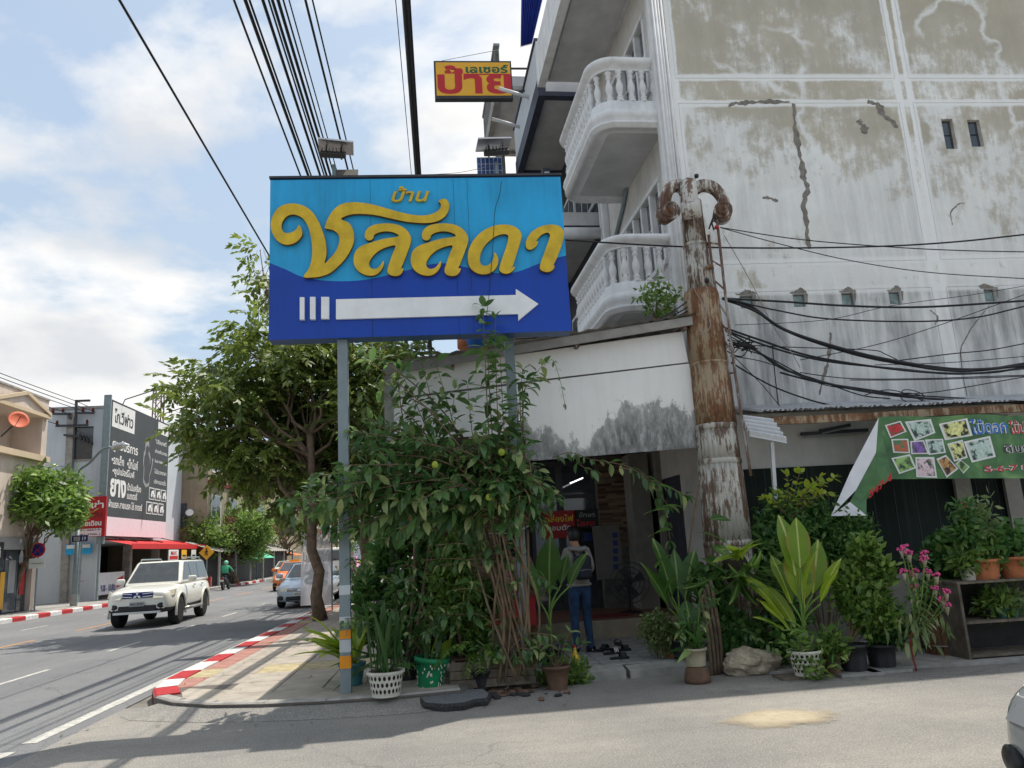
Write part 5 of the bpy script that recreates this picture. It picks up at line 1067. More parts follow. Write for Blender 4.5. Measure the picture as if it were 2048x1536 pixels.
m = MB(); m.sheet(lambda u, v: FX(ya + (yb - ya) * u, .02 + 1.7 * v, 3.15 - .4 * v + .02 * sin(u * 160)), 120, 2); m.build('sheet', MT['awning_red'], aw, False, False); m = MB(); m.box(ya, yb, 1.71, 1.74, 2.55, 2.82, FX); m.build('valance', MT['awning_red'], aw)
for i in range(4): s = ya + 1 + i * (yb - ya - 2) / 3; MB().bar(FX(s, 0.1, 3.3), FX(s, 1.6, 2.9), .04).build('stay', MT['black_metal'], aw)
q0, q1 = atX(214, 950, BX + .62).y, atX(334, 980, BX + .62).y; zb0, zb1 = 3.25, yx(222, 815)[1] + .15
bb = thing('service_billboard', 'huge dark grey billboard with white Thai lettering and mechanic figure', 'billboard', FX(q0, .6, zb0)); BT = .62
m = MB(); m.box(q0, q1, BT - .25, BT, zb0, zb1, FX); m.build('panel', MT['billboard_dark'], bb)
m = MB(); m.box(q0, q1, BT + .004, BT + .008, zb0, zb0 + .95, FX); m.build('pink_strip', MT['billboard_pink'], bb); m = MB(); m.box(q0 - .1, q0 - .002, BT - .3, BT + .05, zb0 - .4, zb1 + .2, FX); m.build('frame_post', MT['grey_steel'], bb)
BW, BH = q1 - q0, zb1 - zb0
def bbp(u, w): return q0 + BW * u, zb0 + BH * w
def bbt(s, u0, w0, u1, w1, mt='white_print', bold=.02): a, c = bbp(u0, w0), bbp(u1, w1); letters('lettering', s, lambda u, w, d: FX(u, d, w), a[0], c[0], a[1], c[1], BT + .012, MT[mt], bb, bold=bold)
def bbr(name, u0, w0, u1, w1, mt, lift=.006): a, c = bbp(u0, w0), bbp(u1, w1); m = MB(); m.box(a[0], c[0], BT + lift, BT + lift + .004, a[1], c[1], FX); return m.build(name, MT[mt], bb)
bbr('logo_panel', .03, .80, .37, .985, 'white_print'); bbt('โก.วีฟาว', .06, .835, .345, .945, 'black_print', .03); bbr('corner_panel', .78, .885, .985, .985, 'white_print')
bbt('ศูนย์บริการ', .05, .615, .44, .715, bold=.025); bbt('•รถเล็ก', .05, .525, .23, .60); bbt('•บิ๊กไบค์', .28, .52, .45, .60); bbt('•ซุปเปอร์ไบค์', .07, .435, .40, .51); bbt('ยาง', .05, .285, .28, .42, bold=.04); bbt('น้ำมันเครื่อง', .30, .35, .52, .41); bbt('แบตเตอรี่', .30, .285, .46, .345); bbt('ผ้าเบรค สายเบรค โซ่ สเตอร์', .04, .205, .55, .265)
for i, s in enumerate(('"ปรึกษาฟรี"', 'ช่างชำนาญ', 'Stock ยางครบทุกรุ่น', 'ไม่มีบวกราคา', 'บริการรวดเร็ว')): bbt(s, .74, .79 - i * .085, .97, .83 - i * .085, bold=.01)
for r in range(2):
    for k in range(3):
        u0, w0 = .66 + k * .11 - r * .04, .31 - r * .12; bbr('icon_frame', u0, w0, u0 + .095, w0 + .10, 'white_print', .012); bbr('icon', u0 + .008, w0 + .008, u0 + .087, w0 + .092, 'billboard_dark', .018)
        a, c = bbp(u0 + .02, w0 + .02); m = MB()
        for cx in (.22, .58): m.prism([(a + cx + .13 * cos(2 * pi * i / 10), c + .12 + .13 * sin(2 * pi * i / 10)) for i in range(10)], BT + .023, BT + .027, lambda u, w, d: FX(u, d, w))
        m.prism([(a + .12, c + .2), (a + .65, c + .2), (a + .55, c + .42), (a + .2, c + .36)], BT + .023, BT + .026, lambda u, w, d: FX(u, d, w)); m.build('icon_shape', MT['white_print'], bb)
# printed mechanic: generic figure in white outline
fig = [(.55, .44), (.55, .56), (.535, .60), (.54, .68), (.56, .705), (.56, .73), (.565, .775), (.59, .80), (.62, .79), (.63, .75), (.62, .715), (.635, .70), (.66, .66), (.665, .60), (.70, .66), (.715, .645), (.69, .56), (.66, .50), (.655, .42), (.60, .40)]
a = [bbp(u, w) for u, w in fig]; m = MB(); m.prism(a, BT + .006, BT + .010, lambda u, w, d: FX(u, d, w)); m.build('figure_outline', MT['grey_print'], bb)
ctr = (sum(x for x, _ in a) / len(a), sum(z for _, z in a) / len(a)); m = MB(); m.prism([(ctr[0] + (x - ctr[0]) * .80, ctr[1] + (z - ctr[1]) * .80 - .12) for x, z in a], BT + .014, BT + .018, lambda u, w, d: FX(u, d, w)); m.build('figure_coat', MT['billboard_dark'], bb)
for k, (s, z) in enumerate(((q0 + 1.5, zb1), (q0 + 6.5, zb1))):
    t = thing('billboard_lamp', 'long arm lamp reaching out over the top of the dark billboard', 'lamp', FX(s, BT, z), 'arm lamps on the billboard'); MB().tube([FX(s, BT - .1, z - .2), FX(s, BT + .1, z + .25), FX(s, BT + 2.2, z + .9)], .03).build('arm', MT['dark_metal'], t); MB().bar(FX(s, BT + 2.1, z + .95), FX(s, BT + 2.5, z + .7), .12, .1).build('lamp_head', MT['black_metal'], t)
t = thing('rental_signboard', 'red rental signboard with white Thai lettering above the alley corner', 'sign', FX(y2 - 1.0, .3, 3.2)); ra_, rb_ = at(150, 1075, y2 - 1.0), at(213, 992, y2 - 1.0); RY = y2 - 1.0
m = MB(); m.box(ra_.x, rb_.x, RY, RY + .2, ra_.z, rb_.z); m.build('panel', MT['red_sign'], t); px_text('lettering', 'ให้เช่า', 162, 1000, 208, 1018, RY - .01, MT['white_print'], t, bold=.03); px_text('lettering', 'รายวัน', 160, 1022, 204, 1036, RY - .01, MT['maroon'], t, bold=.03); px_text('lettering', 'รายเดือน', 158, 1040, 203, 1053, RY - .01, MT['white_print'], t, bold=.03)
a, c = at(153, 1074, RY - .004), at(203, 1056, RY - .004); m = MB(); m.box(a.x, c.x, RY - .008, RY - .004, a.z, c.z); m.build('number_strip', MT['billboard_pink'], t); px_text('lettering', '081-3667-9', 156, 1057, 200, 1063, RY - .014, MT['black_print'], t); px_text('lettering', '081-3700-1', 156, 1066, 200, 1072, RY - .014, MT['black_print'], t)
m = MB(); m.box(ra_.x + .2, ra_.x + .3, RY + .06, RY + .16, 0, ra_.z); m.box(rb_.x - .3, rb_.x - .2, RY + .06, RY + .16, 0, ra_.z); m.build('post', MT['grey_steel'], t)
t = thing('hours_banner', 'white banner with opening hours hung low in the workshop mouth', 'banner', FX(y2 + 1.5, -.1, .3)); m = MB(); m.box(y2 + .5, y2 + 3.6, -.05, -.03, .35, 1.45, FX); m.build('sheet', MT['cloth_flag'], t); letters('lettering', '9.00 - 18.00น', lambda u, w, d: FX(u, d, w), y2 + .7, y2 + 2.5, .5, .85, -.02, MT['navy_print'], t); m = MB(); m.prism([(y2 + 2.6, .6), (y2 + 3.4, .75), (y2 + 3.5, 1.25), (y2 + 2.7, 1.1)], -.025, -.021, lambda u, w, d: FX(u, d, w)); m.build('logo', MT['red_print'], t)
t = thing('shop_name_board', 'pale blue shop board under the end of the red awning', 'sign', FX(y2 - .5, .8, 2.3)); a, c = at(140, 1110, y2 + .2), at(192, 1087, y2 + .2); m = MB(); m.box(a.x, c.x, y2 - .3, y2 - .2, a.z, c.z); m.build('panel', MT['sign_cyan'], t); m = MB(); m.box(a.x + .05, c.x - .05, y2 - .31, y2 - .301, a.z + .3, c.z - .03); m.build('upper_strip', MT['white_print'], t)
t = thing('oval_sign', 'small hanging white sign with red band under the awning', 'sign', FX(y2 + 5.5, 1.75, 1.9)); m = MB(); m.box(y2 + 5.0, y2 + 6.6, 1.75, 1.8, 1.9, 2.5, FX); m.build('panel', MT['white_print'], t); m = MB(); m.box(y2 + 5.1, y2 + 6.5, 1.802, 1.81, 1.95, 2.15, FX); m.build('red_band', MT['red_print'], t); letters('lettering', 'MAX', lambda u, w, d: FX(u, d, w), y2 + 5.3, y2 + 6.3, 2.2, 2.42, 1.812, MT['red_print'], t)
for i, (s, mt, lb) in enumerate(((y2 + 7.4, 'sign_yellow', 'yellow price card hung under the red awning'), (y2 + 9.2, 'plate_white', 'white notice card hung under the red awning'), (y2 + 10.8, 'pot_cream', 'cream folded poster hung under the red awning'))):
    t = thing('hanging_card', lb, 'card', FX(s, 1.7, 2.0)); m = MB(); m.box(s, s + .9, 1.7, 1.72, 1.95, 2.5, FX); m.build('card', MT[mt], t); m = MB(); m.box(s + .15, s + .75, 1.722, 1.728, 2.1, 2.2, FX); m.build('print', MT['black_print'], t)
# khaki and cream blocks farther on
def far_block(name, label, ya, yb, t0, top, wallm, trim, nf):
    h = thing(name, label, 'building', FX(ya, t0, 0)); m = MB(); m.box(ya, yb, t0 - 10, t0, 0, top, FX); m.build('wall', MT[wallm], h); m = MB(); m.box(ya - .2, yb + .2, t0 - 10.2, t0 + .3, top, top + .2, FX); m.build('roof', MT[trim], h); nb = max(1, int((yb - ya) / 4))
    for f in range(1, nf):
        z = 3.6 * f
        for k in range(nb):
            s = ya + .8 + k * (yb - ya) / nb; m = MB(); m.box(s, s + 2.2, t0 + .002, t0 + .06, z + .5, z + 2.6, FX); w = m.build('window', MT['white_stucco'], h)
            for j in range(2): g = MB(); g.box(s + .1 + j * 1.05, s + 1.0 + j * 1.05, t0 + .061, t0 + .07, z + .6, z + 2.5, FX); g.build('pane', MT['glass_pane'], w)
            m = MB(); m.box(s - .3, s + 2.5, t0 + .002, t0 + 1.1, z - .1, z + .1, FX); bl_ = m.build('balcony', MT[wallm], h); m = MB()
            m.box(s - .3, s + 2.5, t0 + 1.04, t0 + 1.1, z + .95, z + 1.05, FX); m.bar(FX(s - .2, t0 + 1.07, z + .1), FX(s + 1.1, t0 + 1.07, z + .95), .06); m.bar(FX(s + 1.1, t0 + 1.07, z + .1), FX(s - .2, t0 + 1.07, z + .95), .06); m.bar(FX(s + 1.1, t0 + 1.07, z + .1), FX(s + 2.4, t0 + 1.07, z + .95), .06)
            for i in range(6): m.bar(FX(s - .25 + i * .53, t0 + 1.07, z + .1), FX(s - .25 + i * .53, t0 + 1.07, z + 1.0), .05)
            m.build('railing', MT['maroon'], bl_)
    for f in range(1, nf): m = MB(); m.box(ya, yb, t0 + .003, t0 + .12, 3.6 * f - .35, 3.6 * f - .11, FX); m.build('band', MT[trim], h)
    for k in range(4): m = MB(); s = ya + (yb - ya) * (k + .1) / 4; m.box(ya - .03, ya - .002, t0 - 9.5 + k * 2.3, t0 - 8.2 + k * 2.3, 4.0, 5.6, FX); m.build('end_window', MT['glass_dark'], h)
    return h
far_block('khaki_shophouse', 'grimy khaki shophouse with maroon crossed balcony railings', q1 + 4.5, q1 + 22, 1.7, 10.3, 'khaki_building', 'maroon', 3)
far_block('cream_block', 'cream apartment block with brick red bands behind the street trees', q1 + 40, q1 + 80, 2.0, 13.5, 'cream_building', 'maroon', 4)
far_block('distant_block', 'pale distant block closing the view along the road', 150, 190, 6.0, 11.0, 'white_building', 'concrete', 3)
t = thing('lattice_tower', 'slim steel lattice tower rising behind the billboard', 'tower', (-21, 55, 0)); pt = at(318, 780, 56); m = MB()
for (u, v) in ((-1, -1), (1, -1), (1, 1), (-1, 1)): m.bar((pt.x + u * .3, 56 + v * .3, 0), (pt.x + u * .28, 56 + v * .28, pt.z), .07)
for i in range(18):
    z = pt.z - i * .8; m.bar((pt.x - .3, 55.7, z), (pt.x + .3, 55.7, z - .8), .045); m.bar((pt.x + .3, 55.7, z), (pt.x - .3, 55.7, z - .8), .045); m.bar((pt.x + .3, 55.7, z), (pt.x + .3, 56.3, z - .8), .045); m.bar((pt.x - .3, 55.7, z), (pt.x + .3, 55.7, z), .05)
m.build('lattice', MT['rusty_steel'], t)
t = thing('round_dish', 'small pale satellite dish on the khaki shophouse', 'dish', at(379, 1026, q1 + 4.2)); p = at(379, 1026, q1 + 4.2); m = MB(); m.lathe([(0, 0), (.14, .02), (.25, .06), (.25, .07), (.14, .03)], 16, Matrix.Translation(p) @ Vector((.3, -1, .5)).to_track_quat('Z', 'Y').to_matrix().to_4x4()); m.build('dish', MT['white_print'], t, True); MB().tube([p, p + Vector((-.1, .4, -.2))], .03).build('mount', MT['dark_metal'], t)
# market sheds and parasols under the trees
for i, (px, py, Y, mt, lb) in enumerate(((514, 1117, 62, 'umbrella_green', 'green market parasol by the far pavement'), (563, 1112, 78, 'umbrella_orange', 'orange market parasol farther along the far pavement'))):
    p = at(px, py, Y); t = thing('parasol', lb, 'parasol', (p.x, p.y, ZP)); m = MB(); m.lathe([(1.35 if i == 0 else 2.2, 0), (.8, .3), (.05, .5)], 8, Matrix.Translation(p)); m.build('canopy', MT[mt], t); MB().tube([(p.x, p.y, ZP), p + Vector((0, 0, .45))], .04).build('pole', MT['grey_steel'], t)
t = thing('market_stall', 'row of dark tin roofed stalls beside the far pavement', 'stall', FX(q1 + 5, .5, 0)); m = MB(); m.sheet(lambda u, v: FX(q1 + 2.5 + 26 * u, 1.0 + 2.1 * v, 3.0 - .7 * v + .03 * sin(u * 200)), 160, 2); m.build('tin_roof', MT['roof_sheet'], t, False, False); m = MB(); m.box(q1 + 2.5, q1 + 28, 1.85, 1.95, ZP, 2.4, FX); m.build('dark_front', MT['shop_dark'], t)
for i in range(7): m = MB(); s = q1 + 3 + i * 4; m.box(s, s + .12, 2.9, 3.02, ZP, 2.3, FX); m.build('post', MT['concrete'], t)
t = thing('blue_white_signboard', 'blue and white roadside signboard among the far trees', 'sign', at(545, 1110, 75)); a, c = at(528, 1110, 75), at(558, 1094, 75); m = MB(); m.box(a.x, c.x, 75, 75.1, a.z, c.z); m.build('panel', MT['white_print'], t); m = MB(); m.box(a.x, a.x + (c.x - a.x) * .55, 74.98, 74.999, a.z + .4, c.z); m.build('blue_part', MT['blue_print'], t); MB().bar(((a.x + c.x) / 2, 75.05, 0), ((a.x + c.x) / 2, 75.05, a.z), .12).build('post', MT['dark_metal'], t)

# ---- poles, lamps and traffic signs on the far side
def insul(p, parent): m = MB(); m.lathe([(.03, 0), (.07, .03), (.05, .08), (.08, .11), (.05, .16), (.07, .19), (.02, .24)], 8, Matrix.Translation(p)); m.build('insulator', MT['maroon'], parent, True)
up = atZ(128, 1205, ZP); UPX, UPY = up.x, up.y; zt_ = at(147, 826, UPY).z
pole = thing('utility_pole', 'square concrete utility pole with black cross arms on the far pavement', 'pole', (UPX, UPY, ZP)); m = MB(); px_t = at(143, 835, UPY).x; m.bar((UPX, UPY, 0), (px_t, UPY, zt_), .30, .34); m.build('shaft', MT['concrete'], pole)
def arm(x0, y0, x1, y1, th=.12): m = MB(); m.bar(at(x0, y0, UPY - .2), at(x1, y1, UPY - .2), th, .1); m.build('cross_arm', MT['dark_metal'], pole)
for r in ((104, 828, 142, 828), (152, 826, 188, 826), (112, 852, 176, 850), (152, 802, 180, 801), (153, 800, 151, 850), (137, 826, 141, 838)): arm(*r)
for (x, y) in ((106, 826), (126, 825), (166, 824), (186, 824), (114, 850), (174, 848)): insul(at(x, y, UPY - .2), pole)
for i in range(4): m = MB(); m.tube([at(160 + i * 7, 868 + 3 * i, UPY - .3), at(163 + i * 7, 880 + 3 * i, UPY - .35)], .07, 8); m.build('fuse', MT['black_metal'], pole)
m = MB(); m.bar(at(128, 870, UPY - .2), at(182, 876, UPY - .3), .1); m.build('fuse_arm', MT['dark_metal'], pole)
wires_px = [((0, 742), (104, 824)), ((0, 752), (126, 823)), ((0, 768), (166, 822)), ((0, 780), (186, 822)), ((0, 804), (114, 848)), ((0, 742), (152, 802))]
def cable(p0, p1, sag, r, label, group, mat='black_cable', n=14):
    p0, p1 = Vector(p0), Vector(p1); pts = [p0.lerp(p1, i / n) + Vector((0, 0, -sag * 4 * (i / n) * (1 - i / n))) for i in range(n + 1)]; o = MB().tube(pts, r, 5).build('power_cable', MT[mat], None, True); return tag(o, label, 'cable', group)
for (a, c) in wires_px:
    pc = at(*c, UPY - .2); lbl = 'black power line strung past the far utility pole'
    cable((pc.x - .3, UPY - 34, pc.z + .6), pc, .3, .018, lbl, 'power lines on the far side'); cable(pc, (pc.x + 1.6, UPY + 42, pc.z - .2), .4, .018, lbl, 'power lines on the far side')
for i in range(3): cable(at(104, 886 - i * 8, UPY + 3), at(165, 872 + 3 * i, UPY - .3), .05, .012, 'short jumper wire feeding the far utility pole fuses', 'jumper wires at the far pole', 'grey_cable', 6)
lp_ = atZ(147, 1212, ZP); t = thing('street_lamp', 'grey street lamp with long slanting arm beside the far utility pole', 'street lamp', lp_); LY = lp_.y
m = MB(); m.tube([lp_, at(152, 1110, LY), at(156, 1060, LY)], [.11, .09, .08], 12); m.tube(spline([at(156, 1060, LY), at(158, 1000, LY), at(157, 946, LY), at(180, 925, LY - .4), at(204, 900, LY - .8), at(220, 894, LY - 1)], 5), .055, 8); m.build('post', MT['grey_steel'], t, True); m = MB(); m.lathe([(.16, 0), (.16, .5)], 8, Matrix.Translation((lp_.x, LY, ZP))); m.build('base', MT['concrete'], t)
p = at(237, 893, LY - 1.2); m = MB(); m.lathe([(.02, -.45), (.13, -.3), (.17, 0), (.15, .3), (.05, .45)], 10, Matrix.Translation(p) @ Vector((1, -.4, .1)).to_track_quat('Z', 'Y').to_matrix().to_4x4() @ Matrix.Diagonal((.55, 1, 1, 1))); m.build('lamp_head', MT['alu'], t, True)
p = at(108, 932, LY - .5); t = thing('round_lamp', 'small round lamp head above the far tree', 'lamp', p); m = MB(); m.lathe([(0.02, .12), (.18, .05), (.2, 0), (0, -.02)], 12, Matrix.Translation(p) @ Matrix.Rotation(.3, 4, 'Y')); m.build('lamp_head', MT['alu'], t, True); MB().tube([p, p + Vector((.5, .2, 0))], .025).build('arm', MT['grey_steel'], t)
def sign_post(name, label, px, py, base, Y, shape, mats, size, txt=None):
    p = at(px, py, Y); t = thing(name, label, 'sign', (p.x, Y, ZP)); MB().tube([(p.x, Y, ZP), (p.x, Y, p.z + size * .5)], .035, 8).build('post', MT['grey_steel'], t); return t, p
t, p = sign_post('crossing_sign', 'yellow diamond pedestrian crossing sign on a grey post', 414, 1105, 1180, 49, None, None, .6)
r_ = .44; m = MB(); m.prism([(p.x + r_ * cos(a), p.z + r_ * sin(a)) for a in (0, pi / 2, pi, 3 * pi / 2)], 48.9, 48.94, XZ); pl = m.build('plate', MT['sign_yellow'], t); m = MB()
for ln in (((0, .05), (0, .22)), ((0, .05), (-.14, -.28)), ((0, .05), (.12, -.28)), ((0, .2), (-.16, .02)), ((0, .2), (.16, .06))): m.bar((p.x + .62 * ln[0][0], 48.88, p.z + .62 * ln[0][1]), (p.x + .62 * ln[1][0], 48.88, p.z + .62 * ln[1][1]), .05, .03)
m.lathe([(0, -.015), (.05, 0), (0, .015)], 10, Matrix.Translation((p.x, 48.88, p.z + .2)) @ Matrix.Rotation(pi / 2, 4, 'X')); m.build('walking_figure', MT['black_print'], pl)
t, p = sign_post('street_name_sign', 'blue street name sign with white number nineteen by the lamp post', 160, 1077, 1200, LY - .5, None, None, .3); a, c = at(144, 1084, LY - .6), at(176, 1070, LY - .6); m = MB(); m.box(a.x, c.x, LY - .62, LY - .58, a.z, c.z); m.build('plate', MT['navy_print'], t); px_text('lettering', '19', 164, 1073, 172, 1081, LY - .63, MT['white_print'], t); px_text('lettering', 'ซอย', 147, 1073, 160, 1082, LY - .63, MT['white_print'], t)
t, p = sign_post('no_parking_sign', 'round blue and red no stopping sign over a white arrow plate', 77, 1100, 1210, 34.5, None, None, .3); rr = .3; m = MB(); m.prism([(p.x + rr * cos(2 * pi * i / 24), p.z + rr * sin(2 * pi * i / 24)) for i in range(24)], 34.44, 34.46, XZ); m.build('rim', MT['red_print'], t); m = MB(); m.prism([(p.x + .24 * cos(2 * pi * i / 24), p.z + .24 * sin(2 * pi * i / 24)) for i in range(24)], 34.43, 34.438, XZ); m.build('disc', MT['navy_print'], t); m = MB(); m.bar((p.x - .2, 34.42, p.z + .2), (p.x + .2, 34.42, p.z - .2), .06, .012); m.bar((p.x + .2, 34.42, p.z + .2), (p.x - .2, 34.42, p.z - .2), .06, .012); m.build('cross', MT['red_print'], t)
m = MB(); m.box(p.x - .32, p.x + .32, 34.44, 34.46, p.z - .75, p.z - .34); m.build('plate', MT['plate_white'], t); m = MB(); m.bar((p.x - .24, 34.43, p.z - .55), (p.x + .24, 34.43, p.z - .55), .04, .012); m.build('arrow', MT['black_print'], t)
t = thing('red_barrier_board', 'leaning red board strapped to the far utility pole', 'board', (UPX + .7, UPY - .4, ZP)); m = MB(); m.bar((UPX + .7, UPY - .5, ZP), (UPX + .9, UPY - .45, ZP + 1.5), .22, .04); m.build('board', MT['red_sign'], t); m = MB(); m.bar((UPX + .6, UPY - .52, ZP + .9), (UPX + 1.1, UPY - .5, ZP + 1.0), .1, .02); m.build('crosspiece', MT['awning_red'], t)
t = thing('mint_poster_stand', 'white and green poster stand beside the leaning far tree', 'poster', atZ(8, 1220, ZP)); p = atZ(8, 1220, ZP); m = MB(); m.box(p.x - .5, p.x + .45, p.y, p.y + .04, ZP, ZP + 1.55); m.build('panel', MT['white_print'], t); m = MB(); m.prism([(p.x - .3, ZP + .2), (p.x + .4, ZP + .1), (p.x + .2, ZP + .8), (p.x - .1, ZP + .6)], p.y - .008, p.y - .002, XZ); m.build('print', MT['green_panel'], t)

# ---- overhead lines above the near pavement and their pole
NPX, NPY = -1.95, 27.5
pole = thing('near_utility_pole', 'grey concrete utility pole standing behind the shrub and signs', 'pole', (NPX, NPY, ZP)); m = MB(); m.bar((NPX, NPY, 0), (NPX, NPY, 9.6), .26, .30); m.build('shaft', MT['concrete'], pole)
for z in (7.9, 8.7, 9.3): m = MB(); m.box(NPX - 1.0, NPX + 1.9, NPY - .2, NPY - .151, z - .06, z + .06); m.build('cross_arm', MT['dark_metal'], pole)
LB = 'black overhead line running high along the near pavement'; GB = 'overhead lines above the near pavement'
for i, px in enumerate((492, 514, 522, 548, 560, 567, 578, 588, 600, 632)):
    z = 8.6 + .12 * (i % 4); p = atZ(px, 0, z); r = (.016, .026, .016, .024, .014, .022, .024, .014, .010, .018)[i]
    cable((p.x, -18, z + .5), (p.x - .18, NPY, z - .1), .28, r, LB, GB, n=20); cable((p.x - .18, NPY, z - .1), (p.x + .1, NPY + 45, z - .2), .4, r, LB, GB, n=8)
p = atZ(640, 0, 8.6); cable((p.x, -18, 8.8), (p.x - .1, NPY, 8.5), .2, .012, LB, GB, n=16)
for i in range(12):
    z = 8.0 + random.uniform(-.03, .03); x = atZ(831, 0, 8.0).x + random.gauss(0, .012); cable((x, -18, z + .3), (x - .15 + random.gauss(0, .035), NPY, z - .1 + random.uniform(-.3, .2)), .3, (.030 if i == 0 else random.choice((.010, .013, .018))), 'black cable in the thick bundle hanging over the blue sign', 'bundled cables over the sign', n=20)
cable((atZ(803, 0, 8.4).x, -18, 8.5), (atZ(803, 0, 8.4).x - .1, NPY, 8.3), .25, .006, 'hair thin line beside the thick cable bundle', None, n=16)
p = atZ(285, 0, 8.0); cable((p.x, -18, 8.2), (p.x - .45, 40, 8.2), .3, .017, 'single black line crossing the sky left of the blue sign', None, n=20)

# ---- cables slung across the stained wall
WC = 'black cable slung between the rusty column and the shed roof'; WG = 'cables slung across the stained side wall'
def wcable(pts, r, Y=11.2, mat='black_cable', lab=None):
    (xa, ya_), (xb, yb_) = pts[-2], pts[-1]; k = (yb_ - ya_) / (xb - xa); pp = list(pts) + ([(xb + 260, yb_ + 260 * k), (xb + 620, yb_ + 480 * k)] if xb > 1940 else [])
    o = MB().tube(spline([at(x, y, Y + random.uniform(-.15, .15)) for x, y in pp], 6), r * 1.3, 5).build('wall_cable', MT[mat], None, True); tag(o, lab or WC, 'cable', None if lab else WG)
WL = {(1130, 480, 1290, 490): 'long level cable passing behind the rusty column from the blue sign', (1445, 597, 1560, 603): 'taut thick cable just under the small wall windows', (1445, 597, 1500, 612): 'thickest cable sagging deepest across the stained wall', (1545, 690, 1549, 740): 'short cable dropping straight down to the shed roof', (1800, 790, 1808, 780): 'cable coiled in loops on the shed roof edge', (1470, 650, 1650, 640): 'hair thin wire rising across the stained wall'}
for pts, r in ((((1130, 480), (1290, 490), (1419, 495), (1600, 496), (1780, 492), (1920, 483), (2060, 468)), .011), (((1440, 455), (1600, 479), (1780, 494), (1920, 501), (2060, 504)), .007), (((1440, 455), (1560, 488), (1700, 521), (1860, 545), (2060, 558)), .006), (((1445, 597), (1560, 603), (1700, 612), (1850, 614), (2060, 601)), .014), (((1460, 600), (1560, 622), (1660, 638), (1830, 643), (1950, 635), (2060, 610)), .010),
    (((1445, 597), (1500, 612), (1570, 660), (1700, 702), (1800, 724), (1900, 738), (1980, 738), (2060, 726)), .020), (((1448, 599), (1510, 622), (1580, 665), (1700, 706), (1800, 727), (1920, 742), (2060, 730)), .016), (((1450, 656), (1520, 680), (1620, 712), (1760, 735), (1880, 746), (1980, 745), (2060, 733)), .014), (((1450, 660), (1540, 694), (1650, 722), (1800, 738), (1920, 748), (2060, 736)), .012),
    (((1452, 662), (1500, 690), (1560, 735), (1640, 762), (1740, 785), (1860, 798), (2020, 804)), .012), (((1455, 680), (1520, 706), (1590, 748), (1680, 772), (1800, 792), (1960, 802)), .010), (((1452, 690), (1530, 712), (1610, 752), (1700, 778), (1820, 790), (1990, 800)), .008), (((1455, 670), (1510, 700), (1580, 742), (1630, 758), (1720, 790), (1780, 797)), .008), (((1460, 712), (1520, 722), (1590, 745), (1650, 770), (1730, 780), (1850, 786), (2060, 752)), .006), (((1462, 725), (1540, 770), (1620, 800), (1680, 814)), .010),
    (((1545, 690), (1549, 740), (1557, 810)), .007), (((1470, 715), (1520, 765), (1560, 812)), .005), (((1470, 650), (1650, 640), (1780, 612), (1940, 590), (2060, 570)), .004), (((1600, 720), (1750, 690), (1880, 650), (2060, 585)), .005), (((1480, 690), (1600, 695), (1740, 700), (1770, 708), (1795, 720)), .006), (((1700, 760), (1800, 760), (1930, 757), (2060, 752)), .006), (((1790, 722), (1900, 708), (1980, 700), (2060, 685)), .007), (((1750, 730), (1900, 725), (2060, 712)), .005), (((1600, 745), (1700, 757), (1850, 757), (2000, 752)), .006),
    (((1560, 745), (1640, 765), (1760, 783), (1800, 790), (1850, 796), (1900, 799), (2060, 803)), .012), (((1800, 790), (1808, 780), (1830, 782), (1848, 792), (1840, 803), (1815, 804), (1802, 795), (1812, 786), (1840, 790)), .006), (((1730, 790), (1770, 780), (1805, 785), (1850, 802), (1900, 806)), .006)): wcable(pts, r, lab=WL.get(pts[0] + pts[1]))
wcable(((1448, 470), (1500, 560), (1545, 650), (1580, 700), (1600, 735)), .005, mat='grey_cable', lab='pale thin stay wire slanting down from the lattice mast')
t = thing('cable_knot', 'tangle of black tape and cable ends beside the rusty column', 'cable'); p = at(1490, 692, 11.1); t.location = p
m = MB()
for i in range(9): m.tube(spline([p + Vector((random.gauss(0, .11), random.gauss(0, .03), random.gauss(0, .05))) for _ in range(5)], 4), .009, 5)
m.build('tangle', MT['black_cable'], t, True)
for (a, c) in (((1300, 645), (1378, 600)), ((1290, 655), (1378, 612)), ((1270, 660), (1380, 620)), ((1030, 678), (1140, 660)), ((1060, 672), (1142, 664))): tag(MB().tube(spline([at(a[0], a[1], 10.7), at((a[0] + c[0]) / 2, (a[1] + c[1]) / 2 + 5, 10.7), at(c[0], c[1], 10.7)], 6), .010, 5).build('roof_cable', MT['black_cable'], None), 'short black cable lying on the canopy roof edge', 'cable', 'cables on the canopy roof')

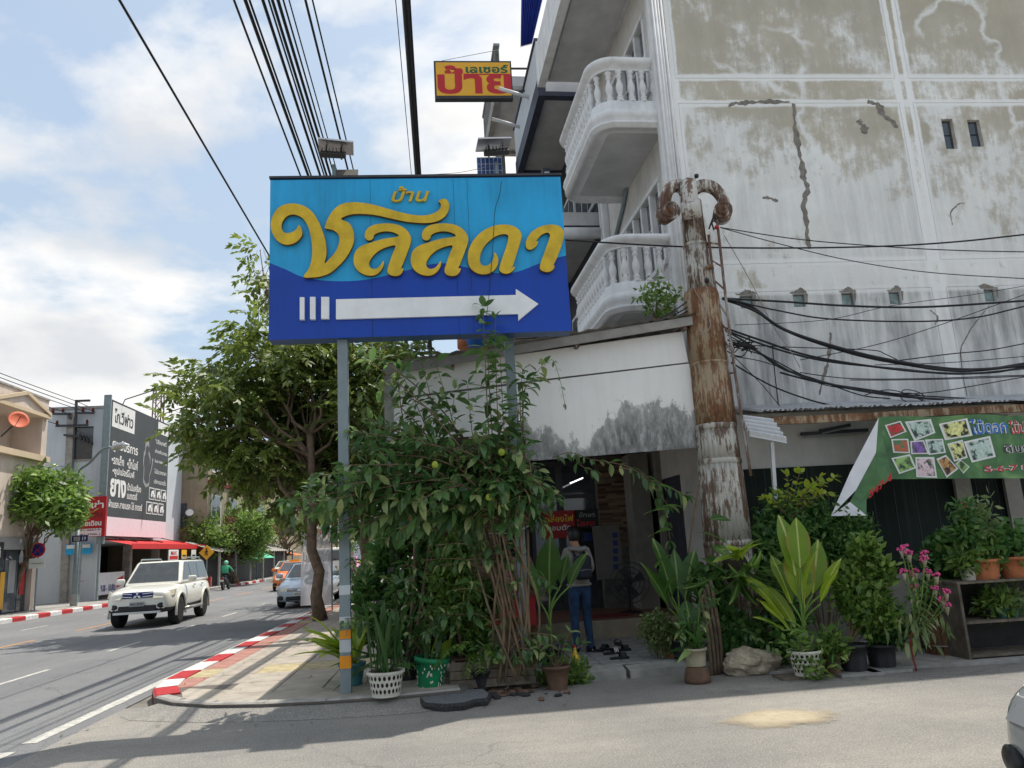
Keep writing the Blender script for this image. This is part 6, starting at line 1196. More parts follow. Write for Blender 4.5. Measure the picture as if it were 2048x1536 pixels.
# ================================================================== VEHICLES
def loft(rings, closed=True):
    m = MB(); k = len(rings[0]); V = [p for r in rings for p in r]; F_ = []
    for i in range(len(rings) - 1):
        for j in range(k): F_.append((i * k + j, i * k + (j + 1) % k, (i + 1) * k + (j + 1) % k, (i + 1) * k + j))
    F_ += [tuple(range(k)), tuple(range((len(rings) - 1) * k, len(rings) * k))]; m.add(V, F_); return m
def mod_bake(mb, name, mats, setup, smooth=True):
    me = mb.mesh(name, mats, smooth); o = bpy.data.objects.new(name, me); COL.objects.link(o); extra = setup(o); r = bake(o)
    bpy.data.objects.remove(o)
    for e in extra or []: bpy.data.objects.remove(e)
    if smooth: r.polygons.foreach_set('use_smooth', [True] * len(r.polygons))
    return r
WHEEL = {}
def wheel_meshes(R, w, rim='rim'):
    k = (R, w)
    if k not in WHEEL:
        rx = Matrix.Rotation(pi / 2, 4, 'X'); t = MB(); t.lathe([(R * .62, -w / 2), (R * .9, -w / 2), (R * .98, -w * .38), (R, -w * .2), (R, w * .2), (R * .98, w * .38), (R * .9, w / 2), (R * .62, w / 2)], 28, rx)
        r = MB(); r.lathe([(R * .64, -w * .46), (R * .6, -w * .40), (R * .56, -w * .2), (R * .1, -w * .15)], 24, rx, False)
        for i in range(6):
            a = 2 * pi * i / 6
            for e in (-.13, .13): r.bar((R * .08 * cos(a), -w * .36, R * .08 * sin(a)), (R * .61 * cos(a + e), -w * .42, R * .61 * sin(a + e)), R * .09, R * .06)
        r.lathe([(R * .16, -w * .30), (R * .15, -w * .44), (.0, -w * .46)], 14, rx, False); d = MB(); d.lathe([(R * .55, -w * .1), (R * .05, -w * .09)], 20, rx, True)
        WHEEL[k] = (t.mesh('tyre', MT['tyre'], True), r.mesh('rim', MT[rim], False), d.mesh('brake', MT['trim_black']))
    return WHEEL[k]
def smooth_poly(me, ang=35):
    pass
def car(name, label, loc, head, paint, spec, group=None):
    L, W_, H_ = spec['L'], spec['W'], spec['H']; R = spec['R']; st = spec['st']; zb = spec['zb']; wbx = spec['axles']
    t = thing(name, label, spec.get('cat', 'car'), loc, group); t.rotation_euler = (0, 0, head)
    rings = []
    for (x, w, z0, z1) in st:
        h = z1 - z0; half = [(w * .80, z0), (w * .95, z0 + .09 * h), (w, z0 + .35 * h), (w * .995, z0 + .62 * h), (w * .965, z0 + .80 * h), (w * .90, z1 - .03 * h), (w * .62, z1 + .010), (0, z1 + .022)]
        rings.append([Vector((x, y, z)) for y, z in [(0, z0)] + half[:-1]] + [Vector((x, 0, half[-1][1]))] + [Vector((x, -y, z)) for y, z in reversed(half[:-1])])
    def setup(o):
        o.modifiers.new('s', 'SUBSURF').levels = 2; ex = []
        for ax in wbx:
            for sd in (1, -1):
                c = MB(); c.lathe([(R * 1.17, -.17), (R * 1.17, .4)], 28, Matrix.Translation((ax, sd * (W_ / 2), R)) @ Matrix.Rotation(-sd * pi / 2, 4, 'X')); co = c.build('cut', MT['trim_black']); ex.append(co)
                bo = o.modifiers.new('b', 'BOOLEAN'); bo.object = co; bo.operation = 'DIFFERENCE'; bo.solver = 'FAST'
        return ex
    me = mod_bake(loft(rings), 'body', [MT[paint], MT['trim_black']], setup)
    body = local('body', me, t)
    for p in me.polygons:
        c = p.center
        if c.z < spec.get('clad', .30): p.material_index = 1
        if any((c.x - ax) ** 2 + (c.z - R) ** 2 < (R * 1.15) ** 2 for ax in wbx) and abs(c.y) < W_ / 2 - .04 and abs(p.normal.y) > -.1: p.material_index = 1
    # cabin
    xA, xB, xC, xD = spec['cab']; wb_, wr = spec['wb'], spec['wr']; bz = spec['belt']; rz = H_
    g = MB(); g.hexa([(xD, -wb_, bz - .06), (xA, -wb_, bz - .06), (xA, wb_, bz - .06), (xD, wb_, bz - .06), (xC, -wr, rz), (xB, -wr, rz), (xB, wr, rz), (xC, wr, rz)])
    def cs2(o): b_ = o.modifiers.new('b', 'BEVEL'); b_.width = .09; b_.segments = 4; b_.limit_method = 'NONE'
    local('cabin', mod_bake(g, 'cabin', [MT[paint]], cs2), t)
    def P(u, v, face):    # point on a cabin face
        if face == 'f': a = Vector((xA + (xB - xA) * v, (wb_ + (wr - wb_) * v) * u, bz - .06 + (rz - bz + .06) * v)); n = Vector((rz - bz, 0, xA - xB)).normalized()
        elif face == 'r': a = Vector((xD + (xC - xD) * v, (wb_ + (wr - wb_) * v) * u, bz - .06 + (rz - bz + .06) * v)); n = Vector((-(rz - bz), 0, xC - xD)).normalized()
        else:
            sg = 1 if face == 'l' else -1; a = Vector((u, sg * (wb_ + (wr - wb_) * v), bz - .06 + (rz - bz + .06) * v)); n = Vector((0, sg * (rz - bz), wb_ - wr)).normalized()
        return a + n * .012
    def panel(nm, pts, mat): m = MB(); m.add(pts, [tuple(range(len(pts)))]); return local(nm, m.mesh(nm, MT[mat], False, False), t)
    v0, v1 = .15, .93
    panel('windscreen', [P(-.88, v0, 'f'), P(.88, v0, 'f'), P(.84, v1, 'f'), P(-.84, v1, 'f')], 'glass_dark'); panel('rear_window', [P(.86, v0 + .08, 'r'), P(-.86, v0 + .08, 'r'), P(-.8, v1, 'r'), P(.8, v1, 'r')], 'glass_dark')
    for sd in ('l', 'r2'):
        xs = spec['wins']
        for (a, c) in xs:
            def lim(x, v): lo, hi = xD + (xC - xD) * v + .10, xA + (xB - xA) * v - .10; return min(max(x, lo), hi)
            pts = [P(lim(a, v0 + .04), v0 + .04, sd), P(lim(c, v0 + .04), v0 + .04, sd), P(lim(c, .55), .55, sd), P(lim(c, v1), v1, sd), P(lim(a, v1), v1, sd), P(lim(a, .55), .55, sd)]
            panel('side_window', pts, 'glass_dark')
    # wheels
    tm, rm, dm = wheel_meshes(R, spec['tw'])
    for ax in wbx:
        for sd in (1, -1):
            Mx = Matrix.Translation((ax, sd * (W_ / 2 - spec['tw'] / 2 - .015), R)) @ (Matrix() if sd < 0 else Matrix.Rotation(pi, 4, 'Z')); w = local('wheel', tm, t, Mx); local('rim', rm, w); local('brake', dm, w)
    nx = spec['nose']; F0 = spec['face']
    def bx(nm, x0, x1, y0, y1, z0, z1, mat, bev=.02, par=t):
        m = MB(); m.box(x0, x1, y0, y1, z0, z1)
        def su(o): b_ = o.modifiers.new('b', 'BEVEL'); b_.width = bev; b_.segments = 2; b_.limit_method = 'NONE'
        return local(nm, mod_bake(m, nm, [MT[mat]], su, False), par)
    # lamps wrap the corners
    for sd in (1, -1):
        hz0, hz1 = F0['lamp']; yy = [F0['ly0'], (F0['ly0'] + F0['ly1']) / 2, F0['ly1']]; xo = F0['lx']; pts = []
        for dz, dx in ((hz0, 0.0), (hz1, -.10)):
            for y, x in zip(yy, xo): pts.append(Vector((x + dx, sd * y, dz + (.05 if y == yy[2] else 0))))
        inn = [p - Vector((.15, 0, 0)) for p in pts]; m = MB(); m.add(pts + inn, [(0, 1, 4, 3), (1, 2, 5, 4), (3, 4, 10, 9), (4, 5, 11, 10), (0, 6, 7, 1), (1, 7, 8, 2), (2, 8, 11, 5), (0, 3, 9, 6)]); local('headlight', m.mesh('headlight', MT['alu' if paint == 'paint_dark' else 'lamp_glass'], False), t)
        rx_ = F0['rear']; m = MB(); m.box(rx_ - .02, rx_ + .16, sd * F0['ly0'] * 1.1 if sd > 0 else -F0['ly1'], F0['ly1'] if sd > 0 else -F0['ly0'] * 1.1, F0['tail'][0], F0['tail'][1]); local('tail_light', m.mesh('tail_light', MT['lamp_red']), t)
        m = MB(); m.obox(Matrix.Translation((xA - .42, sd * (W_ / 2 + .10), bz + .09)) @ Matrix.Rotation(sd * .15, 4, 'Z'), .12, .24, .17); 
        def su(o): b_ = o.modifiers.new('b', 'BEVEL'); b_.width = .05; b_.segments = 3; b_.limit_method = 'NONE'
        local('mirror', mod_bake(m, 'mirror', [MT[paint]], su), t)
        for hx in spec['handles']: bx('door_handle', hx - .09, hx + .09, sd * (W_ / 2 - .012) - .02, sd * (W_ / 2 - .012) + .02, bz - .13, bz - .09, 'chrome', .008)
    gx = F0['gx']; gz0, gz1, gy = F0['grille']
    bx('grille', gx - .1, gx, -gy, gy, gz0, gz1, 'navy_print' if spec.get('suv') else 'trim_black', .02)
    for k in range(F0['bars']):
        z = gz0 + (gz1 - gz0) * (k + .5) / F0['bars']
        if spec.get('suv'):
            for sd in (1, -1): m = MB(); m.bar((gx + .008, sd * .14, z - .01), (gx + .008, sd * gy, z + .012), .03, .02); local('grille_bar', m.mesh('grille_bar', MT['chrome']), t)
        else: bx('grille_bar', gx - .02, gx + .012, -gy, gy, z - .012, z + .012, 'chrome', .005)
    if spec.get('suv'):
        m = MB(); ez = (gz0 + gz1) / 2 - .01
        for a in (90, 210, 330):
            d = Vector((0, cos(radians(a)), sin(radians(a)))); n_ = Vector((0, -d.z, d.y)); c = Vector((gx + .014, 0, ez)); P4 = [c, c + d * .06 + n_ * .034, c + d * .12, c + d * .06 - n_ * .034]; m.add(P4 + [p + Vector((.014, 0, 0)) for p in P4], [(4, 5, 6, 7), (0, 1, 5, 4), (1, 2, 6, 5), (2, 3, 7, 6), (3, 0, 4, 7)])
        local('emblem', m.mesh('emblem', MT['chrome']), t)
    else:
        m = MB(); m.lathe([(.055, -.01), (.055, .01)], 16, Matrix.Translation((gx + .012, 0, (gz0 + gz1) / 2)) @ Matrix.Rotation(pi / 2, 4, 'Y') @ Matrix.Diagonal((.75, 1.3, 1, 1))); local('emblem', m.mesh('emblem', MT['chrome']), t)
    iz0, iz1, iy = F0['intake']; bx('lower_intake', gx - .12, gx + F0.get('ix', .01), -iy, iy, iz0, iz1, 'trim_black', .03)
    for sd in (1, -1): m = MB(); m.lathe([(.095, -.05), (.095, .0), (.07, .015), (.0, .012)], 14, Matrix.Translation((F0['fx'], sd * F0['fy'], F0['fz'])) @ Matrix.Rotation(sd * .45, 4, 'Z') @ Matrix.Rotation(pi / 2, 4, 'Y') @ Matrix.Diagonal((.8, 1.25, 1, 1))); local('fog_lamp', m.mesh('fog_lamp', MT['trim_black'], True), t)
    pz = F0['plate']; pl = bx('number_plate', gx + .02, gx + .04, -.19, .19, pz - .06, pz + .06, 'plate_white' if not spec.get('suv') else 'grey_print', .006)
    V, Fc = text_mesh(spec.get('num', '4กย 8019'), .01); mn, mx = V.min(0), V.max(0); m = MB(); m.add([(gx + .043, -.16 + .32 * (v[0] - mn[0]) / (mx[0] - mn[0]), pz - .03 + .06 * (v[1] - mn[1]) / (mx[1] - mn[1])) for v in V], Fc); local('number', m.mesh('number', MT['black_print'], False, False), pl)
    bx('rear_plate', F0['rear'] - .05, F0['rear'] - .03, -.19, .19, .62, .74, 'plate_white', .005)
    return t
SUV = dict(L=4.7, W=1.82, H=1.80, R=.40, tw=.26, zb=.3, suv=True, axles=(1.40, -1.40), belt=1.16, wb=.82, wr=.66, clad=.52, cab=(1.12, .42, -2.02, -2.28), wins=((.0, 1.3), (-.90, -.04), (-2.0, -.94)), handles=(-.05, -.98), nose=2.35, num='4กษ 8769',
    st=[(-2.34, .66, .50, .95), (-2.32, .80, .44, 1.10), (-2.2, .88, .40, 1.17), (-1.5, .91, .36, 1.17), (-.5, .905, .34, 1.16), (.5, .905, .34, 1.15), (1.15, .91, .36, 1.14), (1.7, .90, .38, 1.09), (2.1, .87, .38, 1.03), (2.32, .78, .40, .98), (2.36, .62, .44, .92)],
    face=dict(lamp=(.80, .96), ly0=.42, ly1=.885, lx=(2.405, 2.365, 2.07), gx=2.385, grille=(.82, .98, .40), bars=2, intake=(.46, .62, .50), ix=.005, fx=2.335, fy=.64, fz=.60, plate=.66, rear=-2.33, tail=(.9, 1.2)))
SEDAN = dict(L=4.62, W=1.78, H=1.46, R=.32, tw=.21, zb=.2, axles=(1.40, -1.30), belt=.98, wb=.79, wr=.60, clad=.22, cab=(1.16, .28, -1.05, -1.92), wins=((-.05, 1.4), (-.95, -.12), (-1.6, -1.02)), handles=(-.1, -1.0), nose=2.31,
    st=[(-2.28, .62, .40, .86), (-2.24, .76, .30, .95), (-2.0, .84, .24, 1.0), (-1.3, .885, .20, 1.0), (-.4, .885, .19, .98), (.5, .885, .19, .97), (1.1, .885, .20, .95), (1.6, .87, .20, .88), (2.0, .83, .20, .79), (2.22, .74, .22, .70), (2.30, .58, .26, .60)],
    face=dict(lamp=(.58, .70), ly0=.40, ly1=.86, lx=(2.345, 2.28, 1.95), gx=2.33, grille=(.56, .66, .42), bars=2, intake=(.27, .40, .46), ix=.0, fx=2.27, fy=.66, fz=.36, plate=.48, rear=-2.27, tail=(.72, .92), ), num='4กอ 8019')
def facing(px_dir): return -pi / 2 + px_dir
suv = car('white_suv', 'white four by four with blue slatted grille driving on the main road', (-8.72, 25.25, 0), facing(.055), 'paint_white', SUV)
for sd in (1, -1):
    m = MB(); m.tube([(.3, sd * .60, 1.80), (.2, sd * .60, 1.87), (-1.7, sd * .60, 1.87), (-1.85, sd * .60, 1.80)], .022, 8); local('roof_rail', m.mesh('roof_rail', MT['grey_steel'], True), suv)
    m = MB(); m.tube([(1.0, sd * .90, .40), (-.95, sd * .90, .40)], .05, 8); local('side_step', m.mesh('side_step', MT['rim'], True), suv)
    for ax in (1.40, -1.40):
        m = MB(); m.tube([(ax + .49 * cos(a), sd * .905, .40 + .49 * sin(a)) for a in [pi * (-.08 + 1.16 * i / 14) for i in range(15)]], .035, 6); local('wheel_arch', m.mesh('wheel_arch', MT['paint_white'], True), suv)
m = MB(); m.box(2.20, 2.40, -.62, .62, .40, .46); local('skid_plate', m.mesh('skid_plate', MT['alu']), suv)
car('silver_sedan', 'silver blue sedan parked at the near kerb behind the tree trunk', (-5.02, 29.75, 0), facing(-.0), 'paint_silver', SEDAN, None)
tx = car('orange_taxi', 'orange taxi following in the middle lane', (-8.35, 44.3, 0), facing(.03), 'paint_orange', SEDAN); m = MB(); m.box(-.1, .12, -.28, .28, 1.465, 1.56); local('roof_sign', m.mesh('roof_sign', MT['sign_yellow']), tx)
car('white_sedan', 'white sedan seen from behind on the far lane', (-12.0, 61.5, 0), pi / 2, 'paint_white', SEDAN)
tx = car('yellow_taxi', 'lime yellow taxi coming far down the near lane', (-5.75, 62.6, 0), facing(-.03), 'paint_yellow', SEDAN); m = MB(); m.box(-.1, .12, -.28, .28, 1.465, 1.56); local('roof_sign', m.mesh('roof_sign', MT['plate_white']), tx)
car('pink_taxi', 'pink taxi waiting behind the white truck', (-8.2, 68, 0), facing(0), 'paint_pink', SEDAN)
car('grey_hatchback', 'dark silver car nosing in at the street corner beside the camera', (5.45, 4.02, 0), pi + .10, 'paint_dark', SEDAN)
# flat bed truck
tr = thing('white_truck', 'white flatbed truck with timber sides in the near lanes', 'truck', (-7.5, 53.0, 0)); tr.rotation_euler = (0, 0, facing(0))
m = MB(); m.box(1.3, 2.9, -.95, .95, .45, 2.15)
def su(o): b_ = o.modifiers.new('b', 'BEVEL'); b_.width = .14; b_.segments = 3; b_.limit_method = 'NONE'
local('cab', mod_bake(m, 'cab', [MT['paint_white']], su), tr)
def lb(nm, x0, x1, y0, y1, z0, z1, mt, par): m = MB(); m.box(x0, x1, y0, y1, z0, z1); return local(nm, m.mesh(nm, MT[mt]), par)
lb('windscreen', 2.89, 2.915, -.78, .78, 1.35, 1.98, 'glass_dark', tr); lb('grille', 2.9, 2.93, -.6, .6, .8, 1.0, 'trim_black', tr); lb('bumper', 2.86, 3.0, -.95, .95, .42, .66, 'paint_white', tr)
for sd in (1, -1): lb('headlight', 2.9, 2.93, min(sd * .62, sd * .86), max(sd * .62, sd * .86), .8, 1.0, 'lamp_glass', tr); lb('side_window', 1.7, 2.5, min(sd * .94, sd * .965), max(sd * .94, sd * .965), 1.4, 1.95, 'glass_dark', tr); lb('mirror', 2.7, 2.78, min(sd * 1.0, sd * 1.2), max(sd * 1.0, sd * 1.2), 1.3, 1.75, 'trim_black', tr)
bed = lb('bed', -2.9, 1.2, -1.0, 1.0, .75, .9, 'dark_metal', tr)
for sd in (1, -1):
    for k in range(3): lb('side_board', -2.9, 1.2, min(sd * .96, sd * 1.0), max(sd * .96, sd * 1.0), 1.0 + k * .3, 1.22 + k * .3, 'wood_brown', bed)
for k in range(3): lb('tail_board', 1.12, 1.19, -.95, .95, 1.0 + k * .3, 1.22 + k * .3, 'wood_brown', bed)
tm, rm, dm = wheel_meshes(.42, .28)
for ax in (2.1, -1.7):
    for sd in (1, -1): w = local('wheel', tm, tr, Matrix.Translation((ax, sd * .82, .42)) @ (Matrix() if sd < 0 else Matrix.Rotation(pi, 4, 'Z'))); local('rim', rm, w); local('brake', dm, w)
# loaded lorry far behind: blue box and stacked orange crates
lo = thing('loaded_lorry', 'far lorry with blue sheet and stacked orange crates', 'truck', (-6.2, 84, 0)); lb('cab', -7.3, -5.1, 83, 85, .5, 2.9, 'paint_white', lo); lb('bed', -7.3, -5.1, 85.1, 91, .7, 1.1, 'dark_metal', lo); lb('blue_sheet', -7.2, -6.3, 85.1, 88, 1.1, 4.0, 'sign_cyan', lo)
for o_ in lo.children: o_.matrix_parent_inverse = Matrix.Translation((6.2, -84, 0))
for i in range(4):
    for j in range(2): o_ = lb('crate', -6.25 + j * .58, -5.70 + j * .58, 85.2, 87.5, 1.12 + i * .72, 1.12 + i * .72 + .6, 'umbrella_orange', lo); o_.matrix_parent_inverse = Matrix.Translation((6.2, -84, 0))

# ================================================================== PEOPLE
def figure(joints, bones, root, name, mats, paint, sub=2):
    """joints name:(pos,r); one continuous skin surface"""
    nm = list(joints); me = bpy.data.meshes.new(name); me.from_pydata([joints[n][0] for n in nm], [(nm.index(a), nm.index(b_)) for a, b_ in bones], [])
    o = bpy.data.objects.new(name, me); COL.objects.link(o); o.modifiers.new('sk', 'SKIN'); sv = me.skin_vertices[0].data
    for i, n in enumerate(nm): r = joints[n][1]; sv[i].radius = r if isinstance(r, tuple) else (r, r); sv[i].use_root = (n == root)
    s = o.modifiers.new('s', 'SUBSURF'); s.levels = sub; r = bake(o); bpy.data.objects.remove(o)
    r.materials.clear()
    for m_ in mats: r.materials.append(MT[m_])
    for p in r.polygons: p.material_index = paint(p.center); p.use_smooth = True
    return r
def person_mesh(S_=1.0):
    """standing, facing +Y, head bowed, forearms forward"""
    J = {'pel': ((0, 0, .95), (.16, .11)), 'sp': ((0, .01, 1.12), (.145, .105)), 'ch': ((0, .02, 1.32), (.17, .12)), 'nk0': ((0, .03, 1.47), (.075, .07)), 'nk': ((0, .06, 1.53), .055), 'hd': ((0, .095, 1.60), (.075, .085)), 'hd2': ((0, .11, 1.67), (.082, .098)), 'hd3': ((0, .10, 1.73), (.06, .07))}
    B = [('pel', 'sp'), ('sp', 'ch'), ('ch', 'nk0'), ('nk0', 'nk'), ('nk', 'hd'), ('hd', 'hd2'), ('hd2', 'hd3')]
    for sd, s in (('l', -1), ('r', 1)):
        J.update({'sh' + sd: ((s * .17, .02, 1.42), .068), 'el' + sd: ((s * .235, .03, 1.15), .052), 'wr' + sd: ((s * .17, .24, 1.06), .036), 'pa' + sd: ((s * .15, .31, 1.06), (.034, .020)), 'hi' + sd: ((s * .09, 0, .88), .098), 'kn' + sd: ((s * .10, .02, .50), .068), 'an' + sd: ((s * .105, -.02, .10), .050), 'he' + sd: ((s * .105, -.02, .045), .046), 'to' + sd: ((s * .125, .15, .035), (.045, .03))})
        B += [('ch', 'sh' + sd), ('sh' + sd, 'el' + sd), ('el' + sd, 'wr' + sd), ('wr' + sd, 'pa' + sd), ('pel', 'hi' + sd), ('hi' + sd, 'kn' + sd), ('kn' + sd, 'an' + sd), ('an' + sd, 'he' + sd), ('he' + sd, 'to' + sd)]
        for k, (dx, dz, ln) in enumerate(((-.026, .0, .075), (-.009, .006, .085), (.009, .005, .08), (.025, -.002, .062))):
            a, c = 'f%d%s' % (k, sd), 'g%d%s' % (k, sd); J[a] = ((s * .15 + dx, .345, 1.06 + dz), .0095); J[c] = ((s * .15 + dx * 1.1, .345 + ln * .6, 1.035 + dz), .008); B += [('pa' + sd, a), (a, c)]
        J['t' + sd] = ((s * .15 - s * .045, .29, 1.055), .011); J['u' + sd] = ((s * .15 - s * .06, .325, 1.045), .009); B += [('wr' + sd, 't' + sd), ('t' + sd, 'u' + sd)]
    return J, B
J, B = person_mesh()
def paint1(c):
    if c.z < .07: return 3
    if c.z < .93: return 1
    if c.z > 1.50 or (c.y > .22 and c.z < 1.12): return 2
    return 0
pe = atZ(1160, 1312, ZP); pe = Vector((1.90, 11.45, ZP + .006))
man = thing('person', 'person in grey hoodie and jeans with dark backpack seen from behind', 'person', pe); man.rotation_euler = (0, 0, radians(14)); man.scale = (1.0, 1.0, 1.0)
local('body', figure(J, B, 'pel', 'body', ['hoodie', 'jeans', 'skin', 'sandal'], paint1), man)
def blob(fn, nu=16, nv=12): m = MB(); m.sheet(fn, nu, nv); return m
def ell(c, r, cut=-1.0):
    def f(u, v): th = 2 * pi * u; ph = pi * v; return Vector((c[0] + r[0] * cos(th) * sin(ph), c[1] + r[1] * sin(th) * sin(ph), max(c[2] + r[2] * cos(ph), c[2] + cut * r[2])))
    return f
hm = MB(); hm.sheet(lambda u, v: Vector((.098 * cos(2 * pi * u) * sin(pi * v * .72) * (1 + .06 * sin(u * 40)), .085 + .118 * sin(2 * pi * u) * sin(pi * v * .72), 1.675 + .112 * cos(pi * v * .72) - (.03 if sin(2 * pi * u) < 0 else -.045) * v)), 28, 12); local('hair', hm.mesh('hair', MT['hair'], True), man)
for s in (-1, 1): m = MB(); m.sheet(ell((s * .083, .09, 1.635), (.014, .024, .034)), 8, 6); local('ear', m.mesh('ear', MT['skin'], True), man)
m = MB(); m.tube([(.172 * cos(a), .005 + .122 * sin(a), .945) for a in [2 * pi * i / 24 for i in range(25)]], .022, 8); local('hem', m.mesh('hem', MT['hoodie'], True), man)
hood = MB(); hood.tube(spline([(-.12, .03, 1.46), (-.10, -.075, 1.46), (0, -.11, 1.445), (.10, -.075, 1.46), (.12, .03, 1.46)], 5), [.035] * 21, 8); local('hood', hood.mesh('hood', MT['hoodie'], True), man)
bp = thing('backpack', 'small dark backpack worn by the person at the shop', 'backpack', pe); bp.rotation_euler = (0, 0, radians(14)); m = MB(); m.box(-.13, .13, -.245, -.105, 1.02, 1.36)
def su2(o): b_ = o.modifiers.new('b', 'BEVEL'); b_.width = .06; b_.segments = 4; b_.limit_method = 'NONE'
local('bag', mod_bake(m, 'bag', [MT['backpack']], su2), bp); m = MB(); m.box(-.10, .10, -.29, -.22, 1.04, 1.19)
def su3(o): b_ = o.modifiers.new('b', 'BEVEL'); b_.width = .03; b_.segments = 3; b_.limit_method = 'NONE'
local('pocket', mod_bake(m, 'pocket', [MT['backpack']], su3), bp)
for s in (-1, 1): m = MB(); m.tube(spline([(s * .09, -.12, 1.06), (s * .15, .0, 1.12), (s * .14, .13, 1.25), (s * .11, .12, 1.40), (s * .09, .02, 1.485), (s * .08, -.11, 1.36)], 4), .017, 6); local('strap', m.mesh('strap', MT['backpack'], True), bp)
m = MB(); m.tube(spline([(-.03, -.17, 1.36), (0, -.18, 1.41), (.03, -.17, 1.36)], 4), .008, 6); local('handle', m.mesh('handle', MT['backpack'], True), bp); m = MB(); m.tube(spline([(-.09, -.292, 1.15), (0, -.30, 1.16), (.09, -.292, 1.15)], 4), .004, 4); local('zip', m.mesh('zip', MT['grey_print'], True), bp)
# second person facing out, half hidden by the big leaf
def paint2(c):
    if c.z < .07: return 3
    if c.z < .93: return 1
    if c.z > 1.50 or (c.y > .22 and c.z < 1.12): return 2
    return 0
w2 = thing('person', 'dark haired person in pale top facing out behind the broad leaf', 'person', (1.18, 12.85, ZP)); w2.rotation_euler = (0, 0, pi - .2); w2.scale = (.93, .93, .93)
local('body', figure(J, B, 'pel', 'body', ['shirt_pink', 'jeans', 'skin', 'sandal'], paint2), w2)
hm = MB(); hm.sheet(lambda u, v: Vector((.10 * cos(2 * pi * u) * sin(pi * v * .75), .065 + .115 * sin(2 * pi * u) * sin(pi * v * .75), 1.69 + .115 * cos(pi * v * .75) - (.10 if sin(2 * pi * u) < 0 else -.06) * v)), 24, 12); local('hair', hm.mesh('hair', MT['hair'], True), w2)
m = MB(); m.sheet(ell((0, .205, 1.63), (.014, .022, .024)), 8, 6); local('nose', m.mesh('nose', MT['skin'], True), w2)
for s in (-1, 1): m = MB(); m.sheet(ell((s * .034, .190, 1.665), (.014, .010, .008)), 8, 6); local('eye', m.mesh('eye', MT['black_print'], True), w2); m = MB(); m.sheet(ell((s * .083, .09, 1.64), (.014, .024, .034)), 8, 6); local('ear', m.mesh('ear', MT['skin'], True), w2)
m = MB(); m.tube([(-.025, .186, 1.588), (0, .194, 1.586), (.025, .186, 1.588)], .006, 6); local('mouth', m.mesh('mouth', MT['maroon'], True), w2)
# seated person in dark clothes beside the clad wall
JS = {k: v for k, v in J.items()}
def sit(p): return p
S2 = {'pel': ((0, 0, .55), (.16, .12)), 'sp': ((0, .02, .72), (.15, .11)), 'ch': ((0, .05, .92), (.17, .12)), 'nk0': ((0, .07, 1.06), .07), 'nk': ((0, .09, 1.11), .055), 'hd': ((0, .12, 1.18), (.08, .09)), 'hd2': ((0, .13, 1.25), (.085, .10)), 'hd3': ((0, .12, 1.31), (.06, .07))}
B2 = [('pel', 'sp'), ('sp', 'ch'), ('ch', 'nk0'), ('nk0', 'nk'), ('nk', 'hd'), ('hd', 'hd2'), ('hd2', 'hd3')]
for sd, s in (('l', -1), ('r', 1)):
    S2.update({'sh' + sd: ((s * .17, .04, 1.0), .068), 'el' + sd: ((s * .23, .12, .76), .05), 'wr' + sd: ((s * .13, .33, .70), .035), 'pa' + sd: ((s * .10, .39, .69), (.034, .022)), 'hi' + sd: ((s * .10, .06, .53), .095), 'kn' + sd: ((s * .12, .46, .52), .066), 'an' + sd: ((s * .12, .44, .10), .048), 'to' + sd: ((s * .13, .60, .04), (.042, .03))})
    B2 += [('ch', 'sh' + sd), ('sh' + sd, 'el' + sd), ('el' + sd, 'wr' + sd), ('wr' + sd, 'pa' + sd), ('pel', 'hi' + sd), ('hi' + sd, 'kn' + sd), ('kn' + sd, 'an' + sd), ('an' + sd, 'to' + sd)]
    for k, dx in enumerate((-.024, -.008, .008, .024)): S2['f%d%s' % (k, sd)] = ((s * .10 + dx, .44, .675), .009); S2['g%d%s' % (k, sd)] = ((s * .10 + dx, .47, .65), .008); B2 += [('pa' + sd, 'f%d%s' % (k, sd)), ('f%d%s' % (k, sd), 'g%d%s' % (k, sd))]
    S2['t' + sd] = ((s * .06, .37, .69), .01); B2.append(('wr' + sd, 't' + sd))
p3 = thing('person', 'person in dark clothes sitting low beside the stone clad wall', 'person', (.05, 12.6, ZP)); p3.rotation_euler = (0, 0, radians(100)); local('body', figure(S2, B2, 'pel', 'body', ['shirt_dark', 'shirt_dark', 'skin', 'sandal'], lambda c: 2 if c.z > 1.10 or (c.y > .36 and .6 < c.z < .72) else (3 if c.z < .07 else 0)), p3)
hm = MB(); hm.sheet(lambda u, v: Vector((.098 * cos(2 * pi * u) * sin(pi * v * .72), .10 + .115 * sin(2 * pi * u) * sin(pi * v * .72), 1.255 + .112 * cos(pi * v * .72) - (.05 if sin(2 * pi * u) < 0 else -.05) * v)), 24, 10); local('hair', hm.mesh('hair', MT['hair'], True), p3)
t = thing('stool', 'low plastic stool under the person in dark clothes', 'stool', (.05, 12.6, ZP)); m = MB(); m.lathe([(.16, .41), (.17, .42), (.17, .44), (.15, .445)], 16, Matrix.Translation((.05, 12.6, ZP - .05))); m.build('seat', MT['pot_teal'], t)
for a in range(4): m = MB(); m.bar((.05 + .16 * cos(a * pi / 2 + .7), 12.6 + .16 * sin(a * pi / 2 + .7), ZP), (.05 + .12 * cos(a * pi / 2 + .7), 12.6 + .12 * sin(a * pi / 2 + .7), ZP + .36), .03); m.build('leg', MT['pot_teal'], t)
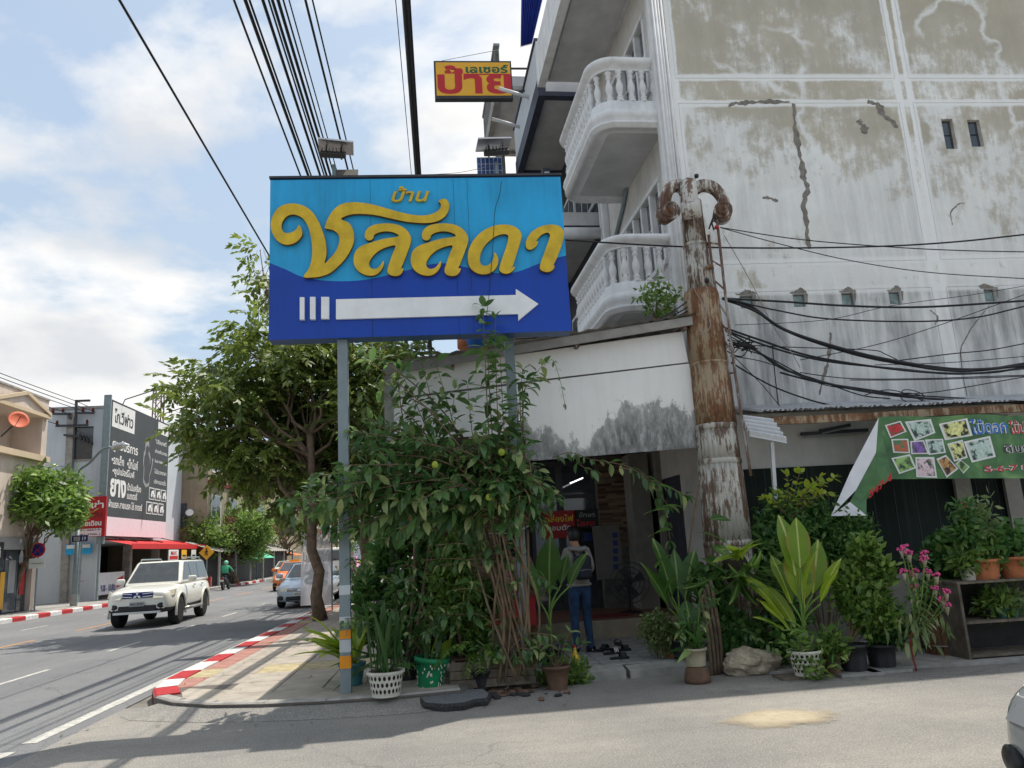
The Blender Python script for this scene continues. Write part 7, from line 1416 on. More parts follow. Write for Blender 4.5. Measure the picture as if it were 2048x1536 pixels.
# scooter rider going away on the far side
sp0 = Vector((-13.35, 49.2, 0)); sc_ = thing('scooter', 'dark scooter with red tail light riding away along the far kerb', 'scooter', sp0); sc_.rotation_euler = (0, 0, pi / 2)
tm, rm, dm = wheel_meshes(.27, .11)
for ax in (.62, -.62): w = local('wheel', tm, sc_, Matrix.Translation((ax, 0, .27))); local('rim', rm, w)
rings = [[Vector((x, y * w, z0 + (z1 - z0) * v)) for y, v in ((-1, .1), (-1, .8), (-.5, 1), (.5, 1), (1, .8), (1, .1))] for x, w, z0, z1 in ((-.85, .08, .62, .78), (-.6, .15, .42, .80), (-.2, .16, .30, .78), (.1, .16, .26, .40), (.35, .17, .26, .40), (.5, .17, .35, .95), (.62, .13, .5, 1.0))]
local('fairing', mod_bake(loft(rings), 'fairing', [MT['trim_black']], lambda o: (setattr(o.modifiers.new('s', 'SUBSURF'), 'levels', 1))), sc_)
lb('tail_light', -.90, -.84, -.09, .09, .66, .74, 'lamp_red', sc_); lb('number_plate', -.92, -.90, -.10, .10, .50, .62, 'plate_white', sc_); lb('seat', -.72, .12, -.13, .13, .80, .87, 'sandal', sc_)
m = MB(); m.tube([(.5, -.34, 1.06), (.55, 0, 1.0), (.5, .34, 1.06)], .02, 8); local('handlebar', m.mesh('handlebar', MT['black_metal'], True), sc_)
for s in (-1, 1): m = MB(); m.tube([(.5, s * .3, 1.06), (.48, s * .36, 1.25)], .01, 6); m.lathe([(.0, -.01), (.06, 0), (0, .01)], 10, Matrix.Translation((.47, s * .38, 1.27)) @ Matrix.Rotation(pi / 2, 4, 'Y')); local('mirror', m.mesh('mirror', MT['black_metal']), sc_)
RJ = {'pel': ((-.25, 0, .93), (.15, .14)), 'sp': ((-.22, 0, 1.10), (.15, .13)), 'ch': ((-.16, 0, 1.30), (.17, .14)), 'nk0': ((-.12, 0, 1.43), .07), 'hd': ((-.08, 0, 1.52), .085), 'hd2': ((-.07, 0, 1.60), .095)}; RB = [('pel', 'sp'), ('sp', 'ch'), ('ch', 'nk0'), ('nk0', 'hd'), ('hd', 'hd2')]
for sd, s in (('l', 1), ('r', -1)):
    RJ.update({'sh' + sd: ((-.14, s * .18, 1.37), .075), 'el' + sd: ((.10, s * .32, 1.16), .058), 'wr' + sd: ((.40, s * .31, 1.08), .042), 'pa' + sd: ((.48, s * .31, 1.07), .038), 'th' + sd: ((-.18, s * .11, .90), .10), 'kn' + sd: ((.25, s * .22, .82), .075), 'an' + sd: ((.16, s * .19, .44), .05), 'to' + sd: ((.32, s * .20, .40), .042)}); RB += [('ch', 'sh' + sd), ('sh' + sd, 'el' + sd), ('el' + sd, 'wr' + sd), ('wr' + sd, 'pa' + sd), ('pel', 'th' + sd), ('th' + sd, 'kn' + sd), ('kn' + sd, 'an' + sd), ('an' + sd, 'to' + sd)]
rd = thing('person', 'scooter rider in green jacket and mint helmet seen from behind', 'person', sp0); rd.rotation_euler = (0, 0, pi / 2); local('body', figure(RJ, RB, 'pel', 'body', ['jacket_green', 'shirt_dark', 'skin'], lambda c: 1 if c.z < .98 else (2 if (c.z > 1.45 or c.x > .43) else 0)), rd)
m = MB(); m.sheet(ell((-.07, 0, 1.59), (.15, .135, .145), -.6), 18, 12); local('helmet', m.mesh('helmet', MT['helmet_green'], True), rd)

# ================================================================== TREES
random.seed(21)
PIN = [pinnate(.58, 6, .23, .105, .45) for _ in range(5)]; PIN2 = [pinnate(.40, 5, .15, .07, .6) for _ in range(4)]
TUF = [tuft(10, .26, .11, .16) for _ in range(5)]; TUFS = [tuft(10, .105, .045, .06) for _ in range(5)]; TUFF = [tuft(9, .5, .24, .4) for _ in range(5)]
t1 = [(345, 775, .7), (395, 735, .55), (335, 840, .55), (390, 880, .75), (430, 790, .9), (470, 690, .65), (500, 650, .5), (518, 545, .42), (512, 500, .25), (530, 590, .4), (540, 720, 1.0), (500, 800, 1.0), (560, 820, 1.1), (450, 900, .8), (520, 900, 1.0), (600, 740, 1.0), (620, 860, 1.1), (660, 780, 1.0), (700, 720, .9), (720, 820, 1.0), (760, 740, .9), (790, 700, .6), (480, 945, .55), (560, 960, .9), (640, 940, 1.0), (700, 900, 1.0), (600, 1010, .6), (740, 900, .9), (560, 1005, .4), (690, 990, .7), (650, 700, .8), (590, 690, .6)]
lobes = [(at(x + (34 if x < 480 else 8), y, random.uniform(20.2, 23.4)), s * (.86 if x < 480 else .98)) for x, y, s in t1]
tb = atZ(641, 1241, ZP)
tree('street_tree', 'large feathery leaved street tree in the pavement behind the blue sign', tb, (tb.x - .25, tb.y, 4.8), .15, lobes, 125, PIN, 'leaf_tree', .62, None, .0)
tb2 = atZ(737, 1200, ZP); lobes = [(at(x, y, random.uniform(28.5, 32)), s) for x, y, s in ((700, 860, 1.2), (740, 930, 1.3), (790, 880, 1.2), (720, 1000, 1.0), (780, 980, 1.2), (680, 950, 1.0), (760, 820, 1.1), (820, 940, 1.1), (700, 1040, .6), (775, 1045, .7))]
tree('slim_street_tree', 'slimmer leafy street tree farther along the near pavement', tb2, (tb2.x - .1, tb2.y, 4.2), .24, lobes, 110, PIN2, 'leaf_dark', .7, None, .0)
def ftree(px, py, Y, rpx, n, label, bpx, mat='leaf_bright', var=TUF, group=None, name='roadside_tree', lean=0, per=36, h=.55):
    k = Y / F_PX; c = at(px, py, Y); r = rpx * k; ls = []
    for i in range(n):
        a = random.uniform(0, 2 * pi); e = random.uniform(-.75, 1) ; q = sqrt(max(0, 1 - e * e * .8)); ls.append((c + Vector((cos(a) * q * r * .72, sin(a) * q * r * .72, e * r * h)), random.uniform(.75, 1.2) * r * .36))
    b0 = Vector((at(bpx, py + 100, Y).x, Y, ZP)); return tree(name, label, b0, (c.x - lean, c.y, c.z - r * .2), max(.10, r * .075), ls, per, var, mat, .62, group, .25)
ftree(82, 1008, 34.5, 78, 26, 'leaning bushy green tree at the far kerb before the beige shophouse', 24, per=62, var=[tuft(11, .34, .14, .2) for _ in range(5)])
ftree(448, 1068, 56, 92, 26, 'broad dense green tree on the far pavement past the billboard', 470, per=52, var=TUF)
ftree(572, 1062, 74, 62, 18, 'thinner pale green tree beyond the broad one on the far pavement', 568, 'leaf_grey', per=26, var=TUF)
ftree(510, 1075, 92, 60, 14, 'dark green tree behind the parasols', 506, 'leaf_far', TUFF, per=12)
for i, (x, y, Y, r) in enumerate(((690, 1085, 118, 30), (730, 1078, 135, 40), (765, 1082, 125, 34), (650, 1080, 140, 40), (610, 1085, 120, 34), (800, 1080, 130, 40))): ftree(x, y, Y, r, 12, 'hazy green tree closing the far end of the road', x, 'leaf_far', TUFF, 'trees at the far end of the road', 'distant_tree', per=7, h=.9)

# ================================================================== THE CLIMBING SHRUB IN FRONT
random.seed(5)
shrub = thing('climbing_shrub', 'tall leafy shrub with bundled woody stems climbing up the blue sign', 'shrub', (.82, 9.95, .1))
SH = [leafVF(1., .42, 4, .28, .22, .0, .45, .08), leafVF(1., .46, 4, .45, .15, .02, .45, .08), leafVF(1., .38, 4, .10, .3, .0, .42, .08), leafVF(1., .44, 4, .7, .2, .03, .5, .08)]
SHM = []
for v, f in SH: b_ = MB(); b_.add(v, f); SHM.append(b_.mesh('leaf', MT['leaf_shrub'], True, False))
stem_mb = []; LM = []
def leaves_along(P, frm, gap, size, droop=.35, spread=1.0):
    L = 0.; last = -9; side = random.choice((-1, 1)); tot = sum((P[i + 1] - P[i]).length for i in range(len(P) - 1))
    for i in range(len(P) - 1):
        seg = (P[i + 1] - P[i]); L += seg.length
        if L / tot < frm or L - last < gap: continue
        last = L; d = seg.normalized(); a = random.uniform(0, 2 * pi)
        for k in range(2):
            o = d.orthogonal().normalized(); o = Matrix.Rotation(a + k * pi + random.gauss(0, .3), 3, d) @ o
            dr = (o * spread + d * .55 + Vector((0, 0, -droop * random.uniform(.2, 1.4)))); LM.append((orient(P[i + 1], dr, random.gauss(0, .35), size * random.uniform(.45, 1.3)), P[i + 1].y))
    d = (P[-1] - P[-2]).normalized()
    for k in range(3): LM.append((orient(P[-1], d + Vector((random.gauss(0, .5), random.gauss(0, .5), random.gauss(-.1, .4))), random.gauss(0, .5), size * random.uniform(.6, 1.)), P[-1].y))
tie = at(1005, 1066, 9.6)
for i in range(20):
    b0 = Vector((.80 + random.gauss(0, .2), 9.70 + random.gauss(0, .06), .12)); x = random.uniform(945, 1072) if i > 5 else random.uniform(935, 975); e = at(x, 1062 + random.uniform(-12, 12), 9.55 + random.gauss(0, .08)); mid_ = b0.lerp(e, .5) + Vector((random.gauss(0, .11), random.gauss(0, .06), 0))
    MB().tube(spline([b0, mid_, e], 5), [random.uniform(.008, .022)] * 11, 6).build('stem', MT['stem'], shrub, True)
TG = [(640, 950, 9.3), (600, 985, 9.4), (575, 1000, 9.2), (655, 1000, 9.1), (690, 930, 9.2), (620, 1030, 9.5), (700, 1020, 9.3), (660, 1050, 9.4), (720, 890, 9.6), (700, 860, 9.6), (745, 840, 9.9), (760, 900, 9.4), (780, 950, 9.3), (800, 1000, 9.2), (820, 920, 9.5), (850, 970, 9.3), (870, 910, 9.5), (900, 960, 9.2), (930, 920, 9.4), (950, 990, 9.2), (980, 940, 9.3), (1010, 900, 9.5), (1040, 960, 9.3), (1075, 940, 9.6), (1095, 980, 9.5), (1060, 1010, 9.3), (1110, 1000, 9.6), (1085, 1050, 9.5), (1000, 1010, 9.1), (900, 1020, 9.2), (850, 1040, 9.3), (780, 1050, 9.5), (740, 980, 9.2), (720, 1060, 9.3), (760, 780, 9.9), (735, 720, 9.9), (800, 860, 9.8), (870, 1060, 9.4), (930, 1060, 9.5), (1020, 850, 9.6), (690, 970, 9.0), (830, 880, 9.2), (740, 930, 9.1), (790, 900, 9.5), (960, 890, 9.5), (1040, 900, 9.2), (840, 1000, 9.1), (890, 930, 9.6), (650, 970, 9.4), (705, 985, 9.5), (880, 985, 9.0), (1000, 965, 9.0), (1030, 1040, 9.2), (800, 1060, 9.2), (970, 870, 9.2)]
for (x, y, Y) in TG + [(x + random.uniform(-32, 32), y + random.uniform(-28, 28), Y + random.uniform(-.1, .35)) for x, y, Y in TG]:
    s = at(random.uniform(950, 1070), 1050, 9.6); e = at(x, y, Y); c = s.lerp(e, .5) + Vector((random.gauss(0, .08), random.gauss(0, .12), .30 if e.z > s.z else .22)); P = spline([s, c, e], 9); MB().tube(P, [.016 * (1 - .7 * i / (len(P) - 1)) for i in range(len(P))], 5).build('branch', MT['stem'], shrub, True); leaves_along(P, .25, .048, .19)
SHOOT = [((985, 1000), (972, 760), (966, 615), 9.32), ((1010, 1000), (995, 820), (990, 640), 9.38), ((1030, 990), (1010, 880), (1000, 700), 9.42), ((900, 960), (870, 830), (835, 690), 9.9), ((880, 950), (850, 850), (800, 740), 9.9), ((940, 960), (905, 840), (870, 720), 9.9), ((960, 960), (945, 870), (935, 770), 9.7), ((1040, 980), (1035, 860), (1045, 740), 9.55), ((1050, 900), (1042, 800), (1085, 730), 9.6), ((820, 900), (800, 800), (790, 660), 9.95), ((990, 950), (980, 800), (975, 690), 9.5), ((1045, 1000), (1045, 860), (1050, 760), 9.45), ((860, 960), (840, 880), (880, 800), 9.7), ((930, 980), (900, 900), (910, 780), 9.8)]
for (a, c, e, Y) in SHOOT:
    P = spline([at(*a, Y + .2), at(*c, Y), at(*e, Y)], 14); MB().tube(P, [.010 * (1 - .75 * i / (len(P) - 1)) for i in range(len(P))], 5).build('branch', MT['stem'], shrub, True); leaves_along(P, .05, .075, .20, .5, .9)
P = spline([at(1085, 735, 9.6), at(1105, 720, 9.6), at(1120, 760, 9.6), at(1130, 810, 9.6)], 8); MB().tube(P, .004, 4).build('tendril', MT['stem_green'], shrub); leaves_along(P, .1, .09, .07)
for (x, y, Y) in ((880, 1130, 9.6), (905, 1180, 9.7), (930, 1120, 9.5), (985, 1260, 9.6), (960, 1300, 9.6), (1060, 1300, 9.5), (1090, 1340, 9.6), (870, 1090, 9.4), (850, 1120, 9.6), (910, 1230, 9.7), (1100, 1270, 9.5)):
    s = at(1010, y + 40, 9.65); P = spline([s, s.lerp(at(x, y, Y), .5) + Vector((0, 0, .12)), at(x, y, Y)], 7); MB().tube(P, .006, 4).build('branch', MT['stem'], shrub); leaves_along(P, .45, .07, .13)
for k in range(46):
    x, y = random.uniform(700, 1100), random.uniform(1085, 1345); Y = random.uniform(9.35, 9.75); s = at(x + random.uniform(-40, 40), y + random.uniform(10, 60), 9.8); s.z = max(s.z, .15); e = at(x, y, Y); e.z = max(e.z, .2); P = spline([s, s.lerp(e, .5) + Vector((random.gauss(0, .06), 0, .10)), e], 7); MB().tube(P, .005, 4).build('branch', MT['stem'], shrub); leaves_along(P, .2, .055, random.uniform(.09, .17), .5)
LM.sort(key=lambda q: q[1])
for i, (Mx, _) in enumerate(LM[:295]): leaf(shrub, SHM[i % 4], Mx)
instances('foliage', SH, [q[0] for q in LM[295:]], MT['leaf_shrub'], shrub)
for (x, y) in ((978, 995), (870, 930), (1003, 905)): m = MB(); m.lathe([(.0, -.04), (.03, -.03), (.042, 0), (.03, .035), (0, .05)], 10, Matrix.Translation(at(x, y, 9.1))); m.build('fruit', MT['leaf_yellow'], shrub, True)
tag(MB().tube(spline([at(x, y, 9.85) for x, y in ((945, 1066), (985, 1067), (1020, 1066), (1045, 1058), (1070, 1044))], 5), .010, 6).build('tie_hose', MT['pipe_white'], None, True), 'white plastic hose tied round the bundled shrub stems', 'hose')
# creeper along the lower edge of the fascia and down to the right
cr = thing('creeper_vine', 'creeper trailing along the fascia edge towards the rusty column', 'vine', at(1250, 930, 10.6)); CRL = []
LMs, LM = LM, []
for pts in ([(1105, 915), (1140, 905), (1180, 918), (1220, 925), (1260, 935), (1300, 965), (1335, 1010)], [(1240, 935), (1290, 950), (1320, 1000), (1335, 1050), (1340, 1080)], [(1150, 905), (1160, 930), (1185, 940)], [(1300, 960), (1330, 970), (1370, 990)]):
    P = spline([at(x, y, 10.6) for x, y in pts], 6); MB().tube(P, .006, 5).build('stem', MT['stem'], cr); leaves_along(P, .03, .10, .17, .6)
for i, (Mx, _) in enumerate(LM): leaf(cr, SHM[i % 4], Mx)
LM = []

# ================================================================== POTS AND PLANTS ALONG THE FRONT
def potmesh(prof, mat, n=24): m = MB(); m.lathe(prof, n, None, False); m.lathe([(0, prof[0][1]), (prof[0][0], prof[0][1])], n, None, False); return m.mesh('pot', MT[mat], True)
def pot(parent, p, r, h, mat, taper=.75, rim=.012):
    pr = [(r * taper, 0), (r * (taper + 1) / 2, h * .5), (r * .98, h * .86), (r + rim, h * .87), (r + rim, h), (r * .93, h), (r * .90, h * .86)]; local_p = link('pot', potmesh(pr, mat), parent, Matrix.Translation(p)); m = MB(); m.lathe([(0, h * .86), (r * .9, h * .85)], 20, Matrix.Translation(p), False); m.build('soil', MT['soil'], parent); return local_p
def basket(parent, p, r0, r1, h, mat, n=22, rows=3):
    m = MB()
    for j in range(rows):
        for i in range(n):
            def q(u, v): a = 2 * pi * (i + u + .5 * (j % 2)) / n; z = .03 + (h - .06) * (j + v) / rows; r = r0 + (r1 - r0) * z / h; return Vector((p.x + r * cos(a), p.y + r * sin(a), p.z + z))
            out = [q(u, v) for u, v in ((0, 0), (.5, 0), (1, 0), (1, .5), (1, 1), (.5, 1), (0, 1), (0, .5))]; inn = [q(.5 + .33 * cos(a), .5 + .36 * sin(a)) for a in [radians(225 + 45 * k) for k in range(8)]]; m.add(out + inn, [(k, (k + 1) % 8, 8 + (k + 1) % 8, 8 + k) for k in range(8)])
    m.lathe([(r0, 0), (r0, .03)], 30, Matrix.Translation(p)); m.lathe([(r1, h - .03), (r1 + .015, h - .025), (r1 + .015, h), (r1 - .01, h)], 30, Matrix.Translation(p), False); o = m.build('basket', MT[mat], parent); m = MB(); m.lathe([(r0 * .93, .02), (r1 * .92, h * .93), (0, h * .9)], 20, Matrix.Translation(p)); m.build('liner', MT['soil'], parent); return o
def straps(parent, p, n, L, W_, mat, key, lean=.35, curl=.1, roll=.2, spread=.05, az=None, tilt=None):
    for i in range(n):
        a = random.uniform(0, 2 * pi) if az is None else random.uniform(*az); t_ = abs(random.gauss(0, lean)) if tilt is None else random.uniform(*tilt); d = Vector((sin(t_) * cos(a), sin(t_) * sin(a), cos(t_))); me = leaf_me(key + str(i % 3), mat, L=1., W=W_ / L, n=8, curl=curl * (1 + .4 * (i % 3)), fold=.25, wave=.06 if W_ > .1 else .03, peak=.5)
        o = leaf(parent, me, orient(p + Vector((random.gauss(0, spread), random.gauss(0, spread), 0)), d, random.gauss(0, roll), L * random.uniform(.7, 1.1), up=Vector((-cos(a), -sin(a), .01))))
def paddles(parent, p, specs, mat, key):
    """specs: (direction az, tilt, petiole, leaf length, leaf width)"""
    for i, (a, t_, pl, L, W_) in enumerate(specs):
        d = Vector((sin(t_) * cos(a), sin(t_) * sin(a), cos(t_))); j = p + d * pl; MB().tube(spline([p, p + Vector((0, 0, pl * .5)) + d * pl * .1, j], 4), [.018, .017, .016, .015, .014, .013, .012, .011, .010], 6).build('leaf_stalk', MT['stem_green'], parent, True)
        me = leaf_me(key + str(i % 3), mat, L=1., W=W_ / L, n=10, curl=.12 + .08 * (i % 3), fold=.18, wave=.05, peak=.48); out_ = Vector((cos(a), sin(a), 0)); leaf(parent, me, orient(j, d, random.gauss(0, .25), L, up=-out_ + Vector((0, -.6, .2))))
def bushy(parent, blobs, mat, variants, per, stems=None, smat='stem'):
    mats = []
    for (c, r) in blobs:
        for i in range(int(per)):
            d = Vector((random.gauss(0, 1), random.gauss(0, 1), random.gauss(0, .9))); d *= random.random() ** .4 / d.length * r; mats.append(orient(c + d, d + Vector((0, 0, .4 * r)), random.uniform(-.6, .6), random.uniform(.75, 1.25)))
        if stems is not None: MB().tube(spline([stems, stems.lerp(c, .5) + Vector((random.gauss(0, .03), random.gauss(0, .03), .04)), c], 4), [.012, .011, .010, .009, .008, .007, .006, .005, .004], 5).build('stem', MT[smat], parent, True)
    return instances('foliage', variants, mats, MT[mat], parent)
def plant(name, label, p, cat='plant'): return thing(name, label, cat, p)
random.seed(11)
# bird's nest fern by the post
p = atZ(703, 1330, ZP) + Vector((-.02, .55, 0)); p = Vector((-1.22, 10.15, ZP)); t = plant('nest_fern', "bright yellow green nest fern spreading beside the sign post", p); pot(t, p, .16, .26, 'pot_teal'); straps(t, p + Vector((0, 0, .24)), 13, .72, .20, 'leaf_fern', 'fern', curl=.35, tilt=(.45, 1.0), az=(1.6, 4.4), spread=.03); straps(t, p + Vector((0, 0, .24)), 6, .7, .20, 'leaf_fern', 'fern', curl=.25, tilt=(.15, .5), spread=.03)
p = atZ(772, 1392, ZP); p = Vector((p.x, p.y + .02, ZP)); t = plant('snake_plant', 'snake plant in a white perforated basket beside the sign post', p); basket(t, p, .155, .20, .27, 'pot_white'); straps(t, p + Vector((0, 0, .22)), 16, .85, .075, 'leaf_snake', 'snake', .20, .03, .5, .08)
straps(t, p + Vector((0, 0, .2)), 7, .6, .05, 'leaf_snake', 'arch', curl=.5, tilt=(.6, 1.1), spread=.05)
p = atZ(858, 1390, .02); p = Vector((p.x, p.y, .03)); t = plant('tall_snake_plant', 'broad snake plant in a dented green bucket', p); pot(t, p, .20, .42, 'pot_green', .62).rotation_euler = (0, radians(7), 0); m = MB()
for i in range(46):
    a = random.uniform(pi, 2 * pi); z = random.uniform(.06, .34); r = .128 + .07 * z / .4 + .014; c = p + Vector((r * cos(a) + z * .12, r * sin(a), z)); d = Vector((cos(a), sin(a), 0)); w = Vector((-d.y, d.x, 0)); m.add([c + w * .008 + d * .004, c - w * .008 + d * .004, c - w * .007 + d * .004 + Vector((0, 0, .025)), c + w * .007 + d * .004 + Vector((0, 0, .025))], [(0, 1, 2, 3)])
m.build('paint_chips', MT['pot_white'], t, fix=False); straps(t, p + Vector((.03, 0, .36)), 10, .62, .10, 'leaf_snake', 'snakeb', .45, .12, .5, .06); straps(t, p + Vector((.03, 0, .36)), 5, .45, .10, 'leaf_fern', 'snakec', .7, .25, .5, .05)
p = Vector((-.55, 10.25, ZP)); t = plant('spiky_dracaena', 'dark arching strap leaved plant behind the snake plants', p); pot(t, p, .17, .28, 'pot_black'); straps(t, p + Vector((0, 0, .28)), 18, .95, .07, 'leaf_snake', 'drac', .5, .35, .4, .05)
for k in range(4): MB().tube(spline([p + Vector((.05 * k, 0, .2)), p + Vector((.1 + .12 * k, .03, 1.0)), p + Vector((.15 + .22 * k, .1, 1.75 + .1 * k))], 5), .028, 7).build('trunk', MT['bark'], t, True)
for k in range(4): straps(t, p + Vector((.15 + .22 * k, .1, 1.75 + .1 * k)), 7, .5, .06, 'leaf_snake', 'drac', .9, .4, .4, .02)
p = Vector((.12, 10.1, ZP)); t = plant('fine_leaf_bush', 'fine leaved yellowish bush between the pots and the stems', p); pot(t, p, .15, .24, 'pot_brown'); bushy(t, [(at(x, y, 10.15), r) for x, y, r in ((905, 1120, .2), (920, 1180, .22), (890, 1230, .2), (930, 1080, .16), (900, 1160, .2), (940, 1240, .2))], 'leaf_bright', TUFS, 60, p + Vector((0, 0, .22)))
p = Vector((.35, 9.75, .05)); t = plant('zz_plant', 'glossy paired leaflet fronds drooping over the planter board', p); pot(t, p, .13, .2, 'pot_black')
ZL = leaf_me('zz', 'leaf_bright', L=1, W=.5, n=4, curl=.2, fold=.2)
for (x, y) in ((868, 1330), (930, 1350), (960, 1345), (885, 1310), (985, 1310), (915, 1300), (1000, 1320)):
    e = at(x, y, 9.5); P = spline([p + Vector((0, 0, .18)), p.lerp(e, .5) + Vector((0, 0, .30)), e], 6); MB().tube(P, .006, 5).build('frond_stalk', MT['stem_green'], t, True)
    for i in range(4, 13):
        d = (P[min(i + 1, 12)] - P[i - 1]).normalized(); o = d.cross(Vector((0, 0, 1))).normalized()
        for s in (-1, 1): leaf(t, ZL, orient(P[i], o * s + d * .5, random.gauss(0, .2), .085))
p = Vector((-.2, 10.75, ZP)); t = plant('shade_thicket', 'dark thicket of leaves filling the gap behind the snake plants', p); bushy(t, [(at(x, y, Y), r) for x, y, Y, r in ((735, 1180, 10.9, .2), (770, 1120, 10.9, .25), (800, 1190, 10.7, .28), (830, 1130, 10.8, .28), (860, 1200, 10.6, .28), (800, 1260, 10.6, .28), (870, 1270, 10.5, .26), (740, 1250, 10.7, .22), (880, 1090, 10.7, .25), (790, 1070, 10.9, .22), (940, 1290, 10.4, .2), (980, 1200, 10.4, .18))], 'leaf_dark', [tuft(8, .16, .07, .08) for _ in range(4)], 42, p)
# planter boards and broken slab
a, c = at(872, 1384, 9.62), at(1010, 1340, 9.75); t = thing('planter_box', 'low planter of weathered grey green boards', 'planter', (a.x, 9.7, .02))
for k in range(3): m = MB(); m.box(-.02, 1.0, 9.66 + .012 * k, 9.69 + .012 * k, .07 + k * .10, .162 + k * .10); m.build('board', MT['pot_teal' if False else 'wood_grey'], t)
for x in (0.0, .95): m = MB(); m.box(x, x + .05, 9.70, 9.74, .02, .38); m.build('stake', MT['wood_grey'], t)
m = MB(); m.box(0, 1.0, 9.72, 10.1, .02, .26); m.build('soil', MT['soil'], t)
ring = [atZ(x, y, .0) for x, y in ((836, 1408), (850, 1398), (880, 1394), (930, 1393), (968, 1392), (980, 1402), (976, 1412), (950, 1414), (930, 1421), (890, 1424), (850, 1421))]; t = thing('asphalt_slab', 'broken slab of old asphalt lying in the gutter', 'slab', ring[0]); n = len(ring); m = MB(); cn = sum(ring, Vector()) / n
lo_ = [p + Vector((0, 0, .006)) for p in ring]; mi_ = [cn.lerp(p, 1.03) + Vector((random.gauss(0, .008), random.gauss(0, .008), .05)) for p in ring]; hi_ = [cn.lerp(p, .97) + Vector((0, 0, .085 + random.uniform(-.006, .006))) for p in ring]; m.add(lo_ + mi_ + hi_, [(i, (i + 1) % n, n + (i + 1) % n, n + i) for i in range(n)] + [(n + i, n + (i + 1) % n, 2 * n + (i + 1) % n, 2 * n + i) for i in range(n)]); m.build('broken_edge', MT['asphalt_chunk'], t); m = MB(); m.add(hi_, [tuple(range(n))]); m.build('top', MT['asphalt_top'], t, fix=False)
def rubble(name, label, c, n, r, mat, sx=1.):
    m = MB()
    for i in range(n): p = c + Vector((random.gauss(0, r * sx), random.gauss(0, r * .5), 0)); s = random.uniform(.015, .06); m.lathe([(s * .6, 0), (s, s * .3), (s * .7, s * .7), (s * .1, s * .8)], 6, Matrix.Translation(p) @ Matrix.Rotation(random.random() * 6, 4, 'Z') @ Matrix.Diagonal((1.4, .9, 1, 1)))
    tag(m.build(name, MT[mat]), label, 'rubble', kind='stuff')
rubble('rubble', 'crumbled asphalt and dirt along the foot of the planter', Vector((.35, 9.5, .0)), 60, .42, 'asphalt_chunk'); rubble('leaf_litter', 'brown litter and stones under the shrub', Vector((.6, 9.62, .0)), 50, .35, 'pot_brown')
# pot with young plant before the stems, weeds, oil bottle
p = atZ(1116, 1378, .0); t = plant('potted_sapling', 'cracked brown pot with young leafy sapling by the step', p); pot(t, p, .155, .27, 'pot_brown', .7); LM = []
for (x, y) in ((1075, 1290), (1100, 1270), (1140, 1265), (1095, 1310), (1165, 1290), (1120, 1290)): P = spline([p + Vector((0, 0, .22)), p.lerp(at(x, y, 9.6), .6) + Vector((0, 0, .12)), at(x, y, 9.6)], 6); MB().tube(P, .006, 5).build('stem', MT['stem'], t); leaves_along(P, .4, .07, .15, .3)
for i, (Mx, _) in enumerate(LM): leaf(t, SHM[i % 4], Mx)
LM = []
p = Vector((1.30, 10.35, ZP)); t = plant('paddle_leaf_plant', 'plant with two tall paddle leaves standing by the person', p); pot(t, p, .17, .26, 'pot_black')
q0_ = at(1105, 1195, 10.2); paddles(t, p + Vector((0, 0, .25)), ((1.2, .12, .66, .80, .36), (2.9, .2, .58, .78, .26), (-.2, .36, .8, .5, .2), (.6, .3, .8, .45, .17)), 'leaf_canna_dark', 'cd')
p = Vector((1.30, 9.92, .0)); t = plant('weed_clump', 'low weeds growing at the broken kerb', p); bushy(t, [(p + Vector((.0, 0, .08)), .10), (p + Vector((.22, .02, .06)), .10)], 'leaf_bright', TUFS, 50)
p = atZ(1152, 1332, ZP); t = thing('oil_bottle', 'small clear bottle of yellow oil at the forecourt edge', 'bottle', p); m = MB(); m.lathe([(.045, 0), (.048, .01), (.048, .14), (.02, .18), (.018, .23)], 14, Matrix.Translation(p)); m.build('glass', MT['bottle_yellow'], t, True); m = MB(); m.lathe([(.021, .23), (.021, .255)], 12, Matrix.Translation(p)); m.build('cap', MT['red_sign'], t)
# sandals on the tiles
def sandal(px, py, az, lab, stripes):
    p = atZ(px, py, ZP + .008); t = thing('sandal', lab, 'sandal', p, 'sandals by the step'); Rm = Matrix.Translation(p) @ Matrix.Rotation(az, 4, 'Z'); sole = [(-.13, .035), (-.135, 0), (-.13, -.035), (-.05, -.035), (.06, -.05), (.12, -.035), (.135, 0), (.12, .035), (.06, .05), (-.05, .035)]
    m = MB(); m.prism(sole, 0, .028, lambda u, w, d: Rm @ Vector((u, w, d))); m.build('sole', MT['sandal'], t)
    def band(x0, x1, hgt, nm, mt, o=0): m = MB(); m.sheet(lambda u, v: Rm @ Vector((x0 + (x1 - x0) * u, .052 * cos(pi * v), .026 + (hgt + o) * sin(pi * v))), 3, 10); m.build(nm, MT[mt], t, True, False)
    band(0., .085, .055, 'strap', 'sandal')
    if stripes:
        for k in range(3): band(.012 + k * .024, .024 + k * .024, .055, 'stripe', 'white_print', .004)
sandal(1190, 1303, 2.6, 'black striped slide sandal lying nearest the jeans', True); sandal(1215, 1300, 2.3, 'black slide sandal lying between the striped pair', False); sandal(1225, 1308, .3, 'black sandal with white stripes resting on the tiles', True); sandal(1245, 1302, .2, 'plain black sandal nearest the right hand plants', False); sandal(1240, 1318, .15, 'flat dark flip flop lying out by the kerb', False); sandal(1237, 1290, 1.6, 'dark clog set back against the step', False)

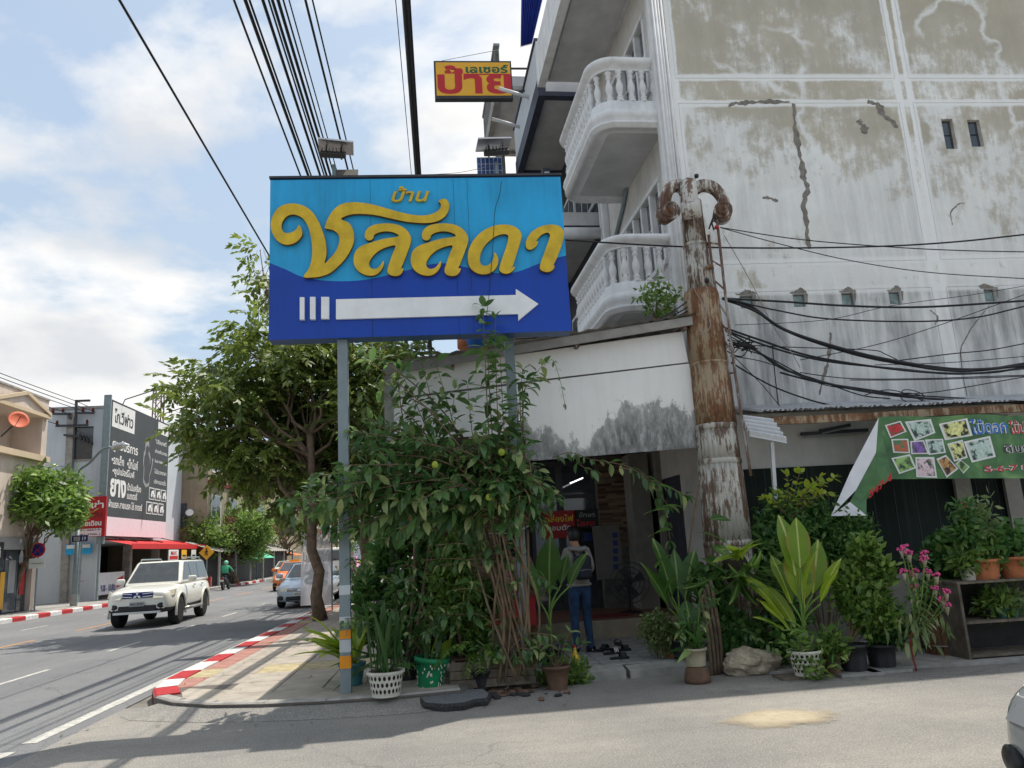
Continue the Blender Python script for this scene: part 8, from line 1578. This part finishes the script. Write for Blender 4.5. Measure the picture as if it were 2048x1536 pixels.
# ---- right of the entrance
p = Vector((2.95, 10.55, ZP)); t = plant('grey_green_bush', 'feathery grey green bush by the entrance', p); pot(t, p, .17, .22, 'terracotta'); bushy(t, [(at(x, y, 10.4), r) for x, y, r in ((1310, 1245, .15), (1332, 1262, .18), (1320, 1280, .15), (1302, 1262, .12), (1350, 1275, .15))], 'leaf_grey', [tuft(10, .07, .022, .05) for _ in range(4)], 75, p + Vector((0, 0, .2)))
p = Vector((3.0, 10.2, .12)); t = plant('spider_plant', 'spider plant clump at the broken kerb', p); straps(t, p, 26, .30, .022, 'leaf_dark', 'spid', .8, .6, .3, .03)
p = Vector((3.02, 10.32, ZP)); t = plant('paddle_leaf_plant', 'paddle leaved plant with pale ribs by the grey green bush', p); pot(t, p, .16, .25, 'pot_black')
paddles(t, p + Vector((0, 0, .24)), ((2.7, .14, .55, .80, .32), (3.3, .34, .42, .70, .18), (.3, .22, .50, .72, .24), (-.9, .30, .46, .6, .22), (1.2, .2, .62, .6, .28), (2.0, .3, .5, .5, .2)), 'leaf_canna_dark', 'cd')
p = Vector((3.35, 11.0, ZP)); t = plant('climbing_big_leaf', 'large leaved dark climber against the rusty column', p); LM = []; BL = leaf_me('bl', 'leaf_canna_dark', L=1, W=.5, n=6, curl=.3, fold=.15, wave=.03)
MB().tube(spline([p, at(1375, 1150, 10.7), at(1385, 1050, 10.6), at(1400, 960, 10.6)], 6), .012, 6).build('stem', MT['stem'], t, True)
for (x, y, az, tl) in ((1350, 1060, 3.0, 1.5), (1395, 1065, .4, 1.7), (1340, 1110, 3.3, 1.7), (1400, 1115, -.3, 1.9), (1360, 1150, 2.8, 2.1), (1385, 1165, -1.2, 2.4), (1370, 1015, 2.6, 1.3), (1415, 1040, .6, 1.4), (1375, 1200, -1.8, 2.6), (1345, 1020, 2.9, 1.4), (1420, 1090, -.8, 2.0), (1355, 985, 2.4, 1.0)):
    q = at(x + random.uniform(-6, 6), y, 10.05); d = Vector((sin(tl) * cos(az), sin(tl) * sin(az) - .35, cos(tl))); leaf(t, BL, orient(q, d, random.gauss(0, .3), random.uniform(.34, .46)))
p = Vector((3.05, 9.95, .0)); p = atZ(1396, 1365, 0); t = plant('orchid_pot', 'cream pot of mixed leaves standing on an upturned stone pot', p); m = MB(); m.lathe([(.15, 0), (.155, .05), (.13, .16), (.09, .19)], 18, Matrix.Translation(p)); m.build('stone_base', MT['pot_brown'], t, True); pp = p + Vector((0, 0, .19)); pot(t, pp, .13, .20, 'pot_cream', .85)
straps(t, pp + Vector((0, 0, .18)), 16, .38, .07, 'leaf_dark', 'orc', .8, .35, .4, .05); straps(t, pp + Vector((0, 0, .18)), 9, .55, .07, 'leaf_snake', 'orc2', .25, .1, .4, .05); LM = []
for (x, y) in ((1375, 1235), (1360, 1260), (1400, 1215), (1420, 1240)): P = spline([pp + Vector((0, 0, .2)), pp.lerp(at(x, y, 9.3), .6) + Vector((0, 0, .08)), at(x, y, 9.3)], 6); MB().tube(P, .006, 5).build('stem', MT['stem_green'], t); leaves_along(P, .3, .06, .13, .5)
for i, (Mx, _) in enumerate(LM): leaf(t, SHM[i % 4], Mx)
LM = []
t = thing('wood_stakes', 'bundle of rough wooden stakes beside the rock', 'stake', Vector((3.3, 9.75, 0)))
for k in range(4): m = MB(); x = at(1425 + 8 * k, 1350, 9.7).x; m.tube(spline([(x, 9.72 + .02 * k, 0), (x + .01, 9.75, .5), (x - .02, 9.8, .98 + .05 * k)], 4), .022, 7); m.build('stake', MT['bark'], t, True)
# hanging staghorn / nest fern with old drooping leaves fixed to the column foot
p = at(1475, 1125, 9.95); t = plant('hanging_fern', 'shaggy fern with drooping strap leaves fixed low on the rusty column', p); straps(t, p, 22, .75, .11, 'leaf_canna_dark', 'hf', tilt=(1.9, 2.8), curl=.35, az=(pi, 2 * pi), spread=.10); straps(t, p + Vector((0, -.05, .03)), 8, .42, .13, 'leaf_fern', 'hf2', tilt=(.2, 1.2), curl=.5, az=(pi, 2 * pi), spread=.06); m = MB(); m.lathe([(.12, -.25), (.17, 0), (.10, .12)], 12, Matrix.Translation(p + Vector((0, .1, 0)))); m.build('root_mass', MT['soil'], t, True)
p = Vector((3.55, 9.95, .02)); t = plant('mixed_leaf_bush', 'dense mixed green bush filling the space round the column foot', p); bushy(t, [(at(x, y, Y), r) for x, y, Y, r in ((1430, 1210, 10.2, .2), (1450, 1260, 10.15, .22), (1460, 1300, 10.05, .18), (1500, 1280, 10.15, .22), (1545, 1290, 10.0, .2), (1570, 1230, 10.2, .24), (1550, 1170, 10.4, .28), (1550, 1110, 10.5, .26), (1420, 1160, 10.1, .15), (1530, 1080, 10.6, .22))], 'leaf_dark', [tuft(8, .13, .075, .07) for _ in range(4)], 42, p); LM = []
for (x, y, Y) in ((1500, 1270, 9.6), (1550, 1295, 9.55), (1420, 1170, 9.6), (1435, 1205, 9.6), (1525, 1110, 9.9)): P = spline([p + Vector((0, 0, .6)), at(x, y, Y + .1) + Vector((-.15, 0, .1)), at(x, y, Y)], 7); leaves_along(P, .35, .055, .10, .2)
for i, (Mx, _) in enumerate(LM): leaf(t, SHM[i % 4], Mx)
LM = []
# rock
p = atZ(1510, 1350, 0); t = thing('rock', 'rough pale boulder between the wooden stakes and the basket', 'rock', p); m = MB()
from mathutils import noise as mnoise
def rk(u, v):
    th, ph = 2 * pi * u, pi * v; d = Vector((cos(th) * sin(ph), sin(th) * sin(ph), cos(ph))); k = 1 + .28 * mnoise.noise(d * 1.7 + Vector((3, 1, 4))) + .14 * mnoise.noise(d * 4.1) + .05 * mnoise.noise(d * 9); q = Vector((d.x * .34 * k, d.y * .20 * k, d.z * .17 * k)); return p + Vector((q.x, q.y + .1, max(q.z + .13, 0.002)))
m.sheet(rk, 40, 24); m.build('stone', MT['stone'], t, False)
# canna in white basket
p = atZ(1617, 1352, .02); p = Vector((p.x, p.y + .02, .03)); t = plant('canna_plant', 'tall yellow green canna with torn paddle leaves in a white basket', p); basket(t, p, .14, .19, .28, 'pot_white', 20, 4); q = p + Vector((.05, .05, .26))
paddles(t, q, ((2.0, .26, .55, .66, .30), (2.6, .52, .42, .70, .27), (1.4, .10, .86, .80, .26), (.9, .16, .55, .82, .34), (.2, .28, .66, .70, .34), (-.4, .40, .72, .46, .30), (3.0, .62, .30, .50, .27), (2.2, .42, .28, .62, .20), (-1.3, .12, .50, .80, .30), (.5, .08, .95, .62, .30), (-.9, .42, .58, .46, .28), (3.3, .85, .38, .40, .24)), 'leaf_canna', 'cn'); LM = []
bushy(t, [(p + Vector((-.12, -.1, .34)), .10), (p + Vector((.02, -.18, .10)), .04)], 'leaf_bright', TUFS, 9)
m = MB(); m.box(p.x - .35, p.x + .4, p.y - .1, p.y + .2, .001, .028); tag(m.build('board_base', MT['wood_grey']), 'flat weathered board under the white basket', 'board')
# dark bush behind the canna
p = Vector((5.1, 10.6, .03)); t = plant('dark_bush', 'tall dark glossy bush behind the canna', p); bushy(t, [(at(x, y, Y), r) for x, y, Y, r in ((1560, 1040, 10.6, .28), (1600, 1070, 10.5, .32), (1640, 1040, 10.6, .26), (1680, 1060, 10.5, .28), (1590, 1020, 10.7, .22), (1660, 1110, 10.5, .3), (1700, 1090, 10.5, .24), (1620, 1130, 10.5, .32), (1570, 1100, 10.5, .3), (1715, 1060, 10.5, .16), (1690, 1150, 10.5, .28))], 'leaf_dark', [tuft(9, .10, .04, .06) for _ in range(4)], 120, p)
p = Vector((4.75, 10.55, .03)); t = plant('pale_leaf_sapling', 'sapling with pale rounded leaves by the white shed post', p); LM = []
for (x, y) in ((1575, 950), (1600, 945), (1640, 955), (1670, 955), (1560, 985), (1620, 975), (1655, 985), (1540, 998), (1590, 1000), (1530, 995)): s = at(1580, 1040, 10.4); e = at(x, y, 10.25); P = spline([s, s.lerp(e, .6) + Vector((0, 0, .05)), e], 7); MB().tube(P, .006, 5).build('stem', MT['stem'], t); leaves_along(P, .45, .06, .13, .0)
MB().tube([p, at(1580, 1040, 10.4)], .012).build('stem', MT['stem'], t)
PLM = leaf_me('pls', 'leaf_yellow', L=1, W=.55, n=4, curl=.1, fold=.1)
for i, (Mx, _) in enumerate(LM): leaf(t, PLM, Mx)
LM = []
p = atZ(1667, 1345, .03); t = plant('brown_pot_plant', 'arching strap leaved plant in a square brown pot', p); pot(t, p, .10, .22, 'pot_brown', .85); straps(t, p + Vector((0, 0, .2)), 20, .42, .035, 'leaf_dark', 'bp', .7, .4, .4, .03); bushy(t, [(p + Vector((.0, -.05, .30)), .1)], 'leaf_bright', TUFS, 30)
def bigpot(px, py, label, r, h, blobs, mat, var, per, potm='pot_black', stem=True):
    p = atZ(px, py, .03); t = plant('potted_bush', label, p); pot(t, p, r, h, potm, .86); bushy(t, [(at(x, y, p.y + dy), q) for x, y, dy, q in blobs], mat, var, per, p + Vector((0, 0, h)) if stem else None); return t
V2 = [tuft(8, .10, .06, .05) for _ in range(4)]
bigpot(1709, 1340, 'black pot with a yellow green broad leaved bush', .165, .30, ((1720, 1230, .05, .18), (1745, 1210, .0, .18), (1700, 1200, .1, .2), (1740, 1170, .1, .18), (1755, 1240, -.05, .15), (1725, 1120, .15, .14), (1732, 1100, .15, .08), (1755, 1140, .1, .12), (1700, 1160, .15, .18)), 'leaf_bright', V2, 55)
bigpot(1766, 1332, 'wide black pot with a low pale green plant', .17, .26, ((1770, 1255, 0, .14), (1790, 1265, 0, .12), (1750, 1262, -.05, .12), (1780, 1235, .05, .12)), 'leaf_dark', V2, 45)
for k, (x, y) in enumerate(((1712, 1348), (1768, 1342))): p = atZ(x, y, 0); m = MB(); m.obox(Matrix.Translation((p.x, p.y, .015)) @ Matrix.Rotation(.1 * (k - .5), 4, 'Z'), .5, .36, .028); tag(m.build('concrete_slab', MT['concrete']), ('thin slab under the black pot with the yellow green bush', 'thin slab under the wide black pot')[k], 'slab')
# cockscomb with pink heads
p = atZ(1833, 1342, .0); t = plant('cockscomb', 'tall cockscomb plant with pink flower heads growing from the kerb', p); CB = leaf_me('cb', 'leaf_grey', L=1, W=.28, n=5, curl=.6, fold=.2)
MB().tube(spline([p, p + Vector((.0, .02, .35)), at(1838, 1230, p.y)], 5), [.011] * 11, 8).build('main_stem', MT['stem_red'], t, True)
for (x, y) in ((1803, 1100), (1810, 1095), (1818, 1108), (1848, 1118), (1850, 1108), (1808, 1145), (1830, 1145), (1855, 1145), (1872, 1152), (1870, 1178), (1892, 1185), (1885, 1200), (1893, 1212), (1828, 1175), (1822, 1150)):
    e = at(x, y, p.y + random.uniform(-.1, .1)); s = at(1838 + random.uniform(-12, 12), 1260, p.y); P = spline([s, s.lerp(e, .55) + Vector((.02, 0, .0)), e], 7); MB().tube(P, .007, 5).build('stem', MT['stem_green'], t)
    for i in range(1, 14):
        d = (P[min(i + 1, 14)] - P[i - 1]).normalized(); a = random.uniform(0, 6.3); o = Matrix.Rotation(a, 3, d) @ d.orthogonal().normalized(); leaf(t, CB, orient(P[i], o + d * .3 + Vector((0, 0, -.25)), random.gauss(0, .3), random.uniform(.07, .13) * (1.2 if i < 6 else .8)))
    m = MB(); m.lathe([(.008, -.10), (.022, -.05), (.032, -.01)], 8, Matrix.Translation(e)); m.build('flower_base', MT['pot_cream'], t, True); m = MB()
    for j in range(14): d = Vector((random.gauss(0, 1), random.gauss(0, 1), random.gauss(.6, .5))).normalized(); m.lathe([(.006, 0), (.015, .012), (.010, .026), (0, .032)], 5, Matrix.Translation(e + d * .026 + Vector((0, 0, .0))) @ d.to_track_quat('Z', 'Y').to_matrix().to_4x4())
    m.build('flower_head', MT['flower_pink'], t, True)
for i in range(60): q = at(random.gauss(1840, 28), random.uniform(1225, 1290), p.y + random.gauss(0, .1)); leaf(t, CB, orient(q, Vector((random.gauss(0, .6), random.gauss(0, .6), -.9)), random.gauss(0, .4), random.uniform(.12, .2)))
# weathered shelf of planks with pots
SHY = 9.35; sx_ = at(1960, 1320, 9.35).x
t = thing('plank_shelf', 'weathered wooden plank shelf unit standing at the roadside', 'shelf', (sx_, SHY, 0)); zt1, zm1 = at(1935, 1168, SHY).z, at(1990, 1245, SHY).z
for k in range(3): m = MB(); y = SHY + .155 * k; m.box(sx_ - .13 + .0, sx_ - .095, y, y + .15, .03, zt1); m.build('side_plank', MT['wood_grey'], t)
for z, nm in ((zt1, 'top_plank'), (zm1, 'shelf_plank'), (.05, 'bottom_plank')):
    for k in range(3): m = MB(); m.box(sx_ - .14 if z == zt1 else sx_ - .094, sx_ + 2.4, SHY + .155 * k - .005, SHY + .155 * k + .145, z, z + .028); m.build(nm, MT['wood_grey'], t)
m = MB(); m.box(sx_ - .09, sx_ + 2.4, SHY + .46, SHY + .475, .08, zt1 - .002); m.build('back_board', MT['shop_dark'], t)
def shelfpot(px, py, z, r, h, potm, name, label, blobs, mat, per, var=V2):
    q = at(px, py, SHY + .2); p = Vector((q.x, SHY + .2, z)); u = plant(name, label, p); pot(u, p, r, h, potm, .78, .018); bushy(u, [(p + Vector((dx, dy, dz)), rr) for dx, dy, dz, rr in blobs], mat, var, per, p + Vector((0, 0, h))); return p, u
p, u = shelfpot(1972, 1160, zt1 + .03, .19, .25, 'terracotta', 'rose_bush', 'terracotta pot with a thin rose bush and one pink bloom', ((0, 0, .29, .13), (-.1, 0, .31, .09), (.1, 0, .30, .09)), 'leaf_bright', 34, TUFS)
MB().tube(spline([p + Vector((0, 0, .25)), at(1965, 1090, SHY + .2), at(1955, 1030, SHY + .2), at(1945, 1010, SHY + .2)], 5), .009, 6).build('cane', MT['stem'], u, True); MB().tube(spline([p + Vector((0, 0, .25)), at(1940, 1080, SHY + .15), at(1928, 1010, SHY + .1)], 5), .006, 6).build('cane', MT['stem_green'], u, True)
bushy(u, [(at(1930, 1045, SHY + .1), .09), (at(1935, 1065, SHY + .1), .09), (at(1926, 1025, SHY + .1), .06)], 'leaf_dark', TUFS, 18); bushy(u, [(at(1955, 1020, SHY + .2), .10), (at(1960, 1045, SHY + .2), .07)], 'leaf_grey', TUFS, 10)
rp = at(1927, 1008, SHY + .1); m = MB()
for j in range(16): a = j * 2.4; rr = .006 + .0026 * j; m.sheet(lambda uu, vv: rp + Vector(((rr + .012 * vv) * cos(a + uu * 1.3), (rr + .012 * vv) * sin(a + uu * 1.3), -.02 + .05 * vv - .0016 * j)), 4, 3)
m.build('rose_bloom', MT['rose'], u, True, False)
shelfpot(2034, 1160, zt1 + .03, .21, .26, 'terracotta', 'leafy_pot', 'larger terracotta pot with broad leafy plants beside the rose', ((0, 0, .36, .17), (-.12, 0, .38, .13), (.12, 0, .40, .14), (0, .1, .46, .12)), 'leaf_dark', 30, [tuft(7, .15, .09, .07) for _ in range(3)])
shelfpot(1938, 1158, zt1 + .03, .10, .16, 'pot_white', 'white_pot_plant', 'small white pot at the shelf corner', ((0, 0, .21, .08), (-.05, 0, .24, .06)), 'leaf_bright', 22, TUFS)
for px, mt, lb_ in ((1984, 'pot_black', 'grey nursery pot of seedlings nearest the shelf side'), (2006, 'pot_teal', 'teal nursery pot of seedlings in the middle of the shelf'), (2030, 'pot_teal', 'teal nursery pot with reddish grass on the shelf')): shelfpot(px, 1242, zm1 + .03, .068, .11, mt, 'seedling_pot', lb_, ((0, 0, .15, .055), (.01, 0, .20, .05)), 'leaf_bright' if px < 2020 else 'leaf_grey', 12, TUFS)
# things in the shade behind the shelf
p = Vector((6.55, 10.35, .03)); t = plant('shaded_bush', 'round leaved shaded bush in a dark tub behind the shelf', p); pot(t, p, .24, .42, 'pot_black', .9); bushy(t, [(at(x, y, 10.3), r) for x, y, r in ((1895, 1150, .2), (1915, 1120, .22), (1890, 1190, .18), (1925, 1170, .2), (1880, 1110, .18), (1900, 1090, .15))], 'leaf_dark', [tuft(7, .12, .10, .06) for _ in range(4)], 55, p + Vector((0, 0, .4)))
t = thing('wooden_tub', 'old dark wooden tub beside the plank shelf', 'tub', (6.35, 9.95, .03)); m = MB()
for i in range(16): a = 2 * pi * i / 16; M0 = Matrix.Translation((6.35 + .2 * cos(a), 9.95 + .2 * sin(a), .30)) @ Matrix.Rotation(a, 4, 'Z'); m = MB(); m.obox(M0, .03, .076, .54); m.build('stave', MT['wood_brown'], t)
for z in (.14, .44): m = MB(); m.tube([(6.35 + .218 * cos(2 * pi * i / 24), 9.95 + .218 * sin(2 * pi * i / 24), z) for i in range(25)], .009, 5); m.build('hoop', MT['rusty_steel'], t)
bushy(t, [(Vector((6.35, 9.95, .62)), .16), (Vector((6.3, 9.95, .75)), .14)], 'leaf_dark', V2, 40)
# tree growing out of the balcony and the roof-top tubs
p = at(1310, 640, 11.2); t = plant('wild_seedling', 'wild fig seedling sprouting from the canopy roof under the balcony', p); bushy(t, [(at(x, y, 11.15), r) for x, y, r in ((1310, 575, .10), (1325, 590, .12), (1300, 605, .12), (1330, 615, .11), (1352, 595, .09), (1290, 590, .08), (1315, 625, .09))], 'leaf_bright', TUFS, 5, p)
t = thing('water_tub', 'blue and green plastic tubs sitting on the canopy roof', 'tub', at(955, 690, 11.3)); p = at(958, 694, 11.3); m = MB(); m.lathe([(.16, 0), (.2, .12), (.21, .14)], 18, Matrix.Translation(p)); m.build('blue_tub', MT['blue_print'], t, True); m = MB(); m.lathe([(.16, -.02), (.18, .16), (.2, .17)], 18, Matrix.Translation(at(985, 690, 11.5))); m.build('green_tub', MT['plastic_green'], t, True); m = MB(); m.lathe([(.2, 0), (.2, .22)], 18, Matrix.Translation(at(940, 696, 11.9))); m.build('brown_tub', MT['terracotta'], t, True)
# vertical cloth flag behind the tree
FY = 23.5; t = thing('feather_flag', 'tall translucent white advertising flag standing behind the tree trunk', 'flag', atZ(640, 1222, ZP)); a, c = at(601, 1212, FY), at(662, 1062, FY)
m = MB(); m.sheet(lambda u, v: Vector((a.x + (c.x - a.x) * u, FY + .05 * sin(u * 7 + v * 3), a.z + (c.z - a.z) * v * (1 - .04 * sin(pi * u)))), 14, 14); m.build('cloth', MT['sheer_flag'], t, True, False); MB().tube([(c.x + .02, FY, ZP), (c.x + .02, FY, c.z + .1)], .025).build('pole', MT['grey_steel'], t)
for s, r in (('บ้าน', (608, 1072, 656, 1092)), ('หลังใหม่', (606, 1102, 656, 1124)), ('2S', (608, 1140, 656, 1170))): px_text('lettering', s, *r, FY - .07, MT['white_print'], t, bold=.03, mirror=True)
t, p = sign_post('bus_stop_sign', 'small blue bus stop sign on a thin post behind the trunk', 757, 1085, 1200, 32, None, None, .3); a, c = at(752, 1098, 31.95), at(763, 1066, 31.95); m = MB(); m.box(a.x, c.x, 31.9, 31.94, a.z, c.z); m.build('plate', MT['blue_print'], t); m = MB(); m.box(a.x + .04, c.x - .04, 31.88, 31.895, a.z + .1, a.z + .35); m.build('pictogram', MT['white_print'], t)
# drifting dry leaves on the pavement and gutter
m = MB()
for i in range(70):
    x, y = (random.uniform(-3.6, -1.4), random.uniform(9.9, 17)) if i < 40 else (random.uniform(-4.3, 6), random.uniform(8.6, 9.3)); z = (ZP + .003 if i < 40 else .004); v, f = xf(leafVF(random.uniform(.03, .08), random.uniform(.015, .03), 3, -.2, .2), Matrix.Translation((x, y, z + .004)) @ Matrix.Rotation(random.random() * 6.3, 4, 'Z')); m.add(v, f)
tag(m.build('dry_leaves', MT['pot_brown'], None, False, False), 'scattered dry leaves on the pavement and gutter', 'leaves', kind='stuff')
